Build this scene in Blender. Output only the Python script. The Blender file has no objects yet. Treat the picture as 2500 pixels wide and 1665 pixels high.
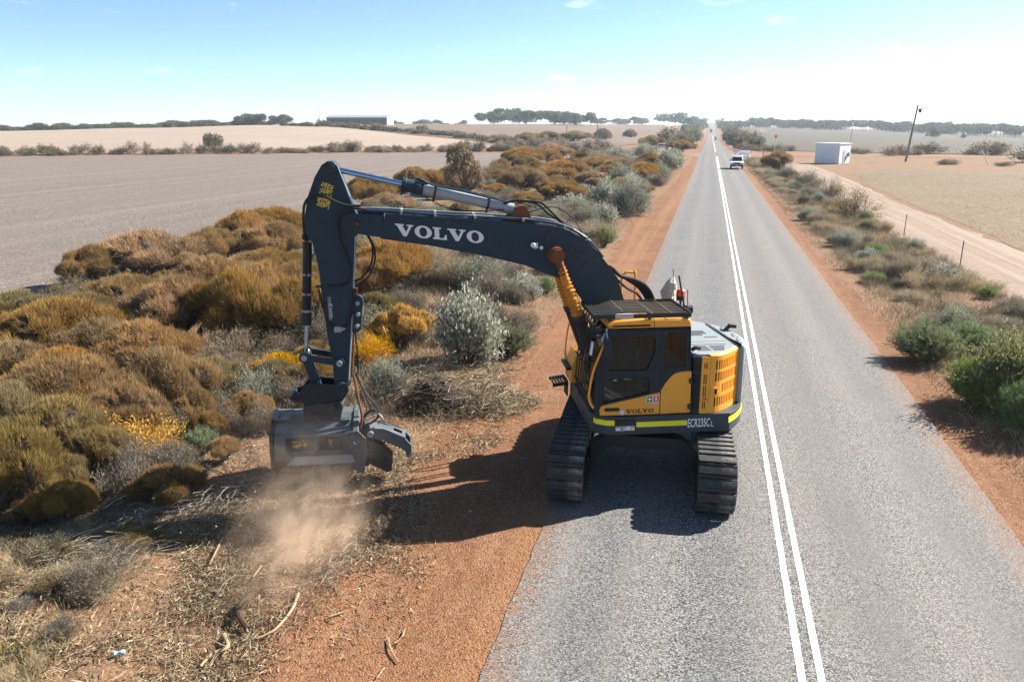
import bpy, bmesh, math, random
import numpy as np
from mathutils import Vector, Matrix
from mathutils.geometry import tessellate_polygon
R_ = math.radians
scene = bpy.context.scene
col = scene.collection
rng = np.random.default_rng(11)
random.seed(11)

# ------------------------------------------------------------------ camera, sky, sun, exposure
CAM_H = 6.0
PITCH, YAW = 14.982, 13.597            # degrees below the horizon, degrees left of the road direction (+Y)
cam_d = bpy.data.cameras.new('camera')
cam_d.sensor_width = 36.0
cam_d.lens = 36.0 * 1945.0 / 2500.0
cam_d.clip_start = 0.1
cam_d.clip_end = 20000
cam = bpy.data.objects.new('camera', cam_d)
col.objects.link(cam)
cam.location = (0, 0, CAM_H)
cam.rotation_euler = (R_(90 - PITCH), 0, R_(YAW))
scene.camera = cam

SUN_AZ, SUN_EL = 50.0, 36.8            # azimuth clockwise from +Y, elevation
sun_d = bpy.data.lights.new('sun', 'SUN')
sun_d.energy = 5.0
sun_d.angle = R_(0.53)
sun_d.color = (1.0, 0.95, 0.87)
sun = bpy.data.objects.new('sun', sun_d)
col.objects.link(sun)
sdir = Vector((math.sin(R_(SUN_AZ)) * math.cos(R_(SUN_EL)), math.cos(R_(SUN_AZ)) * math.cos(R_(SUN_EL)), math.sin(R_(SUN_EL))))
sun.rotation_euler = sdir.to_track_quat('Z', 'Y').to_euler()

world = bpy.data.worlds.new('World')
scene.world = world
world.use_nodes = True
wn, wl = world.node_tree.nodes, world.node_tree.links
wn.clear()
w_out = wn.new('ShaderNodeOutputWorld')
w_bg = wn.new('ShaderNodeBackground')
w_bg.inputs['Strength'].default_value = 0.074
sky = wn.new('ShaderNodeTexSky')
sky.sky_type = 'NISHITA'
sky.sun_disc = False
sky.sun_elevation = R_(SUN_EL)
sky.sun_rotation = R_(SUN_AZ)
sky.altitude = 100
sky.air_density = 0.55
sky.dust_density = 0.3
sky.ozone_density = 3.6
# a few thin fair-weather clouds, part of the sky all the way round
tc = wn.new('ShaderNodeTexCoord')
mp = wn.new('ShaderNodeMapping'); mp.inputs['Scale'].default_value = (5.0, 5.0, 17.0)
wl.new(tc.outputs['Generated'], mp.inputs['Vector'])
cn = wn.new('ShaderNodeTexNoise'); cn.inputs['Scale'].default_value = 2.1; cn.inputs['Detail'].default_value = 7; cn.inputs['Roughness'].default_value = 0.62
wl.new(mp.outputs['Vector'], cn.inputs['Vector'])
cr = wn.new('ShaderNodeMapRange'); cr.interpolation_type = 'SMOOTHSTEP'
cr.inputs['From Min'].default_value = 0.58; cr.inputs['From Max'].default_value = 0.80
cr.inputs['To Min'].default_value = 0.0; cr.inputs['To Max'].default_value = 0.42
wl.new(cn.outputs['Fac'], cr.inputs['Value'])
cm = wn.new('ShaderNodeMix'); cm.data_type = 'RGBA'
cm.inputs['B'].default_value = (10.5, 10.2, 9.9, 1)
wl.new(cr.outputs['Result'], cm.inputs['Factor'])
wl.new(sky.outputs['Color'], cm.inputs['A'])
wt = wn.new('ShaderNodeMix'); wt.data_type = 'RGBA'; wt.blend_type = 'MULTIPLY'; wt.inputs['Factor'].default_value = 1.0
wt.inputs['B'].default_value = (1.06, 1.085, 0.975, 1)      # white balance of the whole sky
wl.new(cm.outputs['Result'], wt.inputs['A'])
wl.new(wt.outputs['Result'], w_bg.inputs['Color'])
wl.new(w_bg.outputs['Background'], w_out.inputs['Surface'])

vs = scene.view_settings
vs.view_transform = 'Standard'; vs.look = 'None'; vs.gamma = 1.0; vs.exposure = 1.5
vs.use_curve_mapping = False
scene.render.engine = 'CYCLES'
cy = scene.cycles
cy.max_bounces = 8; cy.diffuse_bounces = 3; cy.glossy_bounces = 3; cy.transmission_bounces = 4
cy.transparent_max_bounces = 12; cy.volume_bounces = 1
cy.use_denoising = True
cy.use_light_tree = False
cy.volume_step_rate = 2.0; cy.volume_max_steps = 96
cy.caustics_reflective = False; cy.caustics_refractive = False
cy.sample_clamp_indirect = 6.0

# ------------------------------------------------------------------ materials
MATS = {}
def N(nt, t, **kw):
    n = nt.nodes.new(t)
    for k, v in kw.items():
        if k in n.inputs: n.inputs[k].default_value = v
        else: setattr(n, k, v)
    return n
def newmat(name):
    m = bpy.data.materials.new(name); m.use_nodes = True
    nt = m.node_tree; nt.nodes.clear()
    out = nt.nodes.new('ShaderNodeOutputMaterial')
    MATS[name] = m
    return m, nt, out
def coords(nt, obj=False, scale=(1, 1, 1)):
    if obj:
        t = nt.nodes.new('ShaderNodeTexCoord'); s = t.outputs['Object']
    else:
        t = nt.nodes.new('ShaderNodeNewGeometry'); s = t.outputs['Position']
    mpn = nt.nodes.new('ShaderNodeMapping'); mpn.inputs['Scale'].default_value = scale
    nt.links.new(s, mpn.inputs['Vector'])
    return mpn.outputs['Vector']
def noise(nt, vec, scale, detail=4, rough=0.55, dist=0.0):
    n = N(nt, 'ShaderNodeTexNoise', Scale=scale, Detail=detail, Roughness=rough, Distortion=dist)
    nt.links.new(vec, n.inputs['Vector'])
    return n.outputs['Fac']
def rmp(nt, val, a, b, lo=0.0, hi=1.0, smooth=True):
    n = nt.nodes.new('ShaderNodeMapRange')
    if smooth: n.interpolation_type = 'SMOOTHSTEP'
    n.inputs['From Min'].default_value = a; n.inputs['From Max'].default_value = b
    n.inputs['To Min'].default_value = lo; n.inputs['To Max'].default_value = hi
    nt.links.new(val, n.inputs['Value'])
    return n.outputs['Result']
def mixc(nt, fac, a, b, mode='MIX'):
    n = nt.nodes.new('ShaderNodeMix'); n.data_type = 'RGBA'; n.blend_type = mode
    for s, x in (('A', a), ('B', b)):
        if isinstance(x, (tuple, list)): n.inputs[s].default_value = (*x[:3], 1)
        else: nt.links.new(x, n.inputs[s])
    if isinstance(fac, (int, float)): n.inputs['Factor'].default_value = fac
    else: nt.links.new(fac, n.inputs['Factor'])
    return n.outputs['Result']
def math_(nt, op, a, b=None):
    n = nt.nodes.new('ShaderNodeMath'); n.operation = op
    for i, x in enumerate((a, b)):
        if x is None: continue
        if isinstance(x, (int, float)): n.inputs[i].default_value = x
        else: nt.links.new(x, n.inputs[i])
    return n.outputs[0]
def finish(nt, out, color, rough=0.8, metal=0.0, bump=None, bstr=0.3, bdist=0.02, spec=0.5):
    p = nt.nodes.new('ShaderNodeBsdfPrincipled')
    if isinstance(color, (tuple, list)): p.inputs['Base Color'].default_value = (*color[:3], 1)
    else: nt.links.new(color, p.inputs['Base Color'])
    if isinstance(rough, (int, float)): p.inputs['Roughness'].default_value = rough
    else: nt.links.new(rough, p.inputs['Roughness'])
    p.inputs['Metallic'].default_value = metal
    p.inputs['Specular IOR Level'].default_value = spec
    if bump is not None:
        b = N(nt, 'ShaderNodeBump', Strength=bstr, Distance=bdist)
        nt.links.new(bump, b.inputs['Height']); nt.links.new(b.outputs['Normal'], p.inputs['Normal'])
    nt.links.new(p.outputs['BSDF'], out.inputs['Surface'])
    return p
def paint(name, base, rough=0.45, dust=(0.32, 0.2, 0.12), dustamt=0.35, metal=0.0, spots=None):
    """machine paint with patchy dust and a few worn spots"""
    m, nt, out = newmat(name)
    v = coords(nt, True)
    n1 = noise(nt, v, 2.2, 6, 0.65); n2 = noise(nt, v, 14.0, 5, 0.7)
    f = math_(nt, 'MULTIPLY', rmp(nt, n1, 0.42, 0.75), rmp(nt, n2, 0.3, 0.8))
    c = mixc(nt, math_(nt, 'MULTIPLY', f, dustamt), base, dust)
    if spots:
        n3 = noise(nt, v, 5.5, 6, 0.75)
        c = mixc(nt, rmp(nt, n3, 0.66, 0.72), c, spots)
    r = rmp(nt, n1, 0.3, 0.8, rough, min(1, rough + 0.3))
    finish(nt, out, c, r, metal, n2, 0.05, 0.01, 0.32 if 'boom' in name or 'cab' in name else 0.5)
    return m
paint('boom_paint', (0.011, 0.033, 0.053), 0.5, dustamt=0.2, spots=(0.055, 0.04, 0.032))
paint('cab_dark', (0.013, 0.021, 0.029), 0.5, dustamt=0.18)
paint('black_steel', (0.010, 0.012, 0.014), 0.5, dustamt=0.15)
paint('rubber', (0.012, 0.012, 0.013), 0.75, dustamt=0.4)
paint('yellow_paint', (0.86, 0.36, 0.03), 0.42, dustamt=0.24)
paint('grey_paint', (0.22, 0.25, 0.265), 0.5, dustamt=0.3)
paint('dark_grey_paint', (0.03, 0.041, 0.05), 0.5, dustamt=0.2)
paint('mulcher_steel', (0.10, 0.115, 0.125), 0.42, dust=(0.30, 0.22, 0.16), dustamt=0.6, metal=0.2, spots=(0.20, 0.09, 0.04))
paint('mulcher_dark', (0.018, 0.023, 0.028), 0.5, dust=(0.3, 0.22, 0.15), dustamt=0.6)
paint('rust', (0.17, 0.055, 0.02), 0.85, dust=(0.06, 0.03, 0.02), dustamt=0.9)
paint('sleeve_cloth', (0.62, 0.24, 0.02), 0.85, dust=(0.16, 0.06, 0.02), dustamt=0.9)
paint('track_steel', (0.07, 0.062, 0.055), 0.6, dust=(0.34, 0.20, 0.12), dustamt=1.2, metal=0.3)
paint('track_pad', (0.022, 0.024, 0.026), 0.7, dust=(0.30, 0.26, 0.22), dustamt=1.3)
paint('cyl_grey', (0.30, 0.33, 0.34), 0.4, dustamt=0.4)
paint('white_body', (0.78, 0.79, 0.80), 0.35, dustamt=0.1)
paint('white_sheet', (0.74, 0.77, 0.80), 0.45, dustamt=0.25)
paint('shed_roof', (0.25, 0.29, 0.32), 0.6, dustamt=0.2)
paint('zinc_sheet', (0.42, 0.45, 0.48), 0.45, dustamt=0.3)
paint('timber_grey', (0.20, 0.17, 0.14), 0.9, dustamt=0.6)
paint('steel_post', (0.10, 0.11, 0.11), 0.7, dustamt=0.5)
paint('canvas', (0.62, 0.50, 0.40), 0.9, dustamt=0.4)
def plain(name, c, rough=0.6, metal=0.0):
    m, nt, out = newmat(name); finish(nt, out, c, rough, metal); return m
plain('sky_tinted_chrome', (0.28, 0.47, 0.74), 0.08, 1.0)  # blue sky reflection on the piston rods is put into the base colour
plain('white_letter', (0.74, 0.76, 0.78), 0.5)
plain('black_letter', (0.02, 0.016, 0.014), 0.5)
plain('hi_vis_yellow', (0.92, 0.82, 0.02), 0.4)
plain('warn_yellow', (0.70, 0.50, 0.04), 0.5)
plain('hazard_red', (0.62, 0.05, 0.03), 0.4)
plain('sign_green', (0.02, 0.20, 0.10), 0.5)
plain('beacon_orange', (0.9, 0.10, 0.01), 0.25)
plain('dark_hole', (0.006, 0.006, 0.006), 0.9)
plain('seat_cloth', (0.06, 0.055, 0.05), 0.95)
plain('belt_grey', (0.30, 0.33, 0.33), 0.8)
plain('cone_orange', (0.85, 0.16, 0.03), 0.6)
plain('can_blue', (0.35, 0.5, 0.66), 0.3)
plain('cow_black', (0.02, 0.018, 0.016), 0.8)
def glass(name, tint, gl=0.08):
    m, nt, out = newmat(name)
    tr = N(nt, 'ShaderNodeBsdfTransparent'); tr.inputs['Color'].default_value = (*tint, 1)
    gs = N(nt, 'ShaderNodeBsdfGlossy', Roughness=0.03)
    fr = N(nt, 'ShaderNodeFresnel', IOR=1.45)
    mx = nt.nodes.new('ShaderNodeMixShader')
    nt.links.new(fr.outputs[0], mx.inputs[0]); nt.links.new(tr.outputs[0], mx.inputs[1]); nt.links.new(gs.outputs[0], mx.inputs[2])
    nt.links.new(mx.outputs[0], out.inputs['Surface'])
glass('cab_glass', (0.5, 0.52, 0.50))
glass('car_glass', (0.10, 0.13, 0.15))

def foliage(name, rough=0.7, trans=0.34, vary=0.16, val=0.76):
    """leaf colour comes from the per-leaf attribute 'tint', shifted a little from plant to plant"""
    m, nt, out = newmat(name)
    a = N(nt, 'ShaderNodeAttribute', attribute_name='tint')
    oi = nt.nodes.new('ShaderNodeObjectInfo')
    hs = nt.nodes.new('ShaderNodeHueSaturation')
    nt.links.new(a.outputs['Color'], hs.inputs['Color'])
    nt.links.new(rmp(nt, oi.outputs['Random'], 0, 1, 0.494, 0.507, False), hs.inputs['Hue'])
    nt.links.new(rmp(nt, oi.outputs['Random'], 0, 1, (1 + vary) * val, (1 - vary) * val, False), hs.inputs['Value'])
    nt.links.new(rmp(nt, math_(nt, 'FRACT', math_(nt, 'MULTIPLY', oi.outputs['Random'], 7.3)), 0, 1, 0.8, 1.12, False), hs.inputs['Saturation'])
    d = N(nt, 'ShaderNodeBsdfPrincipled', Roughness=rough); d.inputs['Specular IOR Level'].default_value = 0.25
    t = nt.nodes.new('ShaderNodeBsdfTranslucent')
    nt.links.new(hs.outputs['Color'], d.inputs['Base Color']); nt.links.new(hs.outputs['Color'], t.inputs['Color'])
    mx = nt.nodes.new('ShaderNodeMixShader'); mx.inputs[0].default_value = trans
    nt.links.new(d.outputs[0], mx.inputs[1]); nt.links.new(t.outputs[0], mx.inputs[2])
    nt.links.new(mx.outputs[0], out.inputs['Surface'])
foliage('leaf'); foliage('litter', 0.85, 0.05, 0.0, 0.72)
m, nt, out = newmat('bark')
v = coords(nt, True)
c = mixc(nt, noise(nt, v, 9, 5), (0.05, 0.04, 0.033), (0.16, 0.135, 0.115))
finish(nt, out, c, 0.95)

# ground surfaces -----------------------------------------------------------
ALB = {'verge_soil': .56, 'gravel': .53, 'bare_field': .54, 'stubble_field': .60, 'fallow_field': .70, 'crop_field': .54, 'pasture': .44, 'pale_track': .54, 'red_dirt': .52}
def soilmat(name, c1, c2, c3, big=0.25, fine=9.0, stone=None, bstr=0.5, bdist=0.03, streak=None):
    m, nt, out = newmat(name)
    k_ = ALB[name]; mul = lambda q: tuple(x * k_ for x in q)
    c1, c2, c3 = mul(c1), mul(c2), mul(c3)
    if stone: stone = (stone[0], mul(stone[1]), stone[2], mul(stone[3]))
    if streak: streak = (streak[0], streak[1], mul(streak[2]), streak[3])
    v = coords(nt)
    n1 = noise(nt, v, big, 5, 0.6); n2 = noise(nt, v, fine, 6, 0.65); n3 = noise(nt, v, fine * 6, 3, 0.6)
    c = mixc(nt, rmp(nt, n1, 0.3, 0.7), c1, c2)
    c = mixc(nt, rmp(nt, n2, 0.45, 0.75), c, c3)
    c = mixc(nt, rmp(nt, n3, 0.25, 0.75, 0.0, 1.0), mixc(nt, 1.0, c, (0.66, 0.62, 0.6), 'MULTIPLY'), c)
    if streak:
        ang, sc, s_col, amt = streak
        mpn = nt.nodes.new('ShaderNodeMapping'); mpn.inputs['Rotation'].default_value = (0, 0, R_(ang)); mpn.inputs['Scale'].default_value = (sc, sc * 0.02, 1)
        g_ = nt.nodes.new('ShaderNodeNewGeometry'); nt.links.new(g_.outputs['Position'], mpn.inputs['Vector'])
        ns = noise(nt, mpn.outputs['Vector'], 1.0, 4, 0.6)
        c = mixc(nt, rmp(nt, ns, 0.45, 0.65, 0, amt), c, s_col)
    h = n3
    if stone:
        vo = N(nt, 'ShaderNodeTexVoronoi', Scale=stone[0]); nt.links.new(v, vo.inputs['Vector'])
        sc_ = nt.nodes.new('ShaderNodeSeparateColor'); nt.links.new(vo.outputs['Color'], sc_.inputs['Color'])
        c = mixc(nt, rmp(nt, sc_.outputs[0], 0.55, 1.0, 0, stone[2]), c, stone[1])
        c = mixc(nt, rmp(nt, sc_.outputs[1], 0.7, 1.0, 0, stone[2]), c, stone[3])
        h = math_(nt, 'ADD', n3, math_(nt, 'MULTIPLY', vo.outputs['Distance'], -0.8))
    finish(nt, out, c, 0.95, bump=h, bstr=bstr, bdist=bdist, spec=0.2)
soilmat('verge_soil', (0.40, 0.195, 0.10), (0.43, 0.26, 0.15), (0.46, 0.325, 0.20), 0.35, 7.0, (26, (0.55, 0.42, 0.25), 0.5, (0.16, 0.10, 0.06)))
soilmat('gravel', (0.35, 0.155, 0.068), (0.46, 0.22, 0.10), (0.54, 0.29, 0.15), 0.35, 1.3, (40, (0.19, 0.08, 0.045), 0.6, (0.55, 0.36, 0.25)), 0.7, 0.02, (0, 1.1, (0.56, 0.28, 0.13), 0.55))
soilmat('bare_field', (0.305, 0.26, 0.228), (0.335, 0.272, 0.232), (0.375, 0.31, 0.265), 0.03, 3.0, (7, (0.46, 0.39, 0.33), 0.5, (0.2, 0.17, 0.15)), 0.6, 0.05, (59, 0.5, (0.38, 0.315, 0.27), 0.6))
soilmat('stubble_field', (0.56, 0.44, 0.345), (0.62, 0.50, 0.40), (0.64, 0.53, 0.43), 0.012, 1.0, None, 0.3, 0.05, (62, 0.16, (0.44, 0.33, 0.25), 0.6))
soilmat('fallow_field', (0.235, 0.165, 0.125), (0.29, 0.205, 0.155), (0.32, 0.235, 0.18), 0.01, 0.8, None, 0.3, 0.05, (75, 0.1, (0.2, 0.145, 0.11), 0.5))
soilmat('crop_field', (0.37, 0.25, 0.17), (0.42, 0.285, 0.195), (0.35, 0.27, 0.165), 0.06, 1.6, (3, (0.24, 0.24, 0.10), 0.6, (0.46, 0.35, 0.24)), 0.6, 0.08, (28, 0.9, (0.30, 0.25, 0.13), 0.5))
soilmat('pasture', (0.25, 0.205, 0.155), (0.22, 0.195, 0.14), (0.28, 0.23, 0.175), 0.01, 0.5, None, 0.3, 0.05, (64, 0.06, (0.21, 0.18, 0.12), 0.6))
soilmat('pale_track', (0.56, 0.42, 0.32), (0.50, 0.35, 0.25), (0.62, 0.49, 0.39), 0.3, 2.5, (18, (0.4, 0.28, 0.2), 0.4, (0.66, 0.54, 0.44)), 0.4, 0.03, (0, 1.6, (0.66, 0.54, 0.44), 0.5))
soilmat('red_dirt', (0.46, 0.235, 0.12), (0.52, 0.30, 0.17), (0.55, 0.36, 0.23), 0.08, 1.0, None, 0.4, 0.04)

m, nt, out = newmat('chip_seal')
v = coords(nt)
vo = N(nt, 'ShaderNodeTexVoronoi', Scale=64.0); nt.links.new(v, vo.inputs['Vector'])
sc_ = nt.nodes.new('ShaderNodeSeparateColor'); nt.links.new(vo.outputs['Color'], sc_.inputs['Color'])
n_f = noise(nt, v, 42, 4, 0.75); n_b = noise(nt, v, 0.45, 5, 0.6)
g_ = nt.nodes.new('ShaderNodeNewGeometry'); sx = nt.nodes.new('ShaderNodeSeparateXYZ'); nt.links.new(g_.outputs['Position'], sx.inputs[0])
mpn = nt.nodes.new('ShaderNodeMapping'); mpn.inputs['Scale'].default_value = (1.5, 0.016, 1); nt.links.new(g_.outputs['Position'], mpn.inputs['Vector'])
n_l = noise(nt, mpn.outputs['Vector'], 1.0, 5, 0.6)
# wheel paths polished darker with bleeding binder; the right lane carries more red dust
def wheel(x0):
    d = math_(nt, 'ABSOLUTE', math_(nt, 'SUBTRACT', math_(nt, 'ADD', sx.outputs[0], math_(nt, 'MULTIPLY', n_b, 0.3)), x0 + .15)); return rmp(nt, d, 0.1, 0.7, 1, 0)
wp = math_(nt, 'ADD', math_(nt, 'ADD', wheel(-1.15), wheel(0.5)), math_(nt, 'ADD', wheel(2.45), wheel(4.05)))
c = mixc(nt, rmp(nt, sc_.outputs[0], 0.05, 0.95), (0.035, 0.036, 0.037), (0.385, 0.37, 0.352))
c = mixc(nt, rmp(nt, n_f, 0.36, 0.60), mixc(nt, 1.0, c, (0.26, 0.27, 0.28), 'MULTIPLY'), c)
c = mixc(nt, rmp(nt, n_l, 0.40, 0.66, 0, 0.42), c, (0.205, 0.18, 0.16))
c = mixc(nt, math_(nt, 'MULTIPLY', rmp(nt, sx.outputs[0], 1.2, 2.0), rmp(nt, n_b, 0.3, 0.75, 0.1, 0.5)), c, (0.225, 0.187, 0.16))
c = mixc(nt, math_(nt, 'MULTIPLY', wp, rmp(nt, n_b, 0.3, 0.7, 0.12, 0.42)), c, (0.075, 0.080, 0.086))
c = mixc(nt, rmp(nt, noise(nt, v, 1.6, 6, 0.72), 0.60, 0.74, 0, 0.45), c, (0.055, 0.056, 0.058))
ed = math_(nt, 'ABSOLUTE', math_(nt, 'SUBTRACT', sx.outputs[0], 1.35))
c = mixc(nt, math_(nt, 'MULTIPLY', rmp(nt, ed, 2.95, 3.5), rmp(nt, noise(nt, v, 3.0, 5, 0.7), 0.35, 0.65, 0.1, 0.75)), c, (0.20, 0.105, 0.055))
finish(nt, out, c, 0.8, bump=math_(nt, 'ADD', n_f, math_(nt, 'MULTIPLY', vo.outputs['Distance'], -0.6)), bstr=0.5, bdist=0.010, spec=0.25)
m, nt, out = newmat('road_paint')
v = coords(nt)
c = mixc(nt, rmp(nt, noise(nt, v, 30, 4, 0.7), 0.55, 0.75, 0, 0.75), (0.80, 0.80, 0.78), (0.36, 0.35, 0.33))
finish(nt, out, c, 0.7, bump=noise(nt, v, 55, 3), bstr=0.4, bdist=0.008)

# ------------------------------------------------------------------ mesh helpers
def link(name, me, parent=None, rotz=None):
    o = bpy.data.objects.new(name, me); col.objects.link(o)
    if parent is not None: o.parent = parent
    if rotz is not None: o.rotation_euler = (0, 0, rotz)
    return o
def tag(o, label=None, cat=None, group=None, kind=None):
    if label: o['label'] = label
    if cat: o['category'] = cat
    if group: o['group'] = group
    if kind: o['kind'] = kind
    return o
def empty(name, loc=(0, 0, 0), rz=0.0, scale=(1, 1, 1)):
    o = bpy.data.objects.new(name, None); col.objects.link(o)
    o.empty_display_size = 0.2
    o.location = loc; o.rotation_euler = (0, 0, rz); o.scale = scale
    return o
def npmesh(name, V, T, mat, tint=None, smooth=False):
    """fast triangle/quad mesh from numpy arrays; T is (n,3) or (n,4)"""
    V = np.asarray(V, np.float32); T = np.asarray(T, np.int32)
    k = T.shape[1]
    me = bpy.data.meshes.new(name)
    me.vertices.add(len(V)); me.vertices.foreach_set('co', V.ravel())
    me.loops.add(T.size); me.loops.foreach_set('vertex_index', T.ravel())
    me.polygons.add(len(T)); me.polygons.foreach_set('loop_start', np.arange(0, T.size, k, dtype=np.int32))
    if smooth: me.polygons.foreach_set('use_smooth', np.ones(len(T), bool))
    me.update(calc_edges=True)
    if tint is not None:
        a = me.attributes.new('tint', 'FLOAT_COLOR', 'POINT')
        c4 = np.ones((len(V), 4), np.float32); c4[:, :3] = tint
        a.data.foreach_set('color', c4.ravel())
    me.materials.append(MATS[mat])
    return me
class MB:
    def __init__(s): s.V = []; s.F = []; s.M = []; s.m = 0
    def add(s, vs_, fs):
        n = len(s.V); s.V += [tuple(x) for x in vs_]
        for f in fs: s.F.append(tuple(n + i for i in f)); s.M.append(s.m)
        return s
    def box(s, a, b):
        (x0, y0, z0), (x1, y1, z1) = a, b
        return s.add([(x0, y0, z0), (x1, y0, z0), (x1, y1, z0), (x0, y1, z0), (x0, y0, z1), (x1, y0, z1), (x1, y1, z1), (x0, y1, z1)],
                     [(0, 3, 2, 1), (4, 5, 6, 7), (0, 1, 5, 4), (1, 2, 6, 5), (2, 3, 7, 6), (3, 0, 4, 7)])
    def bar(s, p, q, w, h, up=(0, 0, 1)):
        p, q = Vector(p), Vector(q); d = (q - p).normalized(); up = Vector(up)
        sd = d.cross(up)
        if sd.length < 1e-4: sd = d.cross(Vector((1, 0, 0)))
        sd.normalize(); uu = sd.cross(d)
        o = [sd * (w / 2 * i) + uu * (h / 2 * j) for i, j in ((-1, -1), (1, -1), (1, 1), (-1, 1))]
        return s.add([p + x for x in o] + [q + x for x in o], [(3, 2, 1, 0), (4, 5, 6, 7), (0, 1, 5, 4), (1, 2, 6, 5), (2, 3, 7, 6), (3, 0, 4, 7)])
    def tube(s, pts, r, n=8, closed=False):
        pts = [Vector(p) for p in pts]; m_ = len(pts)
        rs = r if isinstance(r, (list, tuple)) else [r] * m_
        prev = None; vs_ = []
        for i, p in enumerate(pts):
            if closed: t = pts[(i + 1) % m_] - pts[i - 1]
            else: t = pts[min(i + 1, m_ - 1)] - pts[max(i - 1, 0)]
            t.normalize()
            if prev is None:
                a = t.orthogonal().normalized()
            else:
                a = prev - t * prev.dot(t)
                a = a.normalized() if a.length > 1e-6 else t.orthogonal().normalized()
            prev = a; b = t.cross(a)
            for k in range(n):
                th = 2 * math.pi * k / n
                vs_.append(p + (a * math.cos(th) + b * math.sin(th)) * rs[i])
        fs = []
        for i in range(m_ if closed else m_ - 1):
            j = (i + 1) % m_
            for k in range(n):
                fs.append((i * n + k, i * n + (k + 1) % n, j * n + (k + 1) % n, j * n + k))
        if not closed:
            fs.append(tuple(reversed(range(n)))); fs.append(tuple((m_ - 1) * n + k for k in range(n)))
        return s.add(vs_, fs)
    def cyl(s, p, q, r, n=20): return s.tube([p, q], r, n)
    def poly(s, outer, holes, f0, f1):
        """extrude a 2-d outline (with holes) between the mappings f0(x,y) and f1(x,y)"""
        loops = [list(outer)] + [list(h) for h in holes]
        flat = [p for l in loops for p in l]
        tris = tessellate_polygon([[Vector((p[0], p[1], 0)) for p in l] for l in loops])
        n = len(flat)
        vs_ = [f0(*p) for p in flat] + [f1(*p) for p in flat]
        fs = [tuple(t) for t in tris] + [tuple(n + i for i in reversed(t)) for t in tris]
        k = 0
        for l in loops:
            for i in range(len(l)):
                a, b = k + i, k + (i + 1) % len(l); fs.append((a, b, n + b, n + a))
            k += len(l)
        return s.add(vs_, fs)
    def side(s, outer, y0, y1, holes=()): return s.poly(outer, holes, lambda x, z: (x, y0, z), lambda x, z: (x, y1, z))
    def plan(s, outer, z0, z1, holes=()): return s.poly(outer, holes, lambda x, y: (x, y, z0), lambda x, y: (x, y, z1))
    def across(s, outer, x0, x1, holes=()): return s.poly(outer, holes, lambda y, z: (x0, y, z), lambda y, z: (x1, y, z))
    def mesh(s, name, mats, smooth=False, angle=35):
        me = bpy.data.meshes.new(name); me.from_pydata([tuple(v) for v in s.V], [], s.F)
        mats = [mats] if isinstance(mats, str) else mats
        for x in mats: me.materials.append(MATS[x])
        if len(mats) > 1: me.polygons.foreach_set('material_index', s.M)
        bm = bmesh.new(); bm.from_mesh(me); bmesh.ops.recalc_face_normals(bm, faces=bm.faces); bm.to_mesh(me); bm.free()
        if smooth:
            me.polygons.foreach_set('use_smooth', [True] * len(me.polygons)); me.set_sharp_from_angle(angle=R_(angle))
        me.update()
        return me
    def build(s, name, mats, parent=None, rotz=None, smooth=False, bevel=0.0, angle=35):
        o = link(name, s.mesh(name, mats, smooth, angle), parent, rotz)
        if bevel:
            b = o.modifiers.new('bevel', 'BEVEL'); b.width = bevel; b.segments = 2; b.limit_method = 'ANGLE'; b.angle_limit = R_(40)
            b.harden_normals = False
        return o
def spline(pts, n=8):
    """Catmull-Rom through points"""
    P = [Vector(p) for p in pts]; P = [P[0] * 2 - P[1]] + P + [P[-1] * 2 - P[-2]]
    out = []
    for i in range(1, len(P) - 2):
        for k in range(n):
            t = k / n; a, b, c_, d = P[i - 1], P[i], P[i + 1], P[i + 2]
            out.append(0.5 * ((2 * b) + (c_ - a) * t + (2 * a - 5 * b + 4 * c_ - d) * t * t + (3 * b - a - 3 * c_ + d) * t ** 3))
    out.append(P[-2]); return out
def ellipse(cx, cy_, rx, ry, n=28): return [(cx + rx * math.cos(2 * math.pi * i / n), cy_ + ry * math.sin(2 * math.pi * i / n)) for i in range(n)]
def rrect(x0, y0, x1, y1, r, n=4):
    out = []
    for cx, cy_, a in ((x1 - r, y1 - r, 0), (x0 + r, y1 - r, 90), (x0 + r, y0 + r, 180), (x1 - r, y0 + r, 270)):
        for i in range(n + 1): t = R_(a + 90 * i / n); out.append((cx + r * math.cos(t), cy_ + r * math.sin(t)))
    return out
def text_pts(s, bold=0.0):
    cu = bpy.data.curves.new('txt', 'FONT'); cu.body = s; cu.size = 1.0; cu.offset = bold; cu.fill_mode = 'FRONT'
    o = bpy.data.objects.new('txt', cu); col.objects.link(o)
    dg = bpy.context.evaluated_depsgraph_get(); dg.update()
    me = bpy.data.meshes.new_from_object(o.evaluated_get(dg))
    V = [tuple(v.co) for v in me.vertices]; F = [tuple(p.vertices) for p in me.polygons]
    bpy.data.objects.remove(o); bpy.data.curves.remove(cu); bpy.data.meshes.remove(me)
    return V, F
def lettering(name, s, org, xd, yd, w, h, mat, parent, rotz=None, bold=0.0):
    """text fitted to a w x h box at org, along xd and yd"""
    V, F = text_pts(s, bold)
    x0, x1 = min(v[0] for v in V), max(v[0] for v in V); y0, y1 = min(v[1] for v in V), max(v[1] for v in V)
    org, xd, yd = Vector(org), Vector(xd), Vector(yd)
    mb = MB(); mb.add([org + xd * ((v[0] - x0) / (x1 - x0) * w) + yd * ((v[1] - y0) / (y1 - y0) * h) for v in V], F)
    return mb.build(name, mat, parent, rotz)
L_V = [(0, 1), (.66, 1), (.66, .88), (.53, .88), (.80, .36), (1.03, .88), (.87, .88), (.87, 1), (1.36, 1), (1.36, .88), (1.23, .88), (.82, 0), (.58, 0), (.12, .88), (0, .88)]
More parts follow.
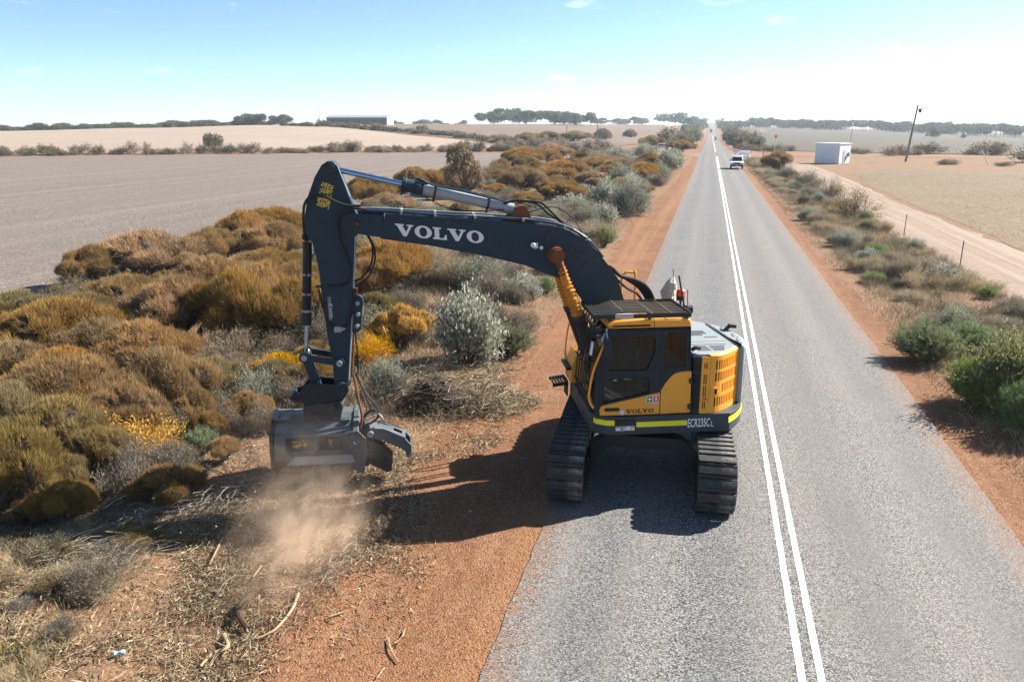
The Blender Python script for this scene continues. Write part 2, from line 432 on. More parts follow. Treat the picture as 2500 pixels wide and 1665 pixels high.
L_L = [(0, 1), (.62, 1), (.62, .88), (.48, .88), (.48, .13), (.80, .13), (.92, .42), (1.04, .42), (1.04, 0), (0, 0), (0, .13), (.13, .13), (.13, .88), (0, .88)]
def volvo(name, org, xd, yd, w, h, mat, parent, rotz, lift):
    mb = MB(); org, xd, yd, lift = Vector(org), Vector(xd), Vector(yd), Vector(lift)
    total = 1.36 + 1.28 + 1.04 + 1.36 + 1.28 + 4 * .07; x = 0.0
    for ch, cw in (('V', 1.36), ('O', 1.28), ('L', 1.04), ('V', 1.36), ('O', 1.28)):
        if ch == 'O': outer, hol = ellipse(.64, .5, .64, .53), [ellipse(.64, .5, .29, .39)]
        else: outer, hol = (L_V if ch == 'V' else L_L), []
        f = lambda px, py, x=x: org + xd * ((x + px) / total * w) + yd * (py * h)
        mb.poly(outer, hol, f, lambda px, py, f=f: f(px, py) + lift)
        x += cw + .07
    return mb.build(name, mat, parent, rotz)

# ------------------------------------------------------------------ terrain
def vnoise(x, y, seed=0):
    x = np.asarray(x, float); y = np.asarray(y, float)
    xi = np.floor(x).astype(np.int64); yi = np.floor(y).astype(np.int64); fx = x - xi; fy = y - yi
    fx = fx * fx * (3 - 2 * fx); fy = fy * fy * (3 - 2 * fy)
    def hsh(a, b):
        h = (a * 374761393 + b * 668265263 + seed * 974634599) & 0xffffffff
        h = ((h ^ (h >> 13)) * 1274126177) & 0xffffffff
        return ((h ^ (h >> 16)) & 0xffff) / 65535.0
    return (hsh(xi, yi) * (1 - fx) + hsh(xi + 1, yi) * fx) * (1 - fy) + (hsh(xi, yi + 1) * (1 - fx) + hsh(xi + 1, yi + 1) * fx) * fy
def fbm(x, y, seed=0, o=4):
    s = 0; a = 0.5
    for i in range(o): s = s + a * vnoise(np.asarray(x) * 2 ** i, np.asarray(y) * 2 ** i, seed + i); a *= 0.5
    return s
# heights of the land by bearing (degrees right of the road direction) and distance
T_AZ = np.array([-180, -62, -45.4, -37.8, -30.4, -26.0, -19.6, -12.2, -3.5, 0.0, 3.2, 9.6, 18.2, 40, 180.])
T_D = np.array([0, 170, 215, 300, 450, 520, 620, 850, 1300, 1650, 2300, 4200, 9000.])
T_Z = np.array([
    [0, 0, 0, 1.0, 3.0, 3, 2, 0, 0, 0, 0, 0, 0],
    [0, 0, 0, 1.2, 3.5, 3, 2, 0, 0, 0, 0, 0, 0],
    [0, 0, 0, 2.0, 4.7, 4, 3, 1, 0, 0, 0, 0, 0],
    [0, 0, .1, 2.6, 6.0, 5.6, 5, 3, 1, 0, 0, 0, 0],
    [0, 0, .2, 3.3, 7.1, 7.4, 7.4, 5, 3, 2, 0, 0, 0],
    [0, 0, .2, 3.2, 7.2, 8.1, 8.2, 7, 4, 2, 0, 0, 0],
    [0, 0, .1, 2.4, 6.0, 7.4, 8.8, 8, 5, 3, 0, 0, 0],
    [0, 0, .0, .8, 4.0, 5.6, 8.0, 9.6, 6, 4, 0, 0, 0],
    [0, 0, 0, -.1, .2, .8, 3.5, 9.4, 8, 8, 10, 0, 0],
    [0, 0, 0, -.3, -1.2, -1.5, -1.1, .3, 6, 11.5, 21, 6, 0],
    [0, 0, 0, -.1, -.4, -.2, .8, 4.8, 6.0, 9, 14, 4, 0],
    [0, 0, 0, -.2, 0, .4, 1.0, 2.4, 3, 4, 4, 0, 0],
    [0, 0, 0, -.3, -.9, -1.2, -1.8, -1.0, 0, 0, 0, 0, 0],
    [0, 0, 0, 0, 0, 0, 0, 0, 0, 0, 0, 0, 0],
    [0, 0, 0, 1.0, 3.0, 3, 2, 0, 0, 0, 0, 0, 0.]])
def _tz(az, d):
    i = np.clip(np.searchsorted(T_AZ, az) - 1, 0, len(T_AZ) - 2); j = np.clip(np.searchsorted(T_D, d) - 1, 0, len(T_D) - 2)
    a = np.clip((az - T_AZ[i]) / (T_AZ[i + 1] - T_AZ[i]), 0, 1); b = np.clip((d - T_D[j]) / (T_D[j + 1] - T_D[j]), 0, 1)
    a = a * a * (3 - 2 * a)
    return (T_Z[i, j] * (1 - a) + T_Z[i + 1, j] * a) * (1 - b) + (T_Z[i, j + 1] * (1 - a) + T_Z[i + 1, j + 1] * a) * b
def terr(x, y):
    x = np.asarray(x, float); y = np.asarray(y, float)
    d = np.hypot(x, y); az = np.degrees(np.arctan2(x, y)); z = 0
    for k, w_ in ((0.86, .15), (0.93, .22), (1.0, .26), (1.07, .22), (1.14, .15)): z = z + w_ * _tz(az, d * k)
    # the road corridor follows its own profile so that it stays level across
    zr = 0
    for k, w_ in ((0.86, .15), (0.93, .22), (1.0, .26), (1.07, .22), (1.14, .15)): zr = zr + w_ * _tz(np.zeros_like(d), np.abs(y) * k)
    m_ = np.clip((np.abs(x - 1.4) - 10) / 35.0, 0, 1); m_ = m_ * m_ * (3 - 2 * m_)
    return np.where(y > 0, zr * (1 - m_) + z * m_, z)
def tz(x, y): return float(terr(np.array([x]), np.array([y]))[0])
def off(x, y, base): return base + 0.00022 * np.maximum(0, np.hypot(x, y) - 120)
VERGE_L, FIELD_L = -4.35, -22.6
def relief(x, y):
    """small lumps of the uncleared and mulched verges"""
    def band(a, lo, hi, s): return np.clip((a - lo) / s, 0, 1) * np.clip((hi - a) / s, 0, 1)
    n = fbm(x * 0.55, y * 0.55, 3) - 0.47; n2 = fbm(x * 2.6, y * 2.6, 9, 3) - 0.44
    L = band(x, FIELD_L + .3, VERGE_L - 0.2, 1.6) * band(y, -30, 190, 8)
    Rr = band(x, 6.6, 10.6, 0.9) * band(y, -30, 170, 8)
    return (n * 0.42 + n2 * 0.10 + 0.04) * L + (n * 0.22 + n2 * 0.07 + 0.02) * Rr
def gz(x, y): return tz(x, y) + float(relief(np.array([x]), np.array([y]))[0])

# the ground: one sheet from under the camera to beyond the horizon, rings finer near the viewer
azs = np.concatenate([np.arange(-62, 36, 0.22), np.arange(36, 298, 6.0)])
rs = [0.6]
while rs[-1] < 4600: rs.append(rs[-1] * (1.022 if rs[-1] < 60 else 1.035))
rs = np.array(rs)
A, Rr = np.meshgrid(np.radians(azs), rs)
gx = Rr * np.sin(A); gy = Rr * np.cos(A)
gzv = terr(gx, gy) + relief(gx, gy)
nr, na = gx.shape
V = np.stack([gx, gy, gzv], -1).reshape(-1, 3)
ii, jj = np.meshgrid(np.arange(nr - 1), np.arange(na), indexing='ij'); j2 = (jj + 1) % na
Q = np.stack([ii * na + jj, (ii + 1) * na + jj, (ii + 1) * na + j2, ii * na + j2], -1).reshape(-1, 4)
V = np.vstack([V, [[0, 0, 0]]])
ground = link('ground', npmesh('ground', V, Q[:, ::-1], 'verge_soil', smooth=True))
tag(ground, kind='structure')

def sheet(name, left, right, ys, mat, base, nx=6, jl=0.0, jr=0.0, jf=2.2, seed=0):
    """a strip lying on the land: left(y) and right(y) give its edges, jl/jr how ragged they are"""
    ys = np.asarray(ys, float)
    l = np.array([left(y) for y in ys]) + jl * (fbm(ys * jf, ys * 0 + .5, 21 + seed) - 0.47) * 2
    r = np.array([right(y) for y in ys]) + jr * (fbm(ys * jf, ys * 0 + 7.5, 31 + seed) - 0.47) * 2
    t = np.linspace(0, 1, nx + 1)
    X = l[:, None] * (1 - t) + r[:, None] * t; Y = np.repeat(ys[:, None], nx + 1, 1)
    Z = terr(X, Y) + off(X, Y, base)
    n = len(ys); V = np.stack([X, Y, Z], -1).reshape(-1, 3)
    i, j = np.meshgrid(np.arange(n - 1), np.arange(nx), indexing='ij'); k = nx + 1
    Q = np.stack([i * k + j, i * k + j + 1, (i + 1) * k + j + 1, (i + 1) * k + j], -1).reshape(-1, 4)
    return tag(link(name, npmesh(name, V, Q, mat, smooth=True)), kind='structure')
def steps(y0, y1, s0, g_=1.03):
    out = [y0]; s = s0
    while out[-1] < y1:
        out.append(out[-1] + s)
        if out[-1] > 40: s *= g_
    out[-1] = y1; return out
ROAD_L, ROAD_R = -2.17, 4.87
def flare(y, side):
    # the sealed bellmouth where the side road meets the highway
    return 3.2 * math.exp(-((y - 203) / 13.0) ** 2) if side > 0 else 2.2 * math.exp(-((y - 190) / 10.0) ** 2)
sheet('road', lambda y: ROAD_L - flare(y, -1), lambda y: ROAD_R + flare(y, 1), steps(-25, 2600, 0.16), 'chip_seal', 0.026, 8, 0.045, 0.045, 1.6, 1)
sheet('gravel_shoulder', lambda y: -4.45 - 0.35 * math.sin(y * 0.13) - 0.3 * math.sin(y * 0.041 + 1), lambda y: ROAD_L + 0.35, steps(-25, 1200, 0.2), 'gravel', 0.012, 5, 0.55, 0.0, 1.1, 2)
sheet('gravel_shoulder', lambda y: ROAD_R - 0.35, lambda y: 5.75 + 0.22 * math.sin(y * 0.11), steps(-25, 1200, 0.2), 'gravel', 0.012, 4, 0.0, 0.45, 1.1, 3)
for xl in (1.36, 1.575):
    sheet('centre_line', lambda y, xl=xl: xl - 0.042, lambda y, xl=xl: xl + 0.042, steps(-25, 178, 0.25, 1.01), 'road_paint', 0.031, 1, 0.008, 0.008, 6, int(xl * 50))
sheet('centre_line', lambda y: 1.30, lambda y: 1.42, steps(212, 700, 3), 'road_paint', 0.031, 1)
# dirt side road crossing at the junction, and the farm track along the fence
def xstrip(name, x0, x1, yc, hw, mat, base, seed):
    xs = np.array(steps(0, abs(x1 - x0), 1.0)); sg = 1 if x1 > x0 else -1
    t = np.linspace(-1, 1, 6)
    X = (x0 + sg * xs)[:, None] + 0 * t; c_ = np.array([yc(x) for x in x0 + sg * xs]); hw_ = np.array([hw(x) for x in x0 + sg * xs])
    Y = c_[:, None] + hw_[:, None] * t + (fbm(X * 0.4, t[None, :] * 3 + seed, seed) - .47) * 2.5
    Z = terr(X, Y) + off(X, Y, base)
    n = len(xs); V = np.stack([X, Y, Z], -1).reshape(-1, 3)
    i, j = np.meshgrid(np.arange(n - 1), np.arange(5), indexing='ij')
    Q = np.stack([i * 6 + j, i * 6 + j + 1, (i + 1) * 6 + j + 1, (i + 1) * 6 + j], -1).reshape(-1, 4)
    if sg > 0: Q = Q[:, ::-1]
    return tag(link(name, npmesh(name, V, Q, mat, smooth=True)), kind='structure')
xstrip('side_road', 4.5, 150, lambda x: 196 - 0.10 * (x - 5), lambda x: 8 + 20 * math.exp(-(x - 5) / 7), 'red_dirt', 0.020, 4)
xstrip('side_road', -2.0, -60, lambda x: 196 + 0.15 * x, lambda x: 6 + 14 * math.exp(-(-2 - x) / 5), 'red_dirt', 0.020, 5)
sheet('farm_track', lambda y: 10.95 + 0.25 * math.sin(y * .1), lambda y: 14.9 + 0.3 * math.sin(y * .07) + 0.012 * y, steps(5, 150, 0.4), 'pale_track', 0.012, 5, 0.7, 0.5, 0.7, 6)

def region(name, poly, mat, base, step=None, seed=0, rag=0.6):
    """a field: an outline on the land, cut from a grid that follows the terrain"""
    P = [Vector((p[0], p[1])) for p in poly]
    bm = bmesh.new()
    pts = []
    for i in range(len(P)):
        a, b = P[i], P[(i + 1) % len(P)]; L = (b - a).length; n = max(1, min(160, int(L / max(2.0, min(a.length, b.length) * 0.03))))
        nn = Vector((-(b - a).y, (b - a).x)).normalized()
        for k in range(n):
            q = a.lerp(b, k / n); q = q + nn * (random.uniform(-1, 1) * rag * (0 if k == 0 else 1)); pts.append(q)
    f = bm.faces.new([bm.verts.new((p.x, p.y, 0)) for p in pts])
    xs = [p.x for p in pts]; ys = [p.y for p in pts]
    def cut(co, no):
        bmesh.ops.bisect_plane(bm, geom=bm.faces[:] + bm.edges[:] + bm.verts[:], plane_co=co, plane_no=no)
    x = min(xs); st = step
    while x < max(xs):
        x += st; cut((x, 0, 0), (1, 0, 0))
    y = min(ys)
    while y < max(ys):
        y += st; cut((0, y, 0), (0, 1, 0))
    bmesh.ops.triangulate(bm, faces=bm.faces[:])
    co = np.array([v.co for v in bm.verts]); z = terr(co[:, 0], co[:, 1]) + off(co[:, 0], co[:, 1], base)
    for v, zz in zip(bm.verts, z): v.co.z = zz
    bmesh.ops.recalc_face_normals(bm, faces=bm.faces)
    if sum(f_.normal.z for f_ in bm.faces) < 0: bmesh.ops.reverse_faces(bm, faces=bm.faces)
    me = bpy.data.meshes.new(name); bm.to_mesh(me); bm.free(); me.materials.append(MATS[mat])
    return tag(link(name, me), kind='structure')
HA, HB = Vector((-300, 54)), Vector((-25, 216))        # hedgerow line beyond the bare field
def pol(az, d): return (d * math.sin(R_(az)), d * math.cos(R_(az)))
region('bare_field', [(-22.6, -30), (-22.9, 60), (-25, 120), (-27, 208), (-302, 46), (-330, -30)], 'bare_field', 0.014, 40, 1, 0.25)
region('stubble_field', [(-34, 216), (-60, 203), (-305, 60), (-900, -60), (-1200, 300), pol(-44, 900), pol(-31, 640), pol(-29.2, 470), pol(-26.2, 420), pol(-19, 300), pol(-14, 262)], 'stubble_field', 0.10, 15, 2, 1.0)
region('fallow_field', [pol(-8, 245), pol(-13.6, 272), pol(-18.6, 312), pol(-25.7, 434), pol(-28.4, 520), pol(-27.5, 800), pol(-14, 1100), pol(-3.2, 1100), pol(-3.0, 420), pol(-5.2, 300)], 'fallow_field', 0.14, 15, 3, 1.2)
region('crop_field', [(15.6, 8), (16.0, 60), (16.6, 92), (19.5, 122), (26, 130), (45, 128), (140, 108), (190, 40), (150, -20), (15.6, -20)], 'crop_field', 0.014, 40, 4, 0.3)
region('pasture', [(15, 232), (9, 300), (12, 420), (14, 700), pol(1.2, 1300), pol(9.6, 1150), pol(18.2, 1050), pol(40, 900), (420, 200), (120, 196), (40, 214)], 'pasture', 0.10, 15, 5, 1.0)

# ------------------------------------------------------------------ plants
def unit(a): return a / np.maximum(np.linalg.norm(a, axis=-1, keepdims=True), 1e-9)
def rdir(n, zmin=-1.0):
    z = rng.uniform(zmin, 1, n); t = rng.uniform(0, 2 * np.pi, n); s = np.sqrt(1 - z * z)
    return np.stack([s * np.cos(t), s * np.sin(t), z], -1)
class Leaves:
    """collects leaf faces with one colour each"""
    def __init__(s): s.V = []; s.T = []; s.C = []; s.n = 0
    def _put(s, V, T, C):
        s.V.append(V); s.T.append(T + s.n); s.C.append(C); s.n += len(V)
    def blades(s, P, D, L, W, C):
        n = len(P); sd = unit(np.cross(D, rdir(n))); L = np.broadcast_to(L, (n,))[:, None]; W = np.broadcast_to(W, (n,))[:, None]
        V = np.stack([P - sd * W / 2, P + sd * W / 2, P + D * L], 1).reshape(-1, 3)
        s._put(V, np.arange(3 * n).reshape(-1, 3), np.repeat(C, 3, 0))
    def diamonds(s, P, D, L, W, C):
        n = len(P); sd = unit(np.cross(D, rdir(n))); L = np.broadcast_to(L, (n,))[:, None]; W = np.broadcast_to(W, (n,))[:, None]
        V = np.stack([P, P + D * L * .5 + sd * W / 2, P + D * L, P + D * L * .5 - sd * W / 2], 1).reshape(-1, 3)
        b = np.arange(n)[:, None] * 4
        T = np.concatenate([b + [0, 1, 2], b + [0, 2, 3]], 1).reshape(-1, 3)
        s._put(V, T, np.repeat(C, 4, 0))
    def caps(s, c, r, zmin, C, nu=9, nv=5, jit=0.06):
        """rounded inner mass of fine twigs inside a foliage pad"""
        V = []
        for j in range(nv + 1):
            z = zmin + (1 - zmin) * j / nv; q = math.sqrt(max(0, 1 - z * z))
            for i in range(nu):
                t = 2 * math.pi * (i + .5 * (j % 2)) / nu; k = 1 + random.uniform(-jit, jit)
                V.append((c[0] + r[0] * q * math.cos(t) * k, c[1] + r[1] * q * math.sin(t) * k, c[2] + r[2] * z * k))
        T = []
        for j in range(nv):
            for i in range(nu):
                a, b = j * nu + i, j * nu + (i + 1) % nu; T += [(a, b, b + nu), (a, b + nu, a + nu)]
        s._put(np.array(V), np.array(T), np.repeat(np.array([C]), len(V), 0))
    def mesh(s, name, mat='leaf'): return npmesh(name, np.vstack(s.V), np.vstack(s.T), mat, np.vstack(s.C))
def pick(cols, n, jit=0.18):
    cols = np.array(cols); c = cols[rng.integers(0, len(cols), n)]
    return np.clip(c * rng.uniform(1 - jit, 1 + jit, (n, 1)) * rng.uniform(.95, 1.05, (n, 3)), 0, 1)
def limbs(specs, seg=4, n=5):
    """stems: (start, end, r0, r1, wander)"""
    mb = MB()
    for a, b, r0, r1, w_ in specs:
        a, b = Vector(a), Vector(b); L = (b - a).length; pts = []
        for i in range(seg + 1):
            t = i / seg; p = a.lerp(b, t)
            if 0 < i < seg: p += Vector([random.uniform(-1, 1) * w_ * L for _ in range(3)])
            pts.append(p)
        mb.tube(pts, [r0 + (r1 - r0) * i / seg for i in range(seg + 1)], n)
    return mb
OCHRE = [(.48, .285, .095), (.53, .31, .10), (.42, .255, .09), (.58, .37, .145), (.33, .215, .095), (.42, .305, .175)]
OLIVE = [(.43, .30, .10), (.37, .27, .095), (.48, .35, .135), (.31, .24, .095), (.40, .32, .155)]
PALE = [(.62, .52, .20), (.55, .43, .15), (.48, .33, .10), (.66, .58, .28)]
YELLOW = [(.85, .47, .03), (.80, .43, .03), (.66, .38, .045), (.52, .37, .06), (.9, .56, .07)]
def dome(cols, nl=7, nb=22000, flat=1.0, bl=(.05, .12), bw=.0095, twig=(.13, .095, .07), spread=.62):
    lobes = [((random.uniform(-.12, .12), random.uniform(-.12, .12), .60), (.50, .48, .36))]
    a0 = random.uniform(0, 6.28)
    for i in range(nl):
        a = a0 + 6.283 * i / nl + random.uniform(-.4, .4); d = spread * random.uniform(.75, 1.15); r = random.uniform(.26, .42)
        lobes.append(((d * math.cos(a), d * math.sin(a), random.uniform(.40, .60) * (1.12 - .25 * d)), (r, r * random.uniform(.8, 1.1), r * random.uniform(.55, .75))))
    for i in range(4):
        a = random.uniform(0, 6.28); d = random.uniform(.15, .5); r = random.uniform(.22, .34)
        lobes.append(((d * math.cos(a), d * math.sin(a), random.uniform(.70, .80) - .25 * d), (r, r, r * .62)))
    Lf = Leaves(); C_ = np.array([l[0] for l in lobes]); S_ = np.array([l[1] for l in lobes])
    area = S_[:, 0] * S_[:, 1]; k = rng.choice(len(lobes), nb * 2, p=area / area.sum())
    d = rdir(len(k), -.22); P = C_[k] + S_[k] * d * rng.uniform(.86, 1.02, (len(k), 1))
    lump = fbm(P[:, 0] * 7 + P[:, 2] * 3, P[:, 1] * 7, 5, 3)[:, None]
    P = P + d * (lump - .5) * .15
    keep = fbm(P[:, 0] * 5.5 + 31, P[:, 1] * 5.5 + P[:, 2] * 4, 27, 3) > .285
    for j in range(len(lobes)):
        q = (P - C_[j]) / S_[j]; keep &= ((q * q).sum(1) > .80) | (k == j)
    keep &= P[:, 2] > .16
    P, d, kk = P[keep][:nb], unit(d / S_[k])[keep][:nb], k[keep][:nb]
    n = len(P); D = unit(d * .85 + np.array([0, 0, .55]) + rdir(n) * .5)
    C = pick(cols, n); C *= rng.uniform(.82, 1.12, len(lobes))[kk][:, None]
    C *= (0.72 + 0.6 * fbm(P[:, 0] * 4 + 9, P[:, 1] * 4 + P[:, 2] * 3, 8, 3))[:, None]
    # a skirt of older, greyer twigs below the pads
    ln = rng.uniform(*bl, n) * np.where(rng.random(n) < .05, 1.9, 1.0)
    Lf.blades(P - D * .03, D, ln, bw, np.clip(C, 0, 1))
    m_ = nb // 4
    kk = rng.choice(len(lobes), m_, p=area / area.sum()); d = rdir(m_, -.9); d[:, 2] = -abs(d[:, 2]) * .7 + .05; d = unit(d)
    P = C_[kk] + S_[kk] * d * rng.uniform(.5, .95, (m_, 1)); P[:, 2] = np.maximum(P[:, 2], .10)
    D = unit(d * .8 + np.array([0, 0, .35]) + rdir(m_) * .6)
    Lf.blades(P, D, rng.uniform(.08, .2, m_), .009, pick([(.20, .16, .12), (.27, .21, .16), (.14, .11, .085), (.30, .2, .1)], m_))
    for (c_, r) in lobes: Lf.caps(c_, [x * .58 for x in r], -.05, twig)
    sp = []
    for c_, r in lobes:
        b = (random.uniform(-.1, .1), random.uniform(-.1, .1), -.12)
        sp.append((b, (c_[0] * .9, c_[1] * .9, c_[2]), .032, .012, .09))
        for _ in range(7):
            e = (c_[0] + r[0] * random.uniform(-.8, .8), c_[1] + r[1] * random.uniform(-.8, .8), c_[2] - r[2] * .1)
            sp.append(((c_[0] * .45, c_[1] * .45, c_[2] * .4), e, .014, .005, .08))
    return Lf.mesh('crown'), limbs(sp).mesh('trunk', 'bark')
def shrub(cols, n=9000, ll=(.04, .08), lw=.03, stems=22, open_=.45, diamond=True, twigc=None, ntw=900, zc=.55):
    """loose shrub: stems fanning from the ground, leaves gathered at their ends"""
    Lf = Leaves(); sp = []; tips = []
    for i in range(stems):
        d = rdir(1, .12)[0]; e = np.array([0, 0, .12]) + d * np.array([.9, .9, .82]) * random.uniform(.72, 1.0)
        sp.append(((random.uniform(-.07, .07), random.uniform(-.07, .07), -.15), tuple(e * .92), .016, .005, .07)); tips.append(e)
        for _ in range(3):
            s0 = e * random.uniform(.35, .7); e2 = e + rdir(1)[0] * .32; e2[2] = max(.08, e2[2])
            sp.append((tuple(s0), tuple(e2), .007, .003, .08)); tips.append(e2)
    tips = np.array(tips); k = rng.integers(0, len(tips), n)
    g_ = rng.normal(0, 1, (n, 3)) * np.array([.13, .13, .10]); P = tips[k] + g_ - tips[k] * rng.uniform(0, open_, (n, 1)) * .5
    P[:, 2] = np.abs(P[:, 2]) + .02
    D = unit(unit(P) * .6 + np.array([0, 0, .4]) + rdir(n) * .8); C = pick(cols, n, .22) * rng.uniform(.78, 1.15, len(tips))[k][:, None]
    C *= (0.7 + 0.62 * fbm(P[:, 0] * 3 + 4, P[:, 1] * 3 + P[:, 2] * 2, 18, 3))[:, None]
    (Lf.diamonds if diamond else Lf.blades)(P, D, rng.uniform(*ll, n), lw, np.clip(C, 0, 1))
    if ntw:
        k = rng.integers(0, len(tips), ntw); P = tips[k] * rng.uniform(.2, .95, (ntw, 1)) + rng.normal(0, .06, (ntw, 3)); P[:, 2] = np.abs(P[:, 2])
        D = unit(unit(P) + np.array([0, 0, .5]) + rdir(ntw) * .7)
        Lf.blades(P, D, rng.uniform(.12, .3, ntw), .008, pick(twigc or [(.24, .19, .15), (.33, .27, .22), (.16, .12, .1)], ntw))
    return Lf.mesh('crown'), limbs(sp).mesh('trunk', 'bark')
def plumes(cols, npl=420, per=42, ll=(.06, .12), lw=.012):
    """feathery bush: many soft sprays set with needles"""
    Lf = Leaves(); sp = []
    for i in range(npl):
        d = rdir(1, .0)[0]; d = d * np.array([1, 1, .85]); c0 = rdir(1, 0)[0] * np.array([.55, .55, .42]) * random.random() ** .4
        b = c0 * .75 + np.array([0, 0, .1]); L = random.uniform(.28, .5)
        e = b + unit(c0 + d * .5 + np.array([0, 0, .35])) * L; mid = (b + e) / 2 + rdir(1)[0] * .05; t = rng.uniform(.0, 1, per)[:, None]
        P = (b * (1 - t) + mid * t) * (1 - t) + (mid * (1 - t) + e * t) * t + rng.normal(0, .015, (per, 3)); P[:, 2] = np.abs(P[:, 2]); ax = unit(e - b)
        D = unit(ax * .6 + np.array([0, 0, .2]) + rdir(per) * .75)
        Lf.blades(P, D, rng.uniform(*ll, per) * (1.15 - .35 * t[:, 0]), lw, pick(cols, per) * random.uniform(.72, 1.22))
        if i % 9 == 0: sp.append((tuple(b * .15 - np.array([0, 0, .1])), tuple(b + (e - b) * .8), .014, .004, .05))
    return Lf.mesh('crown'), limbs(sp).mesh('trunk', 'bark')
def tree(cols, clumps, n=2600, ls=.10, trunk_r=.03, th=.45, umb=.5, fork=.3, lean=.06):
    """tree with a bare trunk, limbs to every clump, clumps flat on top"""
    Lf = Leaves(); sp = [((0, 0, -.06), (lean, 0, th * fork), trunk_r, trunk_r * .8, .02)]
    for c_, r in clumps:
        m_ = max(40, int(n * r * r / sum(x[1] ** 2 for x in clumps)))
        d = rdir(m_, -.6); rr = np.array([r, r, r * umb]); P = np.array(c_) + rr * d * rng.uniform(.45, 1.05, (m_, 1)) ** .6
        P += rng.normal(0, r * .07, (m_, 3))
        D = unit(d * .5 + rdir(m_) * .8 + np.array([0, 0, .25]))
        Lf.diamonds(P, D, rng.uniform(.7, 1.3, m_) * ls, ls * .55, pick(cols, m_, .25) * random.uniform(.8, 1.15))
        sp.append(((lean, 0, th * fork), (c_[0] * .5 + lean * .5, c_[1] * .5, (c_[2] + th * fork) * .5), trunk_r * .7, trunk_r * .5, .06))
        sp.append(((c_[0] * .5 + lean * .5, c_[1] * .5, (c_[2] + th * fork) * .5), tuple(c_), trunk_r * .5, trunk_r * .2, .06))
        for _ in range(3):
            q = rdir(1, -.1)[0]; sp.append((tuple(np.array(c_) * .9), tuple(np.array(c_) + q * r * np.array([.8, .8, .4])), trunk_r * .25, trunk_r * .1, .06))
    return Lf.mesh('crown'), limbs(sp).mesh('trunk', 'bark')
def rclumps(n, z0, z1, sp, r0, r1):
    out = []
    for i in range(n):
        a = random.uniform(0, 6.28); d = sp * math.sqrt(random.random()); z = random.uniform(z0, z1)
        out.append(((d * math.cos(a), d * math.sin(a), z - .12 * d), random.uniform(r0, r1)))
    return out
GUM = [(.13, .165, .11), (.155, .185, .12), (.11, .14, .095), (.19, .205, .14)]
SCRUB = [(0.221, 0.189, 0.111), (0.273, 0.227, 0.137), (0.176, 0.163, 0.098), (0.325, 0.26, 0.169)]
DRY = [(.33, .26, .185), (.40, .32, .23), (.27, .215, .16), (.36, .31, .25), (.25, .22, .14)]
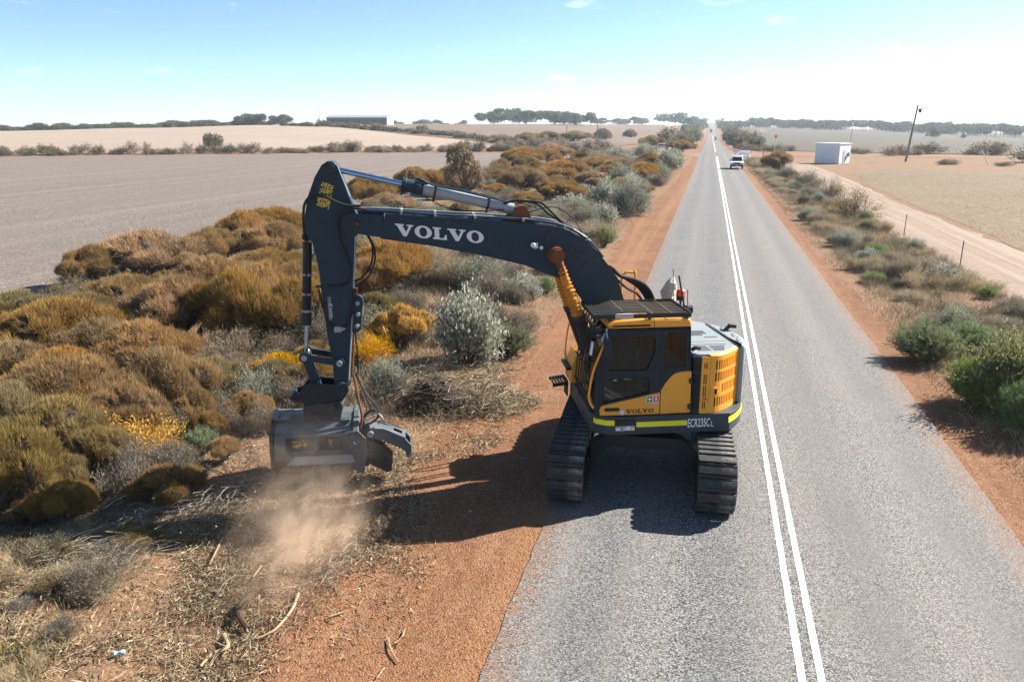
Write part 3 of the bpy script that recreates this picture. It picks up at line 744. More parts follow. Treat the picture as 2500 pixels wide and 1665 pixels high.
PROTO = {
    'ochre': [dome(OCHRE, 7), dome(OCHRE, 6, spread=.56), dome(OCHRE, 8), dome(OCHRE[:4], 5, spread=.5), dome(OCHRE, 9, 25000)],
    'olive': [dome(OLIVE, 6), dome(OLIVE, 8), dome(OLIVE + OCHRE[:2], 7)],
    'pale': [dome(PALE, 7, 13000, bl=(.06, .11), bw=.02)],
    'yellow': [shrub(YELLOW, 10000, (.06, .11), .022, 30, .6, True, None, 300), dome(YELLOW, 7, 11000, bl=(.05, .10), bw=.022)],
    'silver': [shrub([(.50, .50, .40), (.60, .60, .51), (.36, .37, .26), (.25, .26, .16), (.68, .68, .61)], 6500, (.06, .11), .045, 24, .5),
               shrub([(.42, .42, .31), (.50, .50, .38), (.30, .32, .21), (.22, .24, .14)], 9000, (.05, .1), .022, 28, .7),
               shrub([(.40, .41, .31), (.31, .34, .24), (.48, .49, .38), (.25, .26, .16)], 9000, (.05, .12), .02, 30, .8, False, None, 600)],
    'grey': [shrub(DRY, 6000, (.05, .12), .016, 26, .9, False, None, 2600), shrub(DRY + [(.23, .22, .13), (.20, .20, .12)], 7000, (.05, .1), .018, 26, .9, False, None, 2200),
             shrub([(.48, .38, .25), (.40, .31, .2), (.55, .45, .31), (.3, .25, .16)], 6500, (.08, .2), .013, 26, .9, False, [(.5, .4, .27), (.36, .28, .2)], 2400)],
    'green': [plumes([(.31, .40, .12), (.24, .32, .10), (.39, .45, .15), (.20, .265, .09)]), plumes([(.29, .32, .13), (.23, .27, .12), (.35, .37, .16)], 380), plumes([(.17, .245, .12), (.22, .30, .13), (.28, .35, .14)], 420)],
    'yellowgreen': [shrub([(.24, .27, .09), (.30, .32, .09), (.40, .37, .1), (.17, .215, .085), (.5, .43, .1)], 11000, (.05, .09), .028, 30, .7, True, None, 300)],
    'fallen': [plumes([(.16, .195, .095), (.2, .235, .12), (.12, .155, .08), (.27, .245, .14)], 320, 40)],
    'twiggy': [shrub([(.30, .225, .10), (.25, .2, .09), (.36, .27, .13)], 2600, (.05, .1), .016, 18, .12, False, [(.16, .12, .1), (.23, .18, .14)], 700)],
    'tall': [tree([(.33, .23, .10), (.28, .20, .095), (.38, .27, .13)], [((-.1, 0, .90), .24), ((-.5, .1, .80), .26), ((.25, -.1, .74), .22), ((-.3, 0, .60), .22), ((.5, .1, .52), .26), ((-.65, 0, .40), .24), ((.15, .3, .42), .2), ((.05, -.3, .62), .2), ((.7, -.1, .30), .22)], 4200, .075, .05, .5, .8, .2, .05)],
    'round': [tree([(.22, .18, .095), (.27, .21, .11), (.165, .145, .085)], [((0, 0, .70), .55), ((.35, .2, .55), .45), ((-.4, -.1, .56), .45), ((.1, -.4, .5), .42), ((0, .4, .5), .4), ((-.2, .3, .66), .36)], 6000, .075, .05, .4, .62, .3, .0)],
    'gum': [tree(GUM, rclumps(9, .62, .92, .62, .22, .36), 1800, .11, .03, .8, .45, .5), tree(GUM, rclumps(11, .5, .9, .7, .22, .4), 2000, .12, .03, .8, .5, .45),
            tree(GUM, rclumps(7, .72, .95, .55, .2, .34), 1500, .11, .026, .9, .38, .6), tree(GUM, rclumps(12, .35, .85, .75, .26, .42), 2200, .13, .03, .6, .6, .3)],
    'scrub': [shrub(SCRUB, 1800, (.12, .22), .10, 12, .8, True, None, 0), shrub(SCRUB + [(.12, .125, .07)], 1800, (.12, .22), .10, 12, .8, True, None, 0)],
    'hedge': [shrub(DRY, 2200, (.09, .18), .05, 14, .8, True, None, 300), shrub([(.27, .23, .15), (.22, .2, .12), (.32, .27, .19)], 2200, (.09, .18), .05, 14, .8, True, None, 300), shrub([(.42, .33, .25), (.36, .28, .22), (.48, .4, .32)], 1800, (.08, .16), .04, 14, .8, True, None, 500)],
    'broad': [tree([(.17, .165, .095), (.205, .185, .11), (.14, .14, .085)], rclumps(9, .3, .75, .6, .3, .46), 2400, .12, .04, .4, .7, .3)],
    'strawtuft': [shrub([(.58, .45, .27), (.50, .38, .22), (.64, .52, .33), (.42, .32, .2)], 2600, (.18, .42), .012, 8, 1.0, False, [(.55, .43, .27)], 400)],
}
KIND = {'ochre': ('ochre_bush', 'bush', 'ochre dome bushes of the roadside thicket'), 'olive': ('olive_bush', 'bush', 'olive dome bushes'), 'pale': ('pale_flowering_bush', 'bush', None),
        'yellow': ('yellow_bush', 'bush', 'yellow flowering bushes'), 'silver': ('silver_shrub', 'shrub', 'silver leaved shrubs'), 'grey': ('dry_shrub', 'shrub', 'dry grey shrubs'),
        'green': ('green_shrub', 'shrub', 'green feathery shrubs'), 'yellowgreen': ('leafy_bush', 'bush', None), 'fallen': ('felled_branches', 'branches', None), 'twiggy': ('twiggy_shrub', 'shrub', 'open twiggy shrubs'),
        'tall': ('feathery_tree', 'tree', None), 'round': ('round_tree', 'tree', 'round dark trees'), 'gum': ('gum_tree', 'tree', None), 'scrub': ('scrub_bush', 'bush', None), 'hedge': ('hedge_shrub', 'shrub', None), 'broad': ('broad_tree', 'tree', None), 'strawtuft': ('grass_tuft', 'grass', None)}
def plant(kind, x, y, w, h, label, group=None, var=None, rz=None, dz=0.0, near=True):
    nm, cat, grp = KIND[kind]; pr = PROTO[kind]; cm, tm = pr[random.randrange(len(pr)) if var is None else var % len(pr)]
    e = empty(nm, (x, y, (gz(x, y) if near else tz(x, y)) + dz), random.uniform(0, 6.28) if rz is None else rz, (w / 2, w / 2, h))
    tag(e, label, cat, group or grp)
    link('crown', cm, e); link('trunk', tm, e)
    return e
ORD = ['first', 'second', 'third', 'fourth', 'fifth', 'sixth', 'seventh', 'eighth', 'ninth', 'tenth', 'eleventh', 'twelfth', 'thirteenth', 'fourteenth', 'fifteenth', 'sixteenth', 'seventeenth', 'eighteenth', 'nineteenth']
def ordn(i):
    if i < 19: return ORD[i]
    n = i + 1; t = {2: 'twent', 3: 'thirt', 4: 'fort', 5: 'fift', 6: 'sixt', 7: 'sevent', 8: 'eight', 9: 'ninet', 10: 'hundr'}[n // 10]
    return t + 'ieth' if n % 10 == 0 else t + 'y ' + ORD[n % 10 - 1]
BUSHES = [
    ('ochre', -23.02, 26.01, 1.7, 1.27, 'ochre dome bush with bare grey underside at the pale field edge'),
    ('ochre', -21.91, 27.59, 3.59, 1.53, 'broad ochre dome bush farthest back against the grey field, left of the excavator'),
    ('ochre', -21.29, 31.26, 1.82, 1.34, 'small leaning ochre bush standing alone at the grey field edge'),
    ('ochre', -22.69, 35.96, 2.08, 1.54, 'ochre dome bush with bare stems left of the cluster behind the stick'),
    ('ochre', -23.43, 40.33, 3.34, 1.73, 'topmost ochre dome bush of the cluster just left of the stick'),
    ('ochre', -19.23, 33.1, 2.47, 1.36, 'wide ochre dome bush under the topmost one, touching the stick outline'),
    ('ochre', -16.28, 27.82, 2.16, 1.09, 'flat ochre cushion bush left of the middle of the stick'),
    ('ochre', -17.71, 21.29, 2.04, 1.21, 'dark ochre dome bush in front of the broad far one'),
    ('ochre', -16.05, 23.53, 2.2, 1.33, 'long ochre cushion bush in the middle of the left thicket'),
    ('ochre', -13.95, 23.37, 1.99, 1.34, 'ochre dome bush beside the bucket cylinder'),
    ('ochre', -14.26, 18.98, 2.03, 1.54, 'large ochre dome bush with shaded twiggy base in mid thicket'),
    ('ochre', -12.46, 19.1, 1.64, 1.78, 'large ochre dome bush overhanging the dark hollow left of the cylinder'),
    ('pale', -14.85, 17.96, 1.9, 0.95, 'pale yellow flowering bush in the middle of the ochre thicket'),
    ('olive', -20.5, 19.92, 1.56, 0.93, 'olive dome bush at the left edge beside the grey field'),
    ('twiggy', -20.56, 22.17, 2.04, 0.96, 'thin open twiggy shrub casting shade on the pale field edge'),
    ('ochre', -17.49, 19.2, 1.7, 0.98, 'ochre dome bush between the open twiggy shrub and the pale yellow bush'),
    ('ochre', -17.62, 16.46, 1.84, 0.95, 'ochre dome bush cut by the left edge, in the second row'),
    ('ochre', -16.32, 16.9, 2.25, 1.23, 'broad ochre dome bush second from the left edge'),
    ('ochre', -13.24, 16.19, 1.93, 1.12, 'ochre dome bush directly below the pale yellow bush'),
    ('ochre', -10.93, 13.87, 1.27, 1.22, 'ochre dome bush at the right end of the front thicket'),
    ('ochre', -12.41, 12.81, 1.77, 1.11, 'large ochre dome bush in the front row, left of the mulcher'),
    ('ochre', -15.97, 14.78, 1.62, 0.86, 'ochre dome bush at the left edge above the dark twig hollow'),
    ('ochre', -10.78, 12.58, 1.06, 0.93, 'ochre brown bush in the front row nearest the yellow tipped shrubs'),
    ('ochre', -14.25, 14.69, 1.37, 0.8, 'ochre cushion bush between two larger domes near the left edge'),
    ('olive', -12.4, 11.37, 1.08, 1.03, 'olive brown bush at the left edge beside the dark twig hollow'),
    ('olive', -11.16, 11.36, 1.29, 0.95, 'olive brown bush at the front left corner of the thicket'),
    ('olive', -10.51, 9.45, 1.05, 1.13, 'dark olive bush at the left edge, nearest the cleared ground'),
    ('ochre', -10.91, 19.5, 1.0, 1.46, 'ochre bush hidden behind the lower stick and cylinder'),
    ('ochre', -11.22, 27.24, 2.59, 1.56, 'tall ochre dome bush right of the stick, under the boom'),
    ('ochre', -11.56, 25.98, 1.15, 1.18, 'small ochre bush pressed against the right side of the stick'),
    ('olive', -9.49, 21.95, 1.0, 0.94, 'olive bush just above the yellow flowering bush'),
    ('ochre', -14.57, 34.79, 2.32, 0.85, 'far ochre dome bush seen just below the boom lettering'),
    ('ochre', -21.37, 51.86, 3.09, 1.63, 'ochre dome bush rising above the boom beside the stick joint'),
    ('ochre', -28.14, 75.37, 4.21, 2.27, 'ochre dome bush at the grey field edge behind the arm cylinder'),
    ('tall', -20.64, 67.58, 3.48, 4.3, 'tall feathery brown tree rising above the arm cylinder'),
    ('ochre', -26.52, 103.7, 2.59, 2.06, 'ochre dome bush at the field end left of the upper thicket'),
    ('ochre', -27.53, 122.54, 6.76, 3.09, 'ochre dome bush at the far left of the upper thicket'),
    ('ochre', -16.91, 73.06, 3.99, 2.5, 'round ochre dome bush with bare trunk above the boom'),
    ('ochre', -26.77, 140.43, 7.24, 3.38, 'tall ochre dome bush at the back of the upper thicket'),
    ('ochre', -14.85, 84.67, 5.56, 2.59, 'broad ochre dome bush in the middle of the upper thicket'),
    ('ochre', -11.01, 80.58, 4.18, 1.75, 'low dark ochre dome bush in front of the long ochre bank'),
    ('ochre', -15.18, 107.26, 5.16, 2.13, 'ochre dome bush at the left end of the long ochre bank'),
    ('ochre', -10.8, 101.91, 4.87, 2.16, 'ochre dome bush in the middle of the long ochre bank'),
    ('ochre', -7.1, 89.86, 4.14, 2.29, 'ochre dome bush at the roadside end of the long ochre bank'),
    ('ochre', -13.96, 77.33, 2.86, 1.57, 'small ochre dome bush between two broad domes above the boom'),
    ('ochre', -11.66, 65.84, 3.53, 1.63, 'ochre dome bush nearest the boom elbow'),
    ('ochre', -13.92, 62.23, 2.86, 1.13, 'ochre cushion bush right behind the arm cylinder'),
    ('ochre', -18.04, 69.02, 2.03, 1.09, 'small ochre dome bush touching the arm cylinder'),
    ('ochre', -5.58, 74.24, 2.05, 1.12, 'small ochre bush beside the silver roadside shrub'),
    ('olive', -59.68, 266.15, 7.77, 3.9, 'far olive bush at the back of the roadside scrub, left one'),
    ('olive', -54.27, 274.23, 9.49, 4.12, 'far olive bush at the back of the roadside scrub, right one'),
    ('olive', -64.04, 253.63, 8.37, 2.73, 'far olive bush where the hedgerow meets the scrub'),
    ('olive', -50.71, 311.57, 11.78, 4.03, 'low far olive bush beside the dark round tree'),
    ('round', -45.97, 357.92, 9.48, 6.17, 'dark round tree standing above the far scrub, left of the pair'),
    ('round', -42.8, 450.4, 8.93, 5.57, 'dark round tree standing above the far scrub, right of the pair'),
    ('olive', -17.54, 253.85, 7.52, 3.83, 'far brown bush beside the hidden vehicle'),
    ('silver', -5.19, 57.02, 2.84, 2.46, 'silver green roadside shrub spilling toward the gravel shoulder'),
    ('silver', -7.1, 58.67, 2.4, 2.04, 'silver green shrub beside the large roadside one'),
    ('green', -5.07, 41.17, 1.81, 1.44, 'yellow green feathery bush beside the gravel shoulder above the boom'),
    ('silver', -5.56, 94.73, 3.07, 2.01, 'pale silver shrub on the shoulder side of the ochre bank'),
    ('silver', -5.81, 123.13, 3.96, 2.49, 'silver green shrub at the roadside, second before the crossroad'),
    ('green', -6.54, 158.9, 4.07, 2.76, 'green shrub at the roadside, nearest the crossroad'),
    ('olive', -7.34, 212.95, 6.06, 2.98, 'brown bush at the corner of the crossroad'),
    ('silver', -15.92, 145.87, 5.48, 2.27, 'far silver shrub behind the long ochre bank'),
    ('silver', -13.36, 173.16, 5.59, 2.69, 'far silver shrub left of the crossroad'),
    ('silver', -8.11, 28.42, 2.03, 1.33, 'open white leaved shrub just under the boom'),
    ('silver', -5.85, 19.16, 1.66, 1.65, 'large white leaved shrub with dark stems beside the yellow bush'),
    ('grey', -9.12, 23.77, 1.33, 1.05, 'dark grey green shrub above the yellow flowering bush'),
    ('fallen', -5.04, 20.3, 2.26, 1.06, 'dark green felled branches sprawling at the gravel edge'),
    ('yellow', -7.92, 19.82, 1.28, 1.18, 'bright yellow flowering bush right of the stick'),
    ('yellow', -8.2, 18.33, 0.84, 0.69, 'orange yellow bush at the foot of the stick'),
    ('green', -5.72, 28.78, 1.34, 0.88, 'green grey shrub behind the sleeved boom cylinder'),
    ('grey', -6.32, 26.89, 1.09, 0.74, 'dry grey shrub at the gravel edge below the boom'),
    ('silver', -6.77, 15.98, 1.09, 0.82, 'cut silver grey shrub right of the mulcher hoses'),
    ('silver', -9.44, 14.86, 1.18, 0.86, 'silver grey shrub left of the mulcher'),
    ('yellow', -9.52, 16.37, 1.02, 0.66, 'orange tipped shrub left of the coupler'),
    ('grey', -8.36, 13.36, 0.9, 0.71, 'grey shrub against the left end of the mulcher'),
    ('green', -8.98, 12.21, 1.01, 0.65, 'dark blue green shrub in the shade left of the mulcher'),
    ('yellow', -10.23, 11.86, 1.23, 0.58, 'yellow tipped low shrub in the front left thicket'),
    ('grey', -9.95, 12.7, 0.73, 0.59, 'small dry grey shrub between the thicket and the blue green shrub'),
    ('silver', -7.05, 49.1, 1.77, 1.44, 'pale dry shrub above the boom elbow'),
    ('grey', -8.42, 48.85, 2.03, 1.43, 'dry straw coloured shrub above the boom elbow'),
    ('grey', -8.24, 60.34, 1.85, 1.31, 'dry grey shrub left of the silver roadside shrub'),
    ('grey', -13.34, 51.13, 2.43, 1.12, 'grey shrub behind the arm cylinder base'),
    ('twiggy', -24.72, 93.85, 2.94, 2.09, 'dead twisted tree with bare dark limbs beside the upper thicket'),
    ('green', 5.92, 22.41, 1.58, 1.22, 'green feathery bush nearest the right gravel edge'),
    ('green', 7.32, 23.66, 1.45, 0.96, 'light green feathery bush behind the nearest one on the right verge'),
    ('green', 6.1, 18.85, 1.17, 1.29, 'large green feathery bush at the right edge, front one'),
    ('yellowgreen', 6.82, 18.8, 1.36, 1.44, 'large yellow green bush cut by the right edge'),
    ('green', 6.58, 17.0, 1.15, 1.39, 'dark green bush cut by the right edge, closest to camera'),
    ('twiggy', 9.82, 59.35, 3.11, 1.76, 'open brown green small tree leaning on the right verge'),
    ('twiggy', 10.32, 73.71, 1.93, 1.67, 'small leaning brown shrub beside the pale farm track'),
    ('olive', 9.59, 121.06, 4.07, 2.87, 'grey green shrub beside the wire gate left of the white hut'),
    ('grey', 9.19, 101.77, 2.2, 1.77, 'grey green shrub below the one beside the gate'),
    ('grey', 9.76, 87.45, 3.14, 1.73, 'brown grey shrub on the right verge above the small tree'),
    ('silver', 7.17, 44.48, 1.61, 0.89, 'blue silver low shrub on the right verge'),
    ('green', 8.35, 45.3, 0.87, 0.65, 'small dark green shrub beside the blue silver one'),
    ('green', 6.7, 33.97, 1.4, 0.58, 'low bright green shrub beside the right gravel edge'),
    ('grey', 7.98, 34.68, 1.25, 1.09, 'dry grey shrub tangle in the middle of the right verge'),
    ('grey', 9.71, 35.06, 1.16, 0.77, 'dry grey shrub at the foot of the nearest fence post'),
    ('grey', 7.78, 26.99, 1.42, 0.69, 'fallen grey twig shrub above the green feathery bushes'),
    ('grey', 9.28, 27.26, 1.09, 0.32, 'grey shrub beside the farm track at the right edge'),
    ('green', 10.07, 31.45, 0.89, 0.62, 'small green shrub beside the farm track'),
]
for i, (k, x, y, w, h, lab) in enumerate(BUSHES):
    dm = k in ('ochre', 'olive', 'pale')
    if x > 5 and y < 30 and k in ('green', 'yellowgreen'): w *= 1.6; h *= 1.12
    if k == 'yellow': w *= 1.3; h *= 1.1
    if dm and x < -9 and y < 36: w *= 1.32; h *= 1.28
    w = max(w * (1.28 if dm else 1.12), h * (1.45 if dm else 1.1) if k not in ('tall', 'round', 'twiggy') else 0)
    plant(k, x, y, w, h * (1.04 if dm else 1.0), lab, var=2 if k == 'green' and 'dark' in lab else i, dz=-.28 * h if k == 'round' else 0.0)
# domes packed between the named ones
random.seed(15)
taken = [(b[1], b[2], b[3]) for b in BUSHES]
def fill(n, box, wr, hr, sep, lab, grp, kinds, test):
    c_ = 0; tries = 0
    while c_ < n and tries < 6000:
        tries += 1; x = random.uniform(box[0], box[1]); y = random.uniform(box[2], box[3])
        if not test(x, y): continue
        w = random.uniform(*wr)
        if any((x - a) ** 2 + (y - b) ** 2 < (sep * (w + q) / 2) ** 2 for a, b, q in taken): continue
        taken.append((x, y, w)); plant(random.choice(kinds), x, y, w, w * random.uniform(*hr), lab, grp); c_ += 1
    return c_
fill(22, (-22.2, -9.0, 9.6, 30), (1.5, 2.6), (.5, .68), .62, 'ochre dome bush packed between the larger domes of the left thicket', 'ochre domes packed in the left thicket', ['ochre'] * 7 + ['olive'] * 2 + ['grey'], lambda x, y: x < -9.2 - (0 if y > 17 else (17 - y) * .12) and not (y > 20 and x > -12.5) and y > 9.3 + (x + 9) * -.22 and not (y < 18.2 and x > -10.4 and y > 13.2))
fill(40, (-27, -6.5, 56, 135), (2.6, 5.0), (.46, .62), .54, 'ochre dome bush packed between the larger domes of the upper thicket', 'ochre domes packed in the upper thicket', ['ochre'] * 6 + ['olive'] * 2 + ['silver', 'grey'], lambda x, y: x < -6.5 - (0 if y > 70 else 5))
fill(34, (-22, -8.5, 26, 56), (1.4, 2.6), (.42, .58), .62, 'ochre or grey bush scattered over the verge behind the boom', 'bushes scattered behind the boom', ['ochre'] * 4 + ['grey'] * 4 + ['silver'] * 2, lambda x, y: True)
fill(26, (-12.2, -8.0, 9.2, 14.2), (.8, 1.5), (.5, .7), .52, 'shaded low bush along the front edge of the left thicket', 'low bushes along the thicket front', ['olive', 'ochre', 'grey', 'olive', 'grey', 'ochre'], lambda x, y: x < -8.0 - max(0, 10.6 - y) * .8 and not (x > -8.6 and y > 12))
fill(20, (-12.4, -8.3, 12.4, 19), (1.1, 1.9), (.5, .7), .5, 'low bush between thicket and mulching head', 'low bushes beside the mulching head', ['olive', 'grey', 'grey', 'ochre', 'ochre', 'olive'], lambda x, y: x < -8.7 or y > 15)
# low dry scrub that fills the ground between the named bushes
random.seed(5)
n_s = 0
while n_s < 200:
    y = (16 + 130 * random.random() ** 1.6) if n_s < 120 else random.uniform(17, 58); x = random.uniform(-22, -4.9) if n_s < 120 else random.uniform(-13, -4.9)
    if y < 24 and x < -9.5 and random.random() < .5: continue
    if any((x - b[1]) ** 2 + (y - b[2]) ** 2 < (b[3] * .42) ** 2 for b in BUSHES): continue
    if y < 18.5 and -9 < x < -4: continue
    w = random.uniform(.8, 1.7) * (1 + y / 130)
    plant(random.choice(['grey', 'grey', 'grey', 'silver']), x, y, w, w * random.uniform(.4, .62), 'low dry shrub filling the scrub between the larger left verge bushes', 'low shrubs of the left verge')
    n_s += 1
n_s = 0
while n_s < 105:
    y = 20 + 130 * random.random() ** 1.4; x = random.uniform(6.6, 10.5)
    if any((x - b[1]) ** 2 + (y - b[2]) ** 2 < (b[3] * .45) ** 2 for b in BUSHES): continue
    w = random.uniform(.6, 1.35) * (1 + y / 120)
    plant(random.choice(['grey', 'grey', 'silver', 'green', 'strawtuft', 'strawtuft', 'strawtuft']), x, y, w, w * random.uniform(.35, .55), 'low plant among the dry growth between right gravel edge and fence', 'low plants of the right verge')
    n_s += 1
random.seed(77)
for i in range(46):
    y = random.uniform(5.4, 9.4); x = random.uniform(-10.6, -6.9 - max(0, y - 6.5) * .35); w = random.uniform(.35, .95)
    plant(random.choice(['strawtuft', 'grey', 'grey', 'strawtuft', 'olive', 'strawtuft']), x, y, w, w * random.uniform(.3, .5), 'small dry clump in the low growth at the lower left corner', 'small clumps of the lower left corner')
# shrubs in the hedgerow beyond the bare field
random.seed(8)
nh = 96
for i in range(nh):
    t = 0.10 + 0.90 * (i + random.uniform(-.3, .3)) / nh; p = HA.lerp(HB, t); dist = p.length
    w = random.uniform(2.8, 6.0); h = random.uniform(1.0, 2.8) * (.7 + .3 * w / 5)
    nn = Vector((-.51, .86)) * random.uniform(-1, 5)
    plant('hedge', p.x + nn.x, p.y + nn.y, w, h, ordn(i) + ' dry shrub from the left in the hedgerow beyond the grey field', 'hedgerow shrubs beyond the grey field', near=False)
e = plant('broad', *pol(-33.7, 214), 5.6, 4.2, 'lone dark round bush standing above the dry hedgerow', near=False)
def row(kind, a, b, n, w, h, lab, grp, jit=6, z=0.0, var=None):
    """a row of plants between two (bearing, distance) points"""
    for i in range(n):
        t = (i + random.uniform(-.4, .4)) / max(1, n - 1); az = a[0] + (b[0] - a[0]) * t; d = a[1] + (b[1] - a[1]) * t + random.uniform(-jit, jit)
        x, y = pol(az, d); k = random.uniform(.75, 1.25)
        plant(kind, x, y, random.uniform(*w) * k, random.uniform(*h) * k, lab(i) if callable(lab) else lab, grp, var, None, z, False)
row('hedge', (-7.2, 235), (-14, 215), 14, (4, 7), (2, 3.2), lambda i: ordn(i) + ' brown shrub in the scrub behind the upper thicket, counted from the road', 'brown shrubs behind the upper thicket')
row('scrub', (-29.0, 446), (-13.2, 268), 44, (4, 8), (1.3, 2.7), lambda i: ordn(i) + ' bush from the big shed in the row dividing pale and brown fields', 'bushes between the pale and brown fields', 7)
row('broad', (-45.8, 480), (-30.4, 505), 46, (8, 13), (2.8, 4.2), lambda i: ordn(i) + ' tree from the left along the crest of the pale field', 'trees along the pale field crest', 10, -.9)
for i, (az, d, w, h) in enumerate([(-31.9, 500, 9, 6.0), (-31.2, 505, 12, 7.4), (-30.5, 500, 11, 7.2), (-29.6, 498, 9, 6.2), (-29.0, 492, 11, 6.6)]):
    plant('gum', *pol(az, d), w, h, ordn(i) + ' gum tree from the left in the clump on the pale field crest', 'gum trees on the pale field crest', var=[1, 3, 1, 3, 1][i], dz=-.6, near=False)
random.seed(21)
for i in range(24):
    az = -15.8 + 7.6 * (i + random.uniform(-.4, .4)) / 23; d = 690 + random.uniform(-40, 25)
    k = 1.05 if 3 < i < 18 else .85
    plant('gum', *pol(az, d), random.uniform(11, 17) * k, random.uniform(9.5, 14) * k, ordn(i) + ' gum tree from the left in the large grove behind the brown field', 'gum trees of the large grove', near=False, dz=-.5)
row('gum', (-8.0, 1050), (-4.6, 1000), 16, (12, 19), (6.5, 9.5), lambda i: ordn(i) + ' distant gum tree from the left in the thin row right of the grove', 'distant gum row', 30)
row('gum', (-23.5, 900), (-17.0, 900), 14, (12, 20), (6, 9), lambda i: ordn(i) + ' distant low tree from the left behind the shed horizon', 'distant trees behind the brown field', 30, -2.5)
row('gum', (-3.4, 1080), (-1.0, 900), 9, (16, 24), (10, 14), lambda i: ordn(i) + ' distant gum tree leading up to the left side of the road', 'distant gums left of the road', 20)
# bush walls either side of the far road
random.seed(31)
for s_, nm in ((-1, 'left'), (1, 'right')):
    for i in range(44):
        t = i / 43; y = 245 + 1500 * t ** 1.7; x0 = (-4.8 if s_ < 0 else 7.6) + s_ * random.uniform(1, (14 if s_ < 0 else 6) + 8 * t)
        k = .8 + 1.6 * t
        plant('scrub' if t < .35 else 'gum', x0, y, random.uniform(4.5, 7.5) * k, random.uniform(2.4, 4.0) * (1 + 2.4 * t), ordn(i) + ' tree along the %s side of the far road, counted from the crossroad' % nm, 'trees along the far road', None, near=False)
# the long tree line across the right
random.seed(41)
for i in range(120):
    t = (i + random.uniform(-.4, .4)) / 119; az = 0.9 + 20.5 * t; d = 1000 - 270 * min(1, t * 1.15) + random.uniform(-18, 30); x, y = pol(az, d)
    plant('gum', x, y, random.uniform(12, 19), random.uniform(8.0, 11.5) * (1.12 - .2 * t), 'grey green gum tree in the long tree line across the right horizon', 'long tree line on the right', None, near=False, dz=-.4)
for i, (az, d, w, h) in enumerate([(13.6, 560, 9, 6.5), (16.4, 560, 8, 6.0), (15.2, 600, 4, 3.2)]):
    plant('gum', *pol(az, d), w, h, ORD[i] + ' lone paddock tree from the left in front of the right tree line', 'lone paddock trees', near=False)
# shrubs round the hut, the side road and the pole
random.seed(51)
HS = [(1745, 352), (1800, 352)]
hutbush = [(9.5, 232, 7, 2.6, 'dark'), (12.5, 226, 5, 2.0, ''), (16, 222, 8, 3.0, ''), (20, 228, 6, 2.2, ''), (29, 210, 9, 3.0, ''), (34, 205, 7, 2.3, ''), (40, 196, 9, 3.2, ''), (45, 200, 6, 2.2, ''), (50, 212, 10, 4.0, ''), (61, 205, 12, 4.2, ''), (70, 196, 5, 2.0, ''), (57, 163, 12, 4.2, ''), (70, 168, 11, 3.0, ''), (79, 160, 13, 3.2, ''), (88, 176, 9, 2.4, ''), (39, 150, 5, 1.3, ''), (46, 146, 4, 1.1, ''), (66, 142, 4, 1.0, '')]
for i, (x, y, w, h, _) in enumerate(hutbush):
    plant('hedge', x, y, w * .8, h * .68, ordn(i) + ' brown shrub along the dirt road beyond the white hut, counted from the highway', 'shrubs along the dirt side road', var=1 if i % 3 else 0, near=False)

# ------------------------------------------------------------------ litter, grass and stones (nobody could count them)
def scatter(name, n, sampler, cols, L, W, mat='litter', flat=.25, label=None, cat=None, up=0.0, dia=False):
    Lf = Leaves(); P = sampler(n); n = len(P)
    z = terr(P[:, 0], P[:, 1]) + relief(P[:, 0], P[:, 1])
    P = np.column_stack([P, z + rng.uniform(.0, .05, n)])
    D = rdir(n); D[:, 2] = np.abs(D[:, 2]) * flat + up; D = unit(D)
    ln = rng.uniform(*L, n)
    (Lf.diamonds if dia else Lf.blades)(P, D, ln, rng.uniform(*W, n), pick(cols, n, .25))
    o = link(name, Lf.mesh(name, mat)); return tag(o, label, cat, None, 'stuff')
def near_left(n):
    out = []
    while len(out) < n:
        m_ = 4 * n; y = 4 + 16 * rng.random(m_) ** 1.3; x = rng.uniform(-13, -3.3, m_)
        edge = -4.15 + .55 * np.sin(y * .9) + .4 * np.sin(y * 2.3 + 1)
        f = fbm(x * .8, y * .8, 44, 3)
        ok = (x < edge + np.where(y < 10.5, rng.exponential(.28, m_), rng.exponential(.12, m_))) & (rng.random(m_) < np.clip((f - .28) * 2.6, .08, 1)) & ~((y > 11.5) & (x < -9.6)) & ~((x < -10.5))
        out = np.column_stack([x, y])[ok] if len(out) == 0 else np.vstack([out, np.column_stack([x, y])[ok]])
    return out[:n]
STRAW = [(.56, .43, .26), (.46, .34, .2), (.62, .5, .33), (.34, .25, .15), (.25, .18, .11), (.40, .33, .2), (.17, .12, .08)]
scatter('mulch_litter', 70000, near_left, STRAW, (.05, .20), (.006, .016), flat=.3, label='shredded straw coloured mulch strewn over the cleared ground', cat='mulch')
scatter('wood_chips', 7000, near_left, [(.60, .46, .3), (.5, .36, .21), (.68, .55, .4), (.2, .15, .1)], (.03, .09), (.012, .03), flat=.5, label='pale wood chips scattered over the cleared ground', cat='wood chips', dia=True)
scatter('leaf_scraps', 12000, near_left, [(.17, .19, .09), (.24, .23, .12), (.2, .17, .08), (.34, .30, .16)], (.04, .10), (.012, .025), flat=.5, label='cut green and brown leaf scraps on the cleared ground', cat='leaves', dia=True)
def verge_l(n):
    y = 14 + 150 * rng.random(n) ** 1.7; x = rng.uniform(-22.4, -4.4, n); f = fbm(x * .4, y * .4, 61, 3); k = rng.random(n) < np.clip((f - .25) * 2.5, 0, 1); return np.column_stack([x, y])[k]
def verge_r(n):
    y = 8 + 150 * rng.random(n) ** 1.7; x = rng.uniform(5.55, 11.2, n); f = fbm(x * .6, y * .6, 71, 3); k = rng.random(n) < np.clip((f - .2) * 2.2, 0, 1); return np.column_stack([x, y])[k]
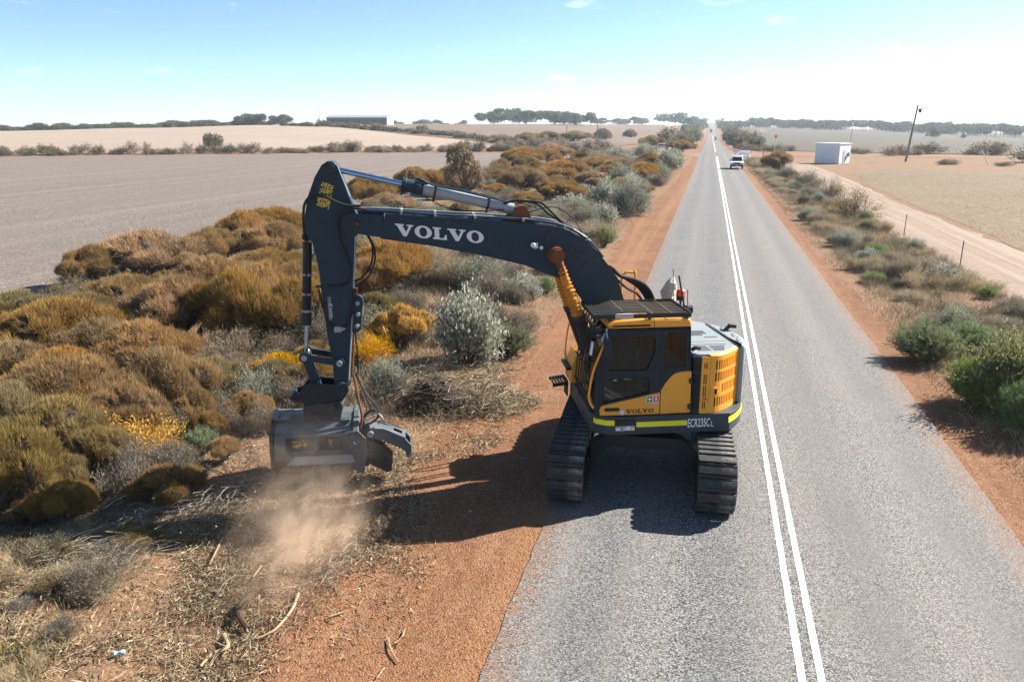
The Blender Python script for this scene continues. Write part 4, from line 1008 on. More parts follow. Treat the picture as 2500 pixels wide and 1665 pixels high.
scatter('dry_grass', 90000, verge_l, STRAW[:4] + [(.3, .28, .15), (.22, .16, .1)], (.10, .32), (.006, .014), flat=1.0, up=.35, label='dry grass between the bushes of the left verge', cat='grass')
scatter('dry_grass', 125000, verge_r, STRAW[:3] + [(.33, .30, .17), (.26, .24, .13), (.6, .47, .28)], (.10, .34), (.006, .014), flat=1.0, up=.45, label='dry grass of the verge between right gravel edge and fence', cat='grass')
def clumps(x0, x1, y0, y1, nc, pw):
    def f(n):
        cy_ = y0 + (y1 - y0) * rng.random(nc) ** pw; cx = rng.uniform(x0, x1, nc); s = rng.uniform(.12, .42, nc) * (1 + cy_ / 90); k = rng.integers(0, nc, n)
        P = np.column_stack([cx[k] + rng.normal(0, 1, n) * s[k], cy_[k] + rng.normal(0, 1, n) * s[k]]); ok = (P[:, 0] > x0 - .15) & (P[:, 0] < x1 + .2); return P[ok]
    return f
scatter('grass_clumps', 110000, clumps(6.3, 10.8, 12, 150, 900, 1.6), STRAW[:3] + [(.36, .33, .19), (.30, .27, .15), (.62, .5, .31), (.24, .23, .13), (.3, .25, .2)], (.15, .5), (.006, .015), flat=.8, up=.7, label='clumps of tall dry grass all along the right verge', cat='grass')
scatter('grass_clumps', 90000, clumps(-21.5, -5.0, 15, 120, 800, 1.6), STRAW[:3] + [(.36, .32, .2), (.32, .27, .2), (.42, .36, .28), (.25, .22, .14), (.45, .36, .25)], (.15, .5), (.006, .013), flat=.8, up=.6, label='clumps of dry grass and twigs between the left verge bushes', cat='grass')
scatter('dead_twigs', 60000, verge_l, [(.30, .25, .2), (.38, .32, .26), (.22, .18, .14), (.46, .38, .28)], (.10, .35), (.005, .011), flat=.7, up=.12, label='dead grey twigs lying between the bushes of the left verge', cat='twigs')
def corner_l(n):
    y = 5.2 + 5.4 * rng.random(n); x = rng.uniform(-11.5, -6.6, n); f = fbm(x * 1.1, y * 1.1, 81, 3); k = (rng.random(n) < np.clip((f - .40) * 5, 0, 1)) & (x < -6.2 - .32 * (y - 5.2) - .4); return np.column_stack([x, y])[k]
scatter('low_growth', 26000, corner_l, [(.26, .24, .12), (.36, .33, .19), (.30, .24, .1), (.42, .38, .27), (.4, .28, .09)], (.08, .24), (.008, .016), flat=1.0, up=.4, mat='leaf', label='low yellow green growth at the left corner of the cleared ground', cat='ground cover')
def shoulder(n):
    y = 4 + 26 * rng.random(n) ** 1.5; x = rng.uniform(-5.0, -2.2, n); sp = rng.random(n) < .07; x = np.where(sp, -2.2 + rng.exponential(.16, n), x); return np.column_stack([x, y])
def pebbles(name, n, sampler, label):
    P = sampler(n); n = len(P); s = rng.uniform(.004, .012, n)[:, None]
    o = np.array([[1, 0, 0], [-.5, .87, 0], [-.5, -.87, 0], [.1, 0, 1.1]]); a = rng.uniform(0, 6.28, n)
    z = terr(P[:, 0], P[:, 1]) + relief(P[:, 0], P[:, 1]) + np.where((P[:, 0] > -2.25) & (P[:, 0] < 4.95), .029, .014)
    c_, s_ = np.cos(a)[:, None], np.sin(a)[:, None]
    vx = o[None, :, 0] * c_ - o[None, :, 1] * s_; vy = o[None, :, 0] * s_ + o[None, :, 1] * c_
    V = np.stack([P[:, 0:1] + vx * s, P[:, 1:2] + vy * s, z[:, None] + o[None, :, 2] * s], -1).reshape(-1, 3)
    b = np.arange(n)[:, None] * 4; T = np.concatenate([b + [0, 1, 3], b + [1, 2, 3], b + [2, 0, 3]], 1).reshape(-1, 3)
    C = np.repeat(pick([(.42, .19, .085), (.34, .15, .07), (.52, .30, .18), (.22, .1, .055), (.56, .4, .3)], n, .2), 4, 0)
    return tag(link(name, npmesh(name, V, T, 'litter', C)), label, 'gravel', None, 'stuff')
pebbles('loose_gravel', 34000, shoulder, 'loose red gravel stones on the shoulder left of the road')
def shoulder_r(n):
    y = 8 + 26 * rng.random(n) ** 1.5; x = rng.uniform(4.95, 6.3, n); sp = rng.random(n) < .12; x = np.where(sp, 4.95 - rng.exponential(.16, n), x); return np.column_stack([x, y])
pebbles('loose_gravel', 9000, shoulder_r, 'loose red gravel stones on the shoulder right of the road')
def bare(n):
    y = 12 + 110 * rng.random(n) ** 1.5; x = rng.uniform(-95, -23.2, n); f = fbm(x * .25, y * .25, 93, 3); k = rng.random(n) < np.clip((f - .3) * 3, .1, 1); return np.column_stack([x, y])[k]
scatter('field_straw', 60000, bare, [(.52, .44, .37), (.40, .34, .29), (.25, .21, .18), (.6, .52, .44)], (.05, .16), (.015, .035), flat=.25, label='sparse straw and clods lying over the grey field', cat='straw', dia=True)
def stubble(n):
    y = 20 + 120 * rng.random(n) ** 1.4; x = rng.uniform(16, 70, n); f = fbm(x * .3, y * .3, 91, 3); k = (rng.random(n) < np.clip((f - .3) * 3, .1, 1)) & (y < 118) & (x < 20 + y * .55); return np.column_stack([x, y])[k]
scatter('crop_stubble', 60000, stubble, [(.40, .29, .18), (.36, .27, .16), (.46, .35, .22), (.30, .26, .13)], (.06, .16), (.014, .03), flat=.8, up=.5, label='short stubble standing in rows on the right field', cat='stubble')

# ------------------------------------------------------------------ the excavator
EX = (-0.86, 13.95, 0.026)
ex = empty('excavator', EX)
tag(ex, 'dark blue and yellow crawler excavator with mulching head working from the road edge', 'excavator')
RU, RT = R_(200.0), R_(92.5)           # slew of the upper body, heading of the tracks
def part(mb, name, mats, parent=None, upper=True, **kw):
    return mb.build(name, mats, parent or ex, (RU if upper else RT) if parent is None else None, **kw)

# --- tracks: local x along the track (forward), y to its left
def track(yc):
    r, half, pitch = 0.435, 1.76, 0.1905
    zc = 0.475
    per = 4 * half + 2 * math.pi * r; n = int(round(per / pitch)); pitch = per / n
    mb = MB()
    prof = [(-half + .02 + .33 * math.cos(R_(a)), zc + .33 * math.sin(R_(a))) for a in range(90, 271, 20)] + [(half - .02 + .33 * math.cos(R_(a)), zc + .33 * math.sin(R_(a))) for a in range(-90, 91, 20)]
    mb.side([(x * .94, .19 + (z - .14) * .78) for x, z in prof], yc - .17, yc + .17)
    for s in (-1, 1):
        mb.cyl((s * half, yc - .16, zc), (s * half, yc + .16, zc), .36, 28)
        mb.cyl((s * half, yc - .24, zc), (s * half, yc + .24, zc), .11, 16)
    for i in range(8):
        x = -1.42 + i * 2.84 / 7; mb.cyl((x, yc - .22, .155), (x, yc + .22, .155), .10, 14)
    t = part(mb, 'crawler_track', 'black_steel', upper=False, smooth=True)
    # one shoe: grouser plate with a bolted road pad, joints left open
    sb = MB()
    sb.m = 0; sb.box((-pitch * .48, -.30, -.018), (pitch * .46, .30, .0)); sb.box((-pitch * .5, -.30, .0), (-pitch * .36, .30, .024))
    sb.m = 1; sb.box((-pitch * .24, -.285, .0), (pitch * .36, .285, .055))
    sb.m = 0
    for yb in (-.10, .10): sb.cyl((-pitch * .43, yb - .035, .026), (-pitch * .43, yb + .035, .026), .012, 6)
    sb.box((-pitch * .5, -.11, -.07), (pitch * .5, -.06, -.018)); sb.box((-pitch * .5, .06, -.07), (pitch * .5, .11, -.018))
    me = sb.mesh('track_shoe', ['track_steel', 'track_pad'])
    for k in range(n):
        s = k * pitch + .03
        if s < 2 * half: x, z, a = -half + s, zc + r, 0.0
        elif s < 2 * half + math.pi * r:
            th = (s - 2 * half) / r; x, z, a = half + r * math.sin(th), zc + r * math.cos(th), th
        elif s < 4 * half + math.pi * r: x, z, a = half - (s - 2 * half - math.pi * r), zc - r, math.pi
        else:
            th = math.pi + (s - 4 * half - math.pi * r) / r; x, z, a = -half + r * math.sin(th), zc + r * math.cos(th), th
        o = link('track_shoe', me, t); o.location = (x, yc, z); o.rotation_euler = (0, a, 0)
        if k == 0 and yc > 0:
            pass
    return t
track(1.195); track(-1.195)
mb = MB()
arch = [(-.9, .40), (-.9, .72), (-.62, .90), (.62, .90), (.9, .72), (.9, .40), (.80, .40), (.72, .56), (.5, .68), (-.5, .68), (-.72, .56), (-.80, .40)]
for x0, x1 in ((-1.12, -.86), (.86, 1.12)): mb.across(arch, x0, x1)
mb.box((-.86, -.55, .62), (.86, .55, .90)); mb.cyl((0, 0, .86), (0, 0, 1.03), .62, 40)
part(mb, 'undercarriage_frame', 'black_steel', upper=False, bevel=.02)

# --- upper frame and skirt (local x forward, y to the machine's left = towards the camera)
TR = 1.67
def tail(a0, a1, n, r=TR): return [(r * math.cos(R_(a0 + (a1 - a0) * i / n)), r * math.sin(R_(a0 + (a1 - a0) * i / n))) for i in range(n + 1)]
aS = math.degrees(math.acos(-1.08 / TR))        # bearing where the straight side meets the tail arc
front_c = [(1.24, .62), (1.25, .95), (1.17, 1.14), (1.02, 1.24), (.82, 1.27)]
skirt = [(1.22, -1.0), (1.24, .2)] + front_c + [(-.9, 1.27)] + tail(aS + .5, 359.5 - aS, 22) + [(-.9, -1.27), (.9, -1.27), (1.15, -1.2)]
mb = MB(); mb.plan(skirt, 1.03, 1.345); mb.plan([(x * .8, y * .8) for x, y in skirt], .98, 1.05)
frame = part(mb, 'upper_frame', 'dark_grey_paint', bevel=.035, smooth=True)
def strip_along(path, z0, z1, out, name, mat, parent, dz=None):
    m_ = MB(); vs_ = []
    n = len(path)
    for i, (x, y) in enumerate(path):
        a, b = path[max(0, i - 1)], path[min(n - 1, i + 1)]; t = Vector((b[0] - a[0], b[1] - a[1])).normalized(); nx_, ny_ = -t.y, t.x
        if nx_ * x + ny_ * y < 0: nx_, ny_ = -nx_, -ny_
        d = dz[i] if dz else 0
        vs_ += [(x + nx_ * out, y + ny_ * out, z0 + d), (x + nx_ * out, y + ny_ * out, z1 + d), (x - nx_ * .006, y - ny_ * .006, z1 + d), (x - nx_ * .006, y - ny_ * .006, z0 + d)]
    fs = []
    for i in range(n - 1):
        for k in range(4): a = i * 4 + k; b = i * 4 + (k + 1) % 4; fs.append((a, b, b + 4, a + 4))
    fs += [(0, 1, 2, 3), tuple(4 * (n - 1) + k for k in (3, 2, 1, 0))]
    m_.add(vs_, fs); return m_.build(name, mat, parent)
strip_along([(.52, 1.27), (-.35, 1.27)], 1.16, 1.25, .004, 'reflective_stripe', 'hi_vis_yellow', frame)
strip_along([(1.245, .93), (1.17, 1.14), (1.02, 1.24), (.89, 1.263)], 1.20, 1.29, .005, 'reflective_stripe', 'hi_vis_yellow', frame)
strip_along(tail(aS - 1, 252, 18), 1.18, 1.28, .006, 'reflective_stripe', 'hi_vis_yellow', frame)
lettering('model_lettering', 'ECR235C', (-.36, 1.276, 1.12), (-1, 0, 0), (0, 0, 1), .385, .155, 'white_letter', frame, bold=.022)
lettering('model_lettering', 'L', (-.765, 1.276, 1.12), (-1, 0, 0), (0, 0, 1), .045, .095, 'white_letter', frame, bold=.012)
mb = MB(); mb.box((.55, 1.268, 1.21), (.88, 1.285, 1.30))
for i in range(9): mb.box((.57 + i * .034, 1.28, 1.285), (.585 + i * .034, 1.292, 1.30))
mb.build('step_recess', 'black_steel', frame)
mb = MB(); mb.m = 0; mb.box((.715, 1.262, 1.11), (.87, 1.277, 1.185)); mb.box((.55, 1.262, 1.11), (.705, 1.277, 1.185)); mb.m = 1; mb.box((.722, 1.27, 1.165), (.863, 1.279, 1.18)); mb.box((.55, 1.27, 1.165), (.62, 1.279, 1.18)); mb.m = 2; mb.box((.74, 1.27, 1.125), (.79, 1.279, 1.15)); mb.box((.60, 1.27, 1.12), (.61, 1.279, 1.155))
mb.build('warning_sticker', ['white_letter', 'hazard_red', 'black_letter'], frame)

# --- cab
V0, V1 = .16, 1.20
door_w = [(.985, 2.72), (.27, 2.71), (.235, 2.66), (.23, 2.43), (.34, 2.15), (.38, 2.12), (1.0, 2.13), (1.035, 2.17), (1.02, 2.62)]
rear_w = [(.09, 2.77), (-.27, 2.76), (-.29, 2.16), (.09, 2.165)]
low_w = [(1.07, 2.01), (.34, 1.985), (.315, 1.95), (.305, 1.73), (1.08, 1.57)]
prof = [(-.41, 1.345), (-.39, 2.10), (-.35, 2.84), (1.0, 2.84), (1.10, 2.5), (1.18, 2.05), (1.20, 1.6), (1.15, 1.345)]
mb = MB()
mb.side(prof, V1 - .05, V1, [door_w, rear_w, low_w]); mb.side(prof, V0, V0 + .05, [door_w, rear_w])
rz_ = lambda z: -.41 + .02 * (z - 1.345) / .755 if z < 2.1 else -.39 + .04 * (z - 2.1) / .74
mb.poly([(V0, 1.345), (V1, 1.345), (V1, 2.84), (V0, 2.84)], [[(V0 + .12, 2.15), (V1 - .12, 2.15), (V1 - .12, 2.72), (V0 + .12, 2.72)]], lambda y, z: (rz_(z), y, z), lambda y, z: (rz_(z) + .05, y, z))
mb.box((-.38, V0, 1.345), (1.14, V1, 1.40)); mb.box((-.34, V0, 2.78), (1.0, V1, 2.84))
for y in (V0, V1 - .07): mb.tube([(1.0, y + .035, 2.84), (1.10, y + .035, 2.5), (1.18, y + .035, 2.05), (1.20, y + .035, 1.6), (1.15, y + .035, 1.345)], .04, 6)
# bulging front cowl below the windscreen
mb.poly([(V0, 1.34), (V1 - .03, 1.34), (V1 - .03, 1.46), (V0, 1.46)], [], lambda y, z: (1.10, y, z), lambda y, z: (1.30 - .12 * abs(y - .68) / .52, y, z))
cab = part(mb, 'cab', 'cab_dark', bevel=.012)
def pane(pts, y, name='window_pane'):
    m_ = MB(); m_.side(pts, y - .004, y + .004); return m_.build(name, 'cab_glass', cab)
grow = lambda P, k: [((x - sum(p[0] for p in P) / len(P)) * k + sum(p[0] for p in P) / len(P), (z - sum(p[1] for p in P) / len(P)) * k + sum(p[1] for p in P) / len(P)) for x, z in P]
for w_ in (door_w, rear_w, low_w): pane(grow(w_, 1.03), V1 - .025)
for w_ in (door_w, rear_w): pane(grow(w_, 1.03), V0 + .025)
m_ = MB(); m_.across([(V0 + .1, 2.13), (V1 - .1, 2.13), (V1 - .1, 2.74), (V0 + .1, 2.74)], -.372, -.364); m_.build('window_pane', 'cab_glass', cab)
m_ = MB(); fr = [(1.0, 2.82), (1.13, 2.5), (1.22, 2.05), (1.245, 1.6), (1.19, 1.44)]
vs_ = []
for x, z in fr:
    for y in np.linspace(V0 + .05, V1 - .06, 7): vs_.append((x + .05 * (1 - ((y - .68) / .5) ** 2), y, z))
m_.add(vs_, [(i * 7 + j, i * 7 + j + 1, i * 7 + 8 + j, i * 7 + 7 + j) for i in range(4) for j in range(6)]); m_.build('windscreen', 'cab_glass', cab, smooth=True)
m_ = MB()                                             # door window rim and lower window rim
for w_ in (door_w, low_w): m_.tube([(x, V1 + .004, z) for x, z in w_], .011, 6, True)
m_.tube([(.115, V1 + .002, 1.36), (.13, V1 + .002, 2.80)], .007, 6); m_.tube([(.13, V1 + .002, 2.80), (.96, V1 + .002, 2.81)], .006, 6); m_.tube([(1.13, V1 + .002, 1.37), (1.15, V1 + .002, 2.0), (.98, V1 + .002, 2.78)], .007, 6)
m_.build('door_seal', 'black_steel', cab, smooth=True)
door_o = [(1.13, 1.365), (1.14, 1.46), (1.12, 1.515), (1.07, 1.54), (.125, 1.735), (.12, 1.355)]
rear_o = [(.105, 1.355), (.11, 1.765), (.03, 1.90), (-.06, 2.01), (-.12, 2.055), (-.22, 2.08), (-.395, 2.085), (-.41, 1.36)]
for nm, P in (('door_panel', door_o), ('side_panel', rear_o)):
    m_ = MB(); m_.side(P, V1 - .005, V1 + .010); pnl = m_.build(nm, 'yellow_paint', cab, bevel=.004)
    if nm == 'door_panel':
        dp = pnl
volvo('maker_lettering', (.69, V1 + .011, 1.385), (-1, 0, .015), (0, 0, 1), .47, .07, 'black_letter', dp, None, (0, .003, 0))
m_ = MB(); m_.side(rrect(.80, 1.44, 1.06, 1.495, .026), V1 + .005, V1 + .03); m_.build('door_handle', 'black_steel', dp, bevel=.006)
m_ = MB(); m_.m = 0; m_.side(ellipse(.755, 1.405, .046, .046, 24), V1 + .008, V1 + .013); m_.m = 1; m_.side([(.765, 1.395), (.755, 1.4), (.74, 1.425), (.755, 1.408)], V1 + .0135, V1 + .015); m_.m = 2; m_.poly(ellipse(.755, 1.405, .046, .046, 24), [ellipse(.755, 1.405, .040, .040, 24)], lambda x, z: (x, V1 + .0135, z), lambda x, z: (x, V1 + .016, z)); m_.build('round_sticker', ['white_letter', 'black_letter', 'belt_grey'], dp)
for (x0, x1, cmat) in ((.345, .245, 'sign_green'), (.235, .135, 'hazard_red')):
    m_ = MB(); m_.m = 0; m_.box((x1, V1 + .008, 1.545), (x0, V1 + .0125, 1.68)); m_.m = 1; m_.box((x1 + .007, V1 + .012, 1.552), (x0 - .007, V1 + .0135, 1.673)); m_.m = 0; xm = (x0 + x1) / 2
    if cmat == 'sign_green': m_.box((xm - .009, V1 + .013, 1.595), (xm + .009, V1 + .0145, 1.655)); m_.box((xm - .03, V1 + .013, 1.616), (xm + .03, V1 + .0146, 1.634)); m_.box((xm - .03, V1 + .013, 1.565), (xm + .03, V1 + .0146, 1.575))
    else: m_.box((xm - .014, V1 + .013, 1.59), (xm + .014, V1 + .0145, 1.65)); m_.box((xm - .006, V1 + .013, 1.65), (xm + .006, V1 + .0146, 1.664)); m_.box((xm - .03, V1 + .013, 1.562), (xm + .03, V1 + .0146, 1.572))
    m_.build('safety_sign', ['white_letter', cmat], dp)
for z in (1.92, 1.47):
    m_ = MB(); m_.cyl((-.385, V1 + .03, z - .04), (-.385, V1 + .03, z + .04), .028, 10); m_.box((-.42, V1 - .01, z - .045), (-.37, V1 + .03, z + .045)); m_.build('door_hinge', 'black_steel', cab, bevel=.006)
m_ = MB(); m_.box((-.05, .40, 1.40), (.5, .95, 1.72)); m_.box((-.12, .42, 1.7), (.06, .93, 2.35)); m_.box((-.10, .52, 2.35), (.02, .83, 2.56)); m_.box((.0, .32, 1.72), (.55, .40, 1.86)); m_.box((.0, .95, 1.72), (.55, 1.03, 1.86)); m_.build('driver_seat', 'seat_cloth', cab, bevel=.05)
m_ = MB(); m_.tube(spline([(.56, 1.12, 2.70), (.52, 1.10, 2.45), (.50, 1.08, 2.30), (.46, 1.06, 2.0), (.43, 1.05, 1.85), (.36, 1.06, 1.75)], 4), .010, 6); m_.tube(spline([(.44, 1.12, 2.70), (.47, 1.10, 2.45), (.50, 1.085, 2.31)], 3), .009, 6); m_.build('seat_belt', 'belt_grey', cab, smooth=True)
m_ = MB(); m_.box((.86, 1.195, 1.965), (.92, 1.206, 1.975)); m_.build('window_sticker', 'white_letter', cab)
m_ = MB(); m_.box((.62, 1.195, 1.98), (.74, 1.206, 1.99)); m_.build('window_sticker', 'warn_yellow', cab)
# roof
roof_p = [(-.36, 2.842), (-.34, 2.95), (-.30, 2.985), (.55, 2.985), (.90, 2.955), (1.02, 2.89), (1.04, 2.842)]
m_ = MB(); m_.side(roof_p, V0 - .01, V1 + .015); roof = m_.build('cab_roof', 'yellow_paint', cab, bevel=.03, smooth=True)
m_ = MB(); m_.tube([(.27, V1 + .018, 2.845), (.28, V1 + .018, 2.96), (.28, V1 - .02, 2.99), (.28, V0, 2.99)], .004, 5); m_.build('roof_joint', 'black_steel', roof)
# overhead guard
GZ = 3.045
m_ = MB(); fr_ = [(1.27, 1.22), (-.33, 1.21), (-.33, .13), (1.27, .14)]
for i in range(4): a, b = fr_[i], fr_[(i + 1) % 4]; m_.bar((*a, GZ), (*b, GZ), .014, .075)
for x, y in ((1.0, .2), (1.0, 1.16), (-.28, .2), (-.28, 1.16), (.35, .17), (.35, 1.18)): m_.bar((x, y, 2.96), (x, y, GZ - .02), .03, .05)
guard = part(m_, 'roof_guard', 'black_steel')
for i in range(9):
    y = .25 + i * .115; hump = .035 + .02 * math.sin(i)
    m_ = MB(); P = [(1.265, y, GZ), (1.05, y, GZ), (.90, y, GZ + .05), (.70, y, GZ + .055), (.40, y, GZ + .05), (.30, y, GZ + .005), (.1, y, GZ), (-.325, y, GZ)]
    for a, b in zip(P[:-1], P[1:]): m_.bar(a, b, .014, .03)
    m_.build('guard_bar', 'steel_post', guard)
for x, dz_ in ((.80, .052), (.30, .005), (-.02, .0)):
    m_ = MB(); m_.bar((x, .14, GZ + dz_ + .02), (x, 1.21, GZ + dz_ + .02), .012, .014); m_.build('guard_bar', 'steel_post', guard)
m_ = MB(); m_.box((.55, .75, 2.99), (.95, 1.05, 3.02)); m_.build('roof_hatch', 'canvas', roof)
m_ = MB(); m_.box((.63, 1.222, GZ - .03), (.93, 1.228, GZ + .03)); m_.build('guard_plate', 'zinc_sheet', guard)
# front guard bars, wiper, mirror, grab rail
for i in range(5):
    y = .28 + i * .2
    m_ = MB(); m_.tube(spline([(1.24, y, 2.98), (1.30, y, 2.55), (1.35, y, 2.05), (1.36, y, 1.7), (1.28, y, 1.42)], 4), .012, 6); m_.build('front_guard_bar', 'black_steel', cab, smooth=True)
m_ = MB(); m_.bar((1.26, .2, 2.9), (1.26, 1.16, 2.9), .03, .03); m_.build('front_guard_bar', 'black_steel', cab)
m_ = MB(); m_.bar((1.37, .2, 1.75), (1.37, 1.16, 1.75), .03, .03); m_.build('front_guard_bar', 'black_steel', cab)
m_ = MB(); m_.bar((1.36, .2, 2.2), (1.36, 1.14, 2.2), .02, .02); m_.build('front_guard_bar', 'black_steel', cab)
m_ = MB(); m_.tube(spline([(1.10, 1.24, 2.60), (1.18, 1.27, 2.42), (1.27, 1.25, 2.15), (1.32, 1.22, 1.8), (1.31, 1.20, 1.62), (1.24, 1.20, 1.50)], 5), .019, 8); m_.build('grab_rail', 'yellow_paint', cab, smooth=True)
m_ = MB(); m_.side(rrect(1.0, 2.40, 1.125, 2.70, .05), 1.30, 1.35); mr = m_.build('mirror', 'cab_dark', cab, bevel=.015)
m_ = MB(); m_.tube(spline([(1.05, 1.2, 2.83), (1.09, 1.31, 2.85), (1.07, 1.325, 2.72)], 5), .012, 8); m_.build('mirror_arm', 'belt_grey', mr, smooth=True)
for x, y, z in ((1.16, 1.18, 2.84), (1.2, 1.05, 2.72), (1.16, 1.18, 2.74)):
    m_ = MB(); m_.cyl((x, y, z), (x + .07, y + .03, z - .02), .045, 14); m_.cyl((x - .05, y, z), (x, y, z), .02, 8); m_.build('work_lamp', 'black_steel', cab, smooth=True)
m_ = MB(); m_.bar((1.27, 1.14, 2.62), (1.30, 1.14, 2.40), .06, .03); m_.build('wiper_motor', 'white_body', cab)

# --- engine bay: side grilles, hood, counterweight
HZ = 2.35
edge = [(-.42, 1.20), (-.47, 1.235), (-.55, 1.245), (-.70, 1.255), (-.83, 1.236), (-.97, 1.155), (-1.13, 1.02), (-1.29, .865)]
bay = [(-.42, -1.2), (-.42, 1.1)] + [(x * .972, y * .972) for x, y in edge[1:]] + [(-1.34, .0), (-1.34, -.85), (-.84, -1.2)]
m_ = MB(); m_.plan(bay, 1.345, HZ - .03); part(m_, 'engine_bay', 'dark_hole')
def grille(path, z0, z1, cols_, rows, name, mat, solid=()):
    """a wrapped panel with real slots: cols_ = list of (t0,t1,slot?) along the path, rows = list of (z0,z1,slot?)"""
    L = [0]
    for a, b in zip(path[:-1], path[1:]): L.append(L[-1] + math.hypot(b[0] - a[0], b[1] - a[1]))
    def at(t, o):
        s = t * L[-1]
        for i in range(len(path) - 1):
            if s <= L[i + 1] + 1e-9:
                k = (s - L[i]) / (L[i + 1] - L[i]); a, b = path[i], path[i + 1]; tx, ty = b[0] - a[0], b[1] - a[1]; q = math.hypot(tx, ty)
                return (a[0] + tx * k + ty / q * o, a[1] + ty * k - tx / q * o)
        return path[-1]
    m_ = MB(); th = .016
    for t0, t1, sc in cols_:
        for za, zb, sr in rows:
            if sc and sr and not any(t0 >= q[0] and t1 <= q[1] and za >= q[2] and zb <= q[3] for q in solid): continue
            a0, a1, b0, b1 = at(t0, 0), at(t1, 0), at(t0, -th), at(t1, -th)
            m_.add([(*a0, za), (*a1, za), (*a1, zb), (*a0, zb), (*b0, za), (*b1, za), (*b1, zb), (*b0, zb)], [(0, 1, 2, 3), (7, 6, 5, 4), (0, 4, 5, 1), (1, 5, 6, 2), (2, 6, 7, 3), (3, 7, 4, 0)])
    return part(m_, name, mat)
def slots(n, m0, m1, duty=.45):
    out = [(0, m0, False)]; w_ = (1 - m0 - m1) / n
    for i in range(n): a = m0 + i * w_; out += [(a, a + w_ * duty, True), (a + w_ * duty, a + w_, False)]
    return out + [(1 - m1, 1, False)]
def rowz(z0, z1, bands):
    out = []; z = z0
    for a, b in bands: out += [(z, a, False), (a, b, True)]; z = b
    return out + [(z, z1, False)]
grille([(-.425, 1.20), (-.47, 1.235), (-.55, 1.245)], 1.35, 2.32, slots(3, .12, .1), rowz(1.35, 2.32, [(1.42, 1.60), (1.64, 1.82), (1.86, 2.04), (2.08, 2.26)]), 'air_intake_grille', 'black_steel')
strip_p = grille([(-.553, 1.247), (-.62, 1.252), (-.695, 1.256)], 1.35, 2.335, slots(2, .30, .22, .55), rowz(1.35, 2.335, [(1.43, 1.56), (1.63, 1.83), (1.86, 2.03), (2.13, 2.23)]), 'side_panel', 'yellow_paint')
dpath = [(-.70, 1.256), (-.76, 1.252), (-.83, 1.236), (-.90, 1.202), (-.97, 1.155), (-1.05, 1.09), (-1.13, 1.02), (-1.21, .945), (-1.29, .865), (-1.36, .79)]
gd = grille(dpath, 1.35, 2.335, slots(12, .12, .05, .60), rowz(1.35, 2.335, [(1.46, 1.62), (1.69, 1.84), (1.90, 2.05), (2.10, 2.26)]), 'engine_door', 'yellow_paint', solid=[(0, .36, 1.64, 1.86)])
m_ = MB(); m_.m = 0; m_.box((-.84, 1.225, 1.66), (-.72, 1.266, 1.80)); m_.m = 1; m_.box((-.83, 1.26, 1.69), (-.79, 1.270, 1.77)); m_.build('door_latch', ['yellow_paint', 'dark_hole'], gd, bevel=.006)
m_ = MB(); m_.box((-.68, 1.25, 1.585), (-.60, 1.258, 1.615)); m_.build('warning_label', 'hazard_red', strip_p)
# rounded yellow brow over the engine door, from the panels up to the hood
brow = dpath; m_ = MB(); vs_ = []
for x, y in brow:
    for k, (o, z) in enumerate(((0, 2.335), (-.008, 2.352), (-.03, 2.366), (-.07, 2.372))):
        q = 1 + o / math.hypot(x, y); vs_.append((x * q, y * q, z))
m_.add(vs_, [(i * 4 + j, i * 4 + j + 1, i * 4 + 5 + j, i * 4 + 4 + j) for i in range(len(brow) - 1) for j in range(3)]); m_.build('door_brow', 'yellow_paint', gd, smooth=True)
hood_pl = [(-.36, -1.18), (-.36, .15), (-.43, .15), (-.43, 1.16), (-.53, 1.215), (-.70, 1.215), (-.86, 1.17), (-.99, 1.08), (-1.20, .94), (-1.325, .80), (-1.325, -.95), (-.9, -1.2)]
m_ = MB(); m_.plan(hood_pl, HZ - .06, HZ + .018); hood = part(m_, 'engine_hood', 'grey_paint', bevel=.012)
def hslot(x0, y0, x1, y1, nm='vent_slot', mt='dark_hole', z=.003):
    m_ = MB(); m_.box((min(x0, x1), min(y0, y1), HZ + .01), (max(x0, x1), max(y0, y1), HZ + .018 + z)); m_.build(nm, mt, hood)
for i in range(6):
    y = .98 - i * .055
    hslot(-.56, y, -.80, y + .022); hslot(-.84, y, -1.02 - .02 * i, y + .022)
hslot(-.45, .60, -1.19, .625); hslot(-.44, .43, -1.27, .437, 'hood_joint')
for i in range(9): hslot(-.60 - i * .045, -.08 - i * .0, -.625 - i * .045, .02); 
for i in range(6): hslot(-.98 - i * .04, .10, -1.0 - i * .04, .17)
hslot(-.62, -.34, -1.1, -.1, 'hood_patch', 'dark_grey_paint', .002)
for i in range(5): hslot(-.6 - i * .06, -.62, -.63 - i * .06, -.52)
cwp = [(-1.345, .80)] + [(TR * math.cos(R_(a)), TR * math.sin(R_(a))) for a in np.linspace(150, 210, 13)] + [(-1.345, -.80)]
m_ = MB(); m_.plan(cwp, 1.35, HZ + .02)
rearp = [(TR * math.cos(R_(a)), TR * math.sin(R_(a))) for a in np.linspace(149, 151, 2)]
cw = part(m_, 'counterweight', 'grey_paint', bevel=.05, smooth=True)
m_ = MB(); m_.plan([(-.9, -1.2), (-1.34, -.85)] + [(TR * .985 * math.cos(R_(a)), TR * .985 * math.sin(R_(a))) for a in (213, 222, 230)] , 1.35, HZ); part(m_, 'rear_corner', 'yellow_paint')
m_ = MB(); m_.box((-1.342, -.82, HZ - .1), (-1.328, .81, HZ + .03)); m_.build('hood_seam', 'dark_hole', cw)
strip_along([(TR * math.cos(R_(a)), TR * math.sin(R_(a))) for a in (158, 161)], 1.58, 2.0, .006, 'rear_reflector', 'hazard_red', cw)
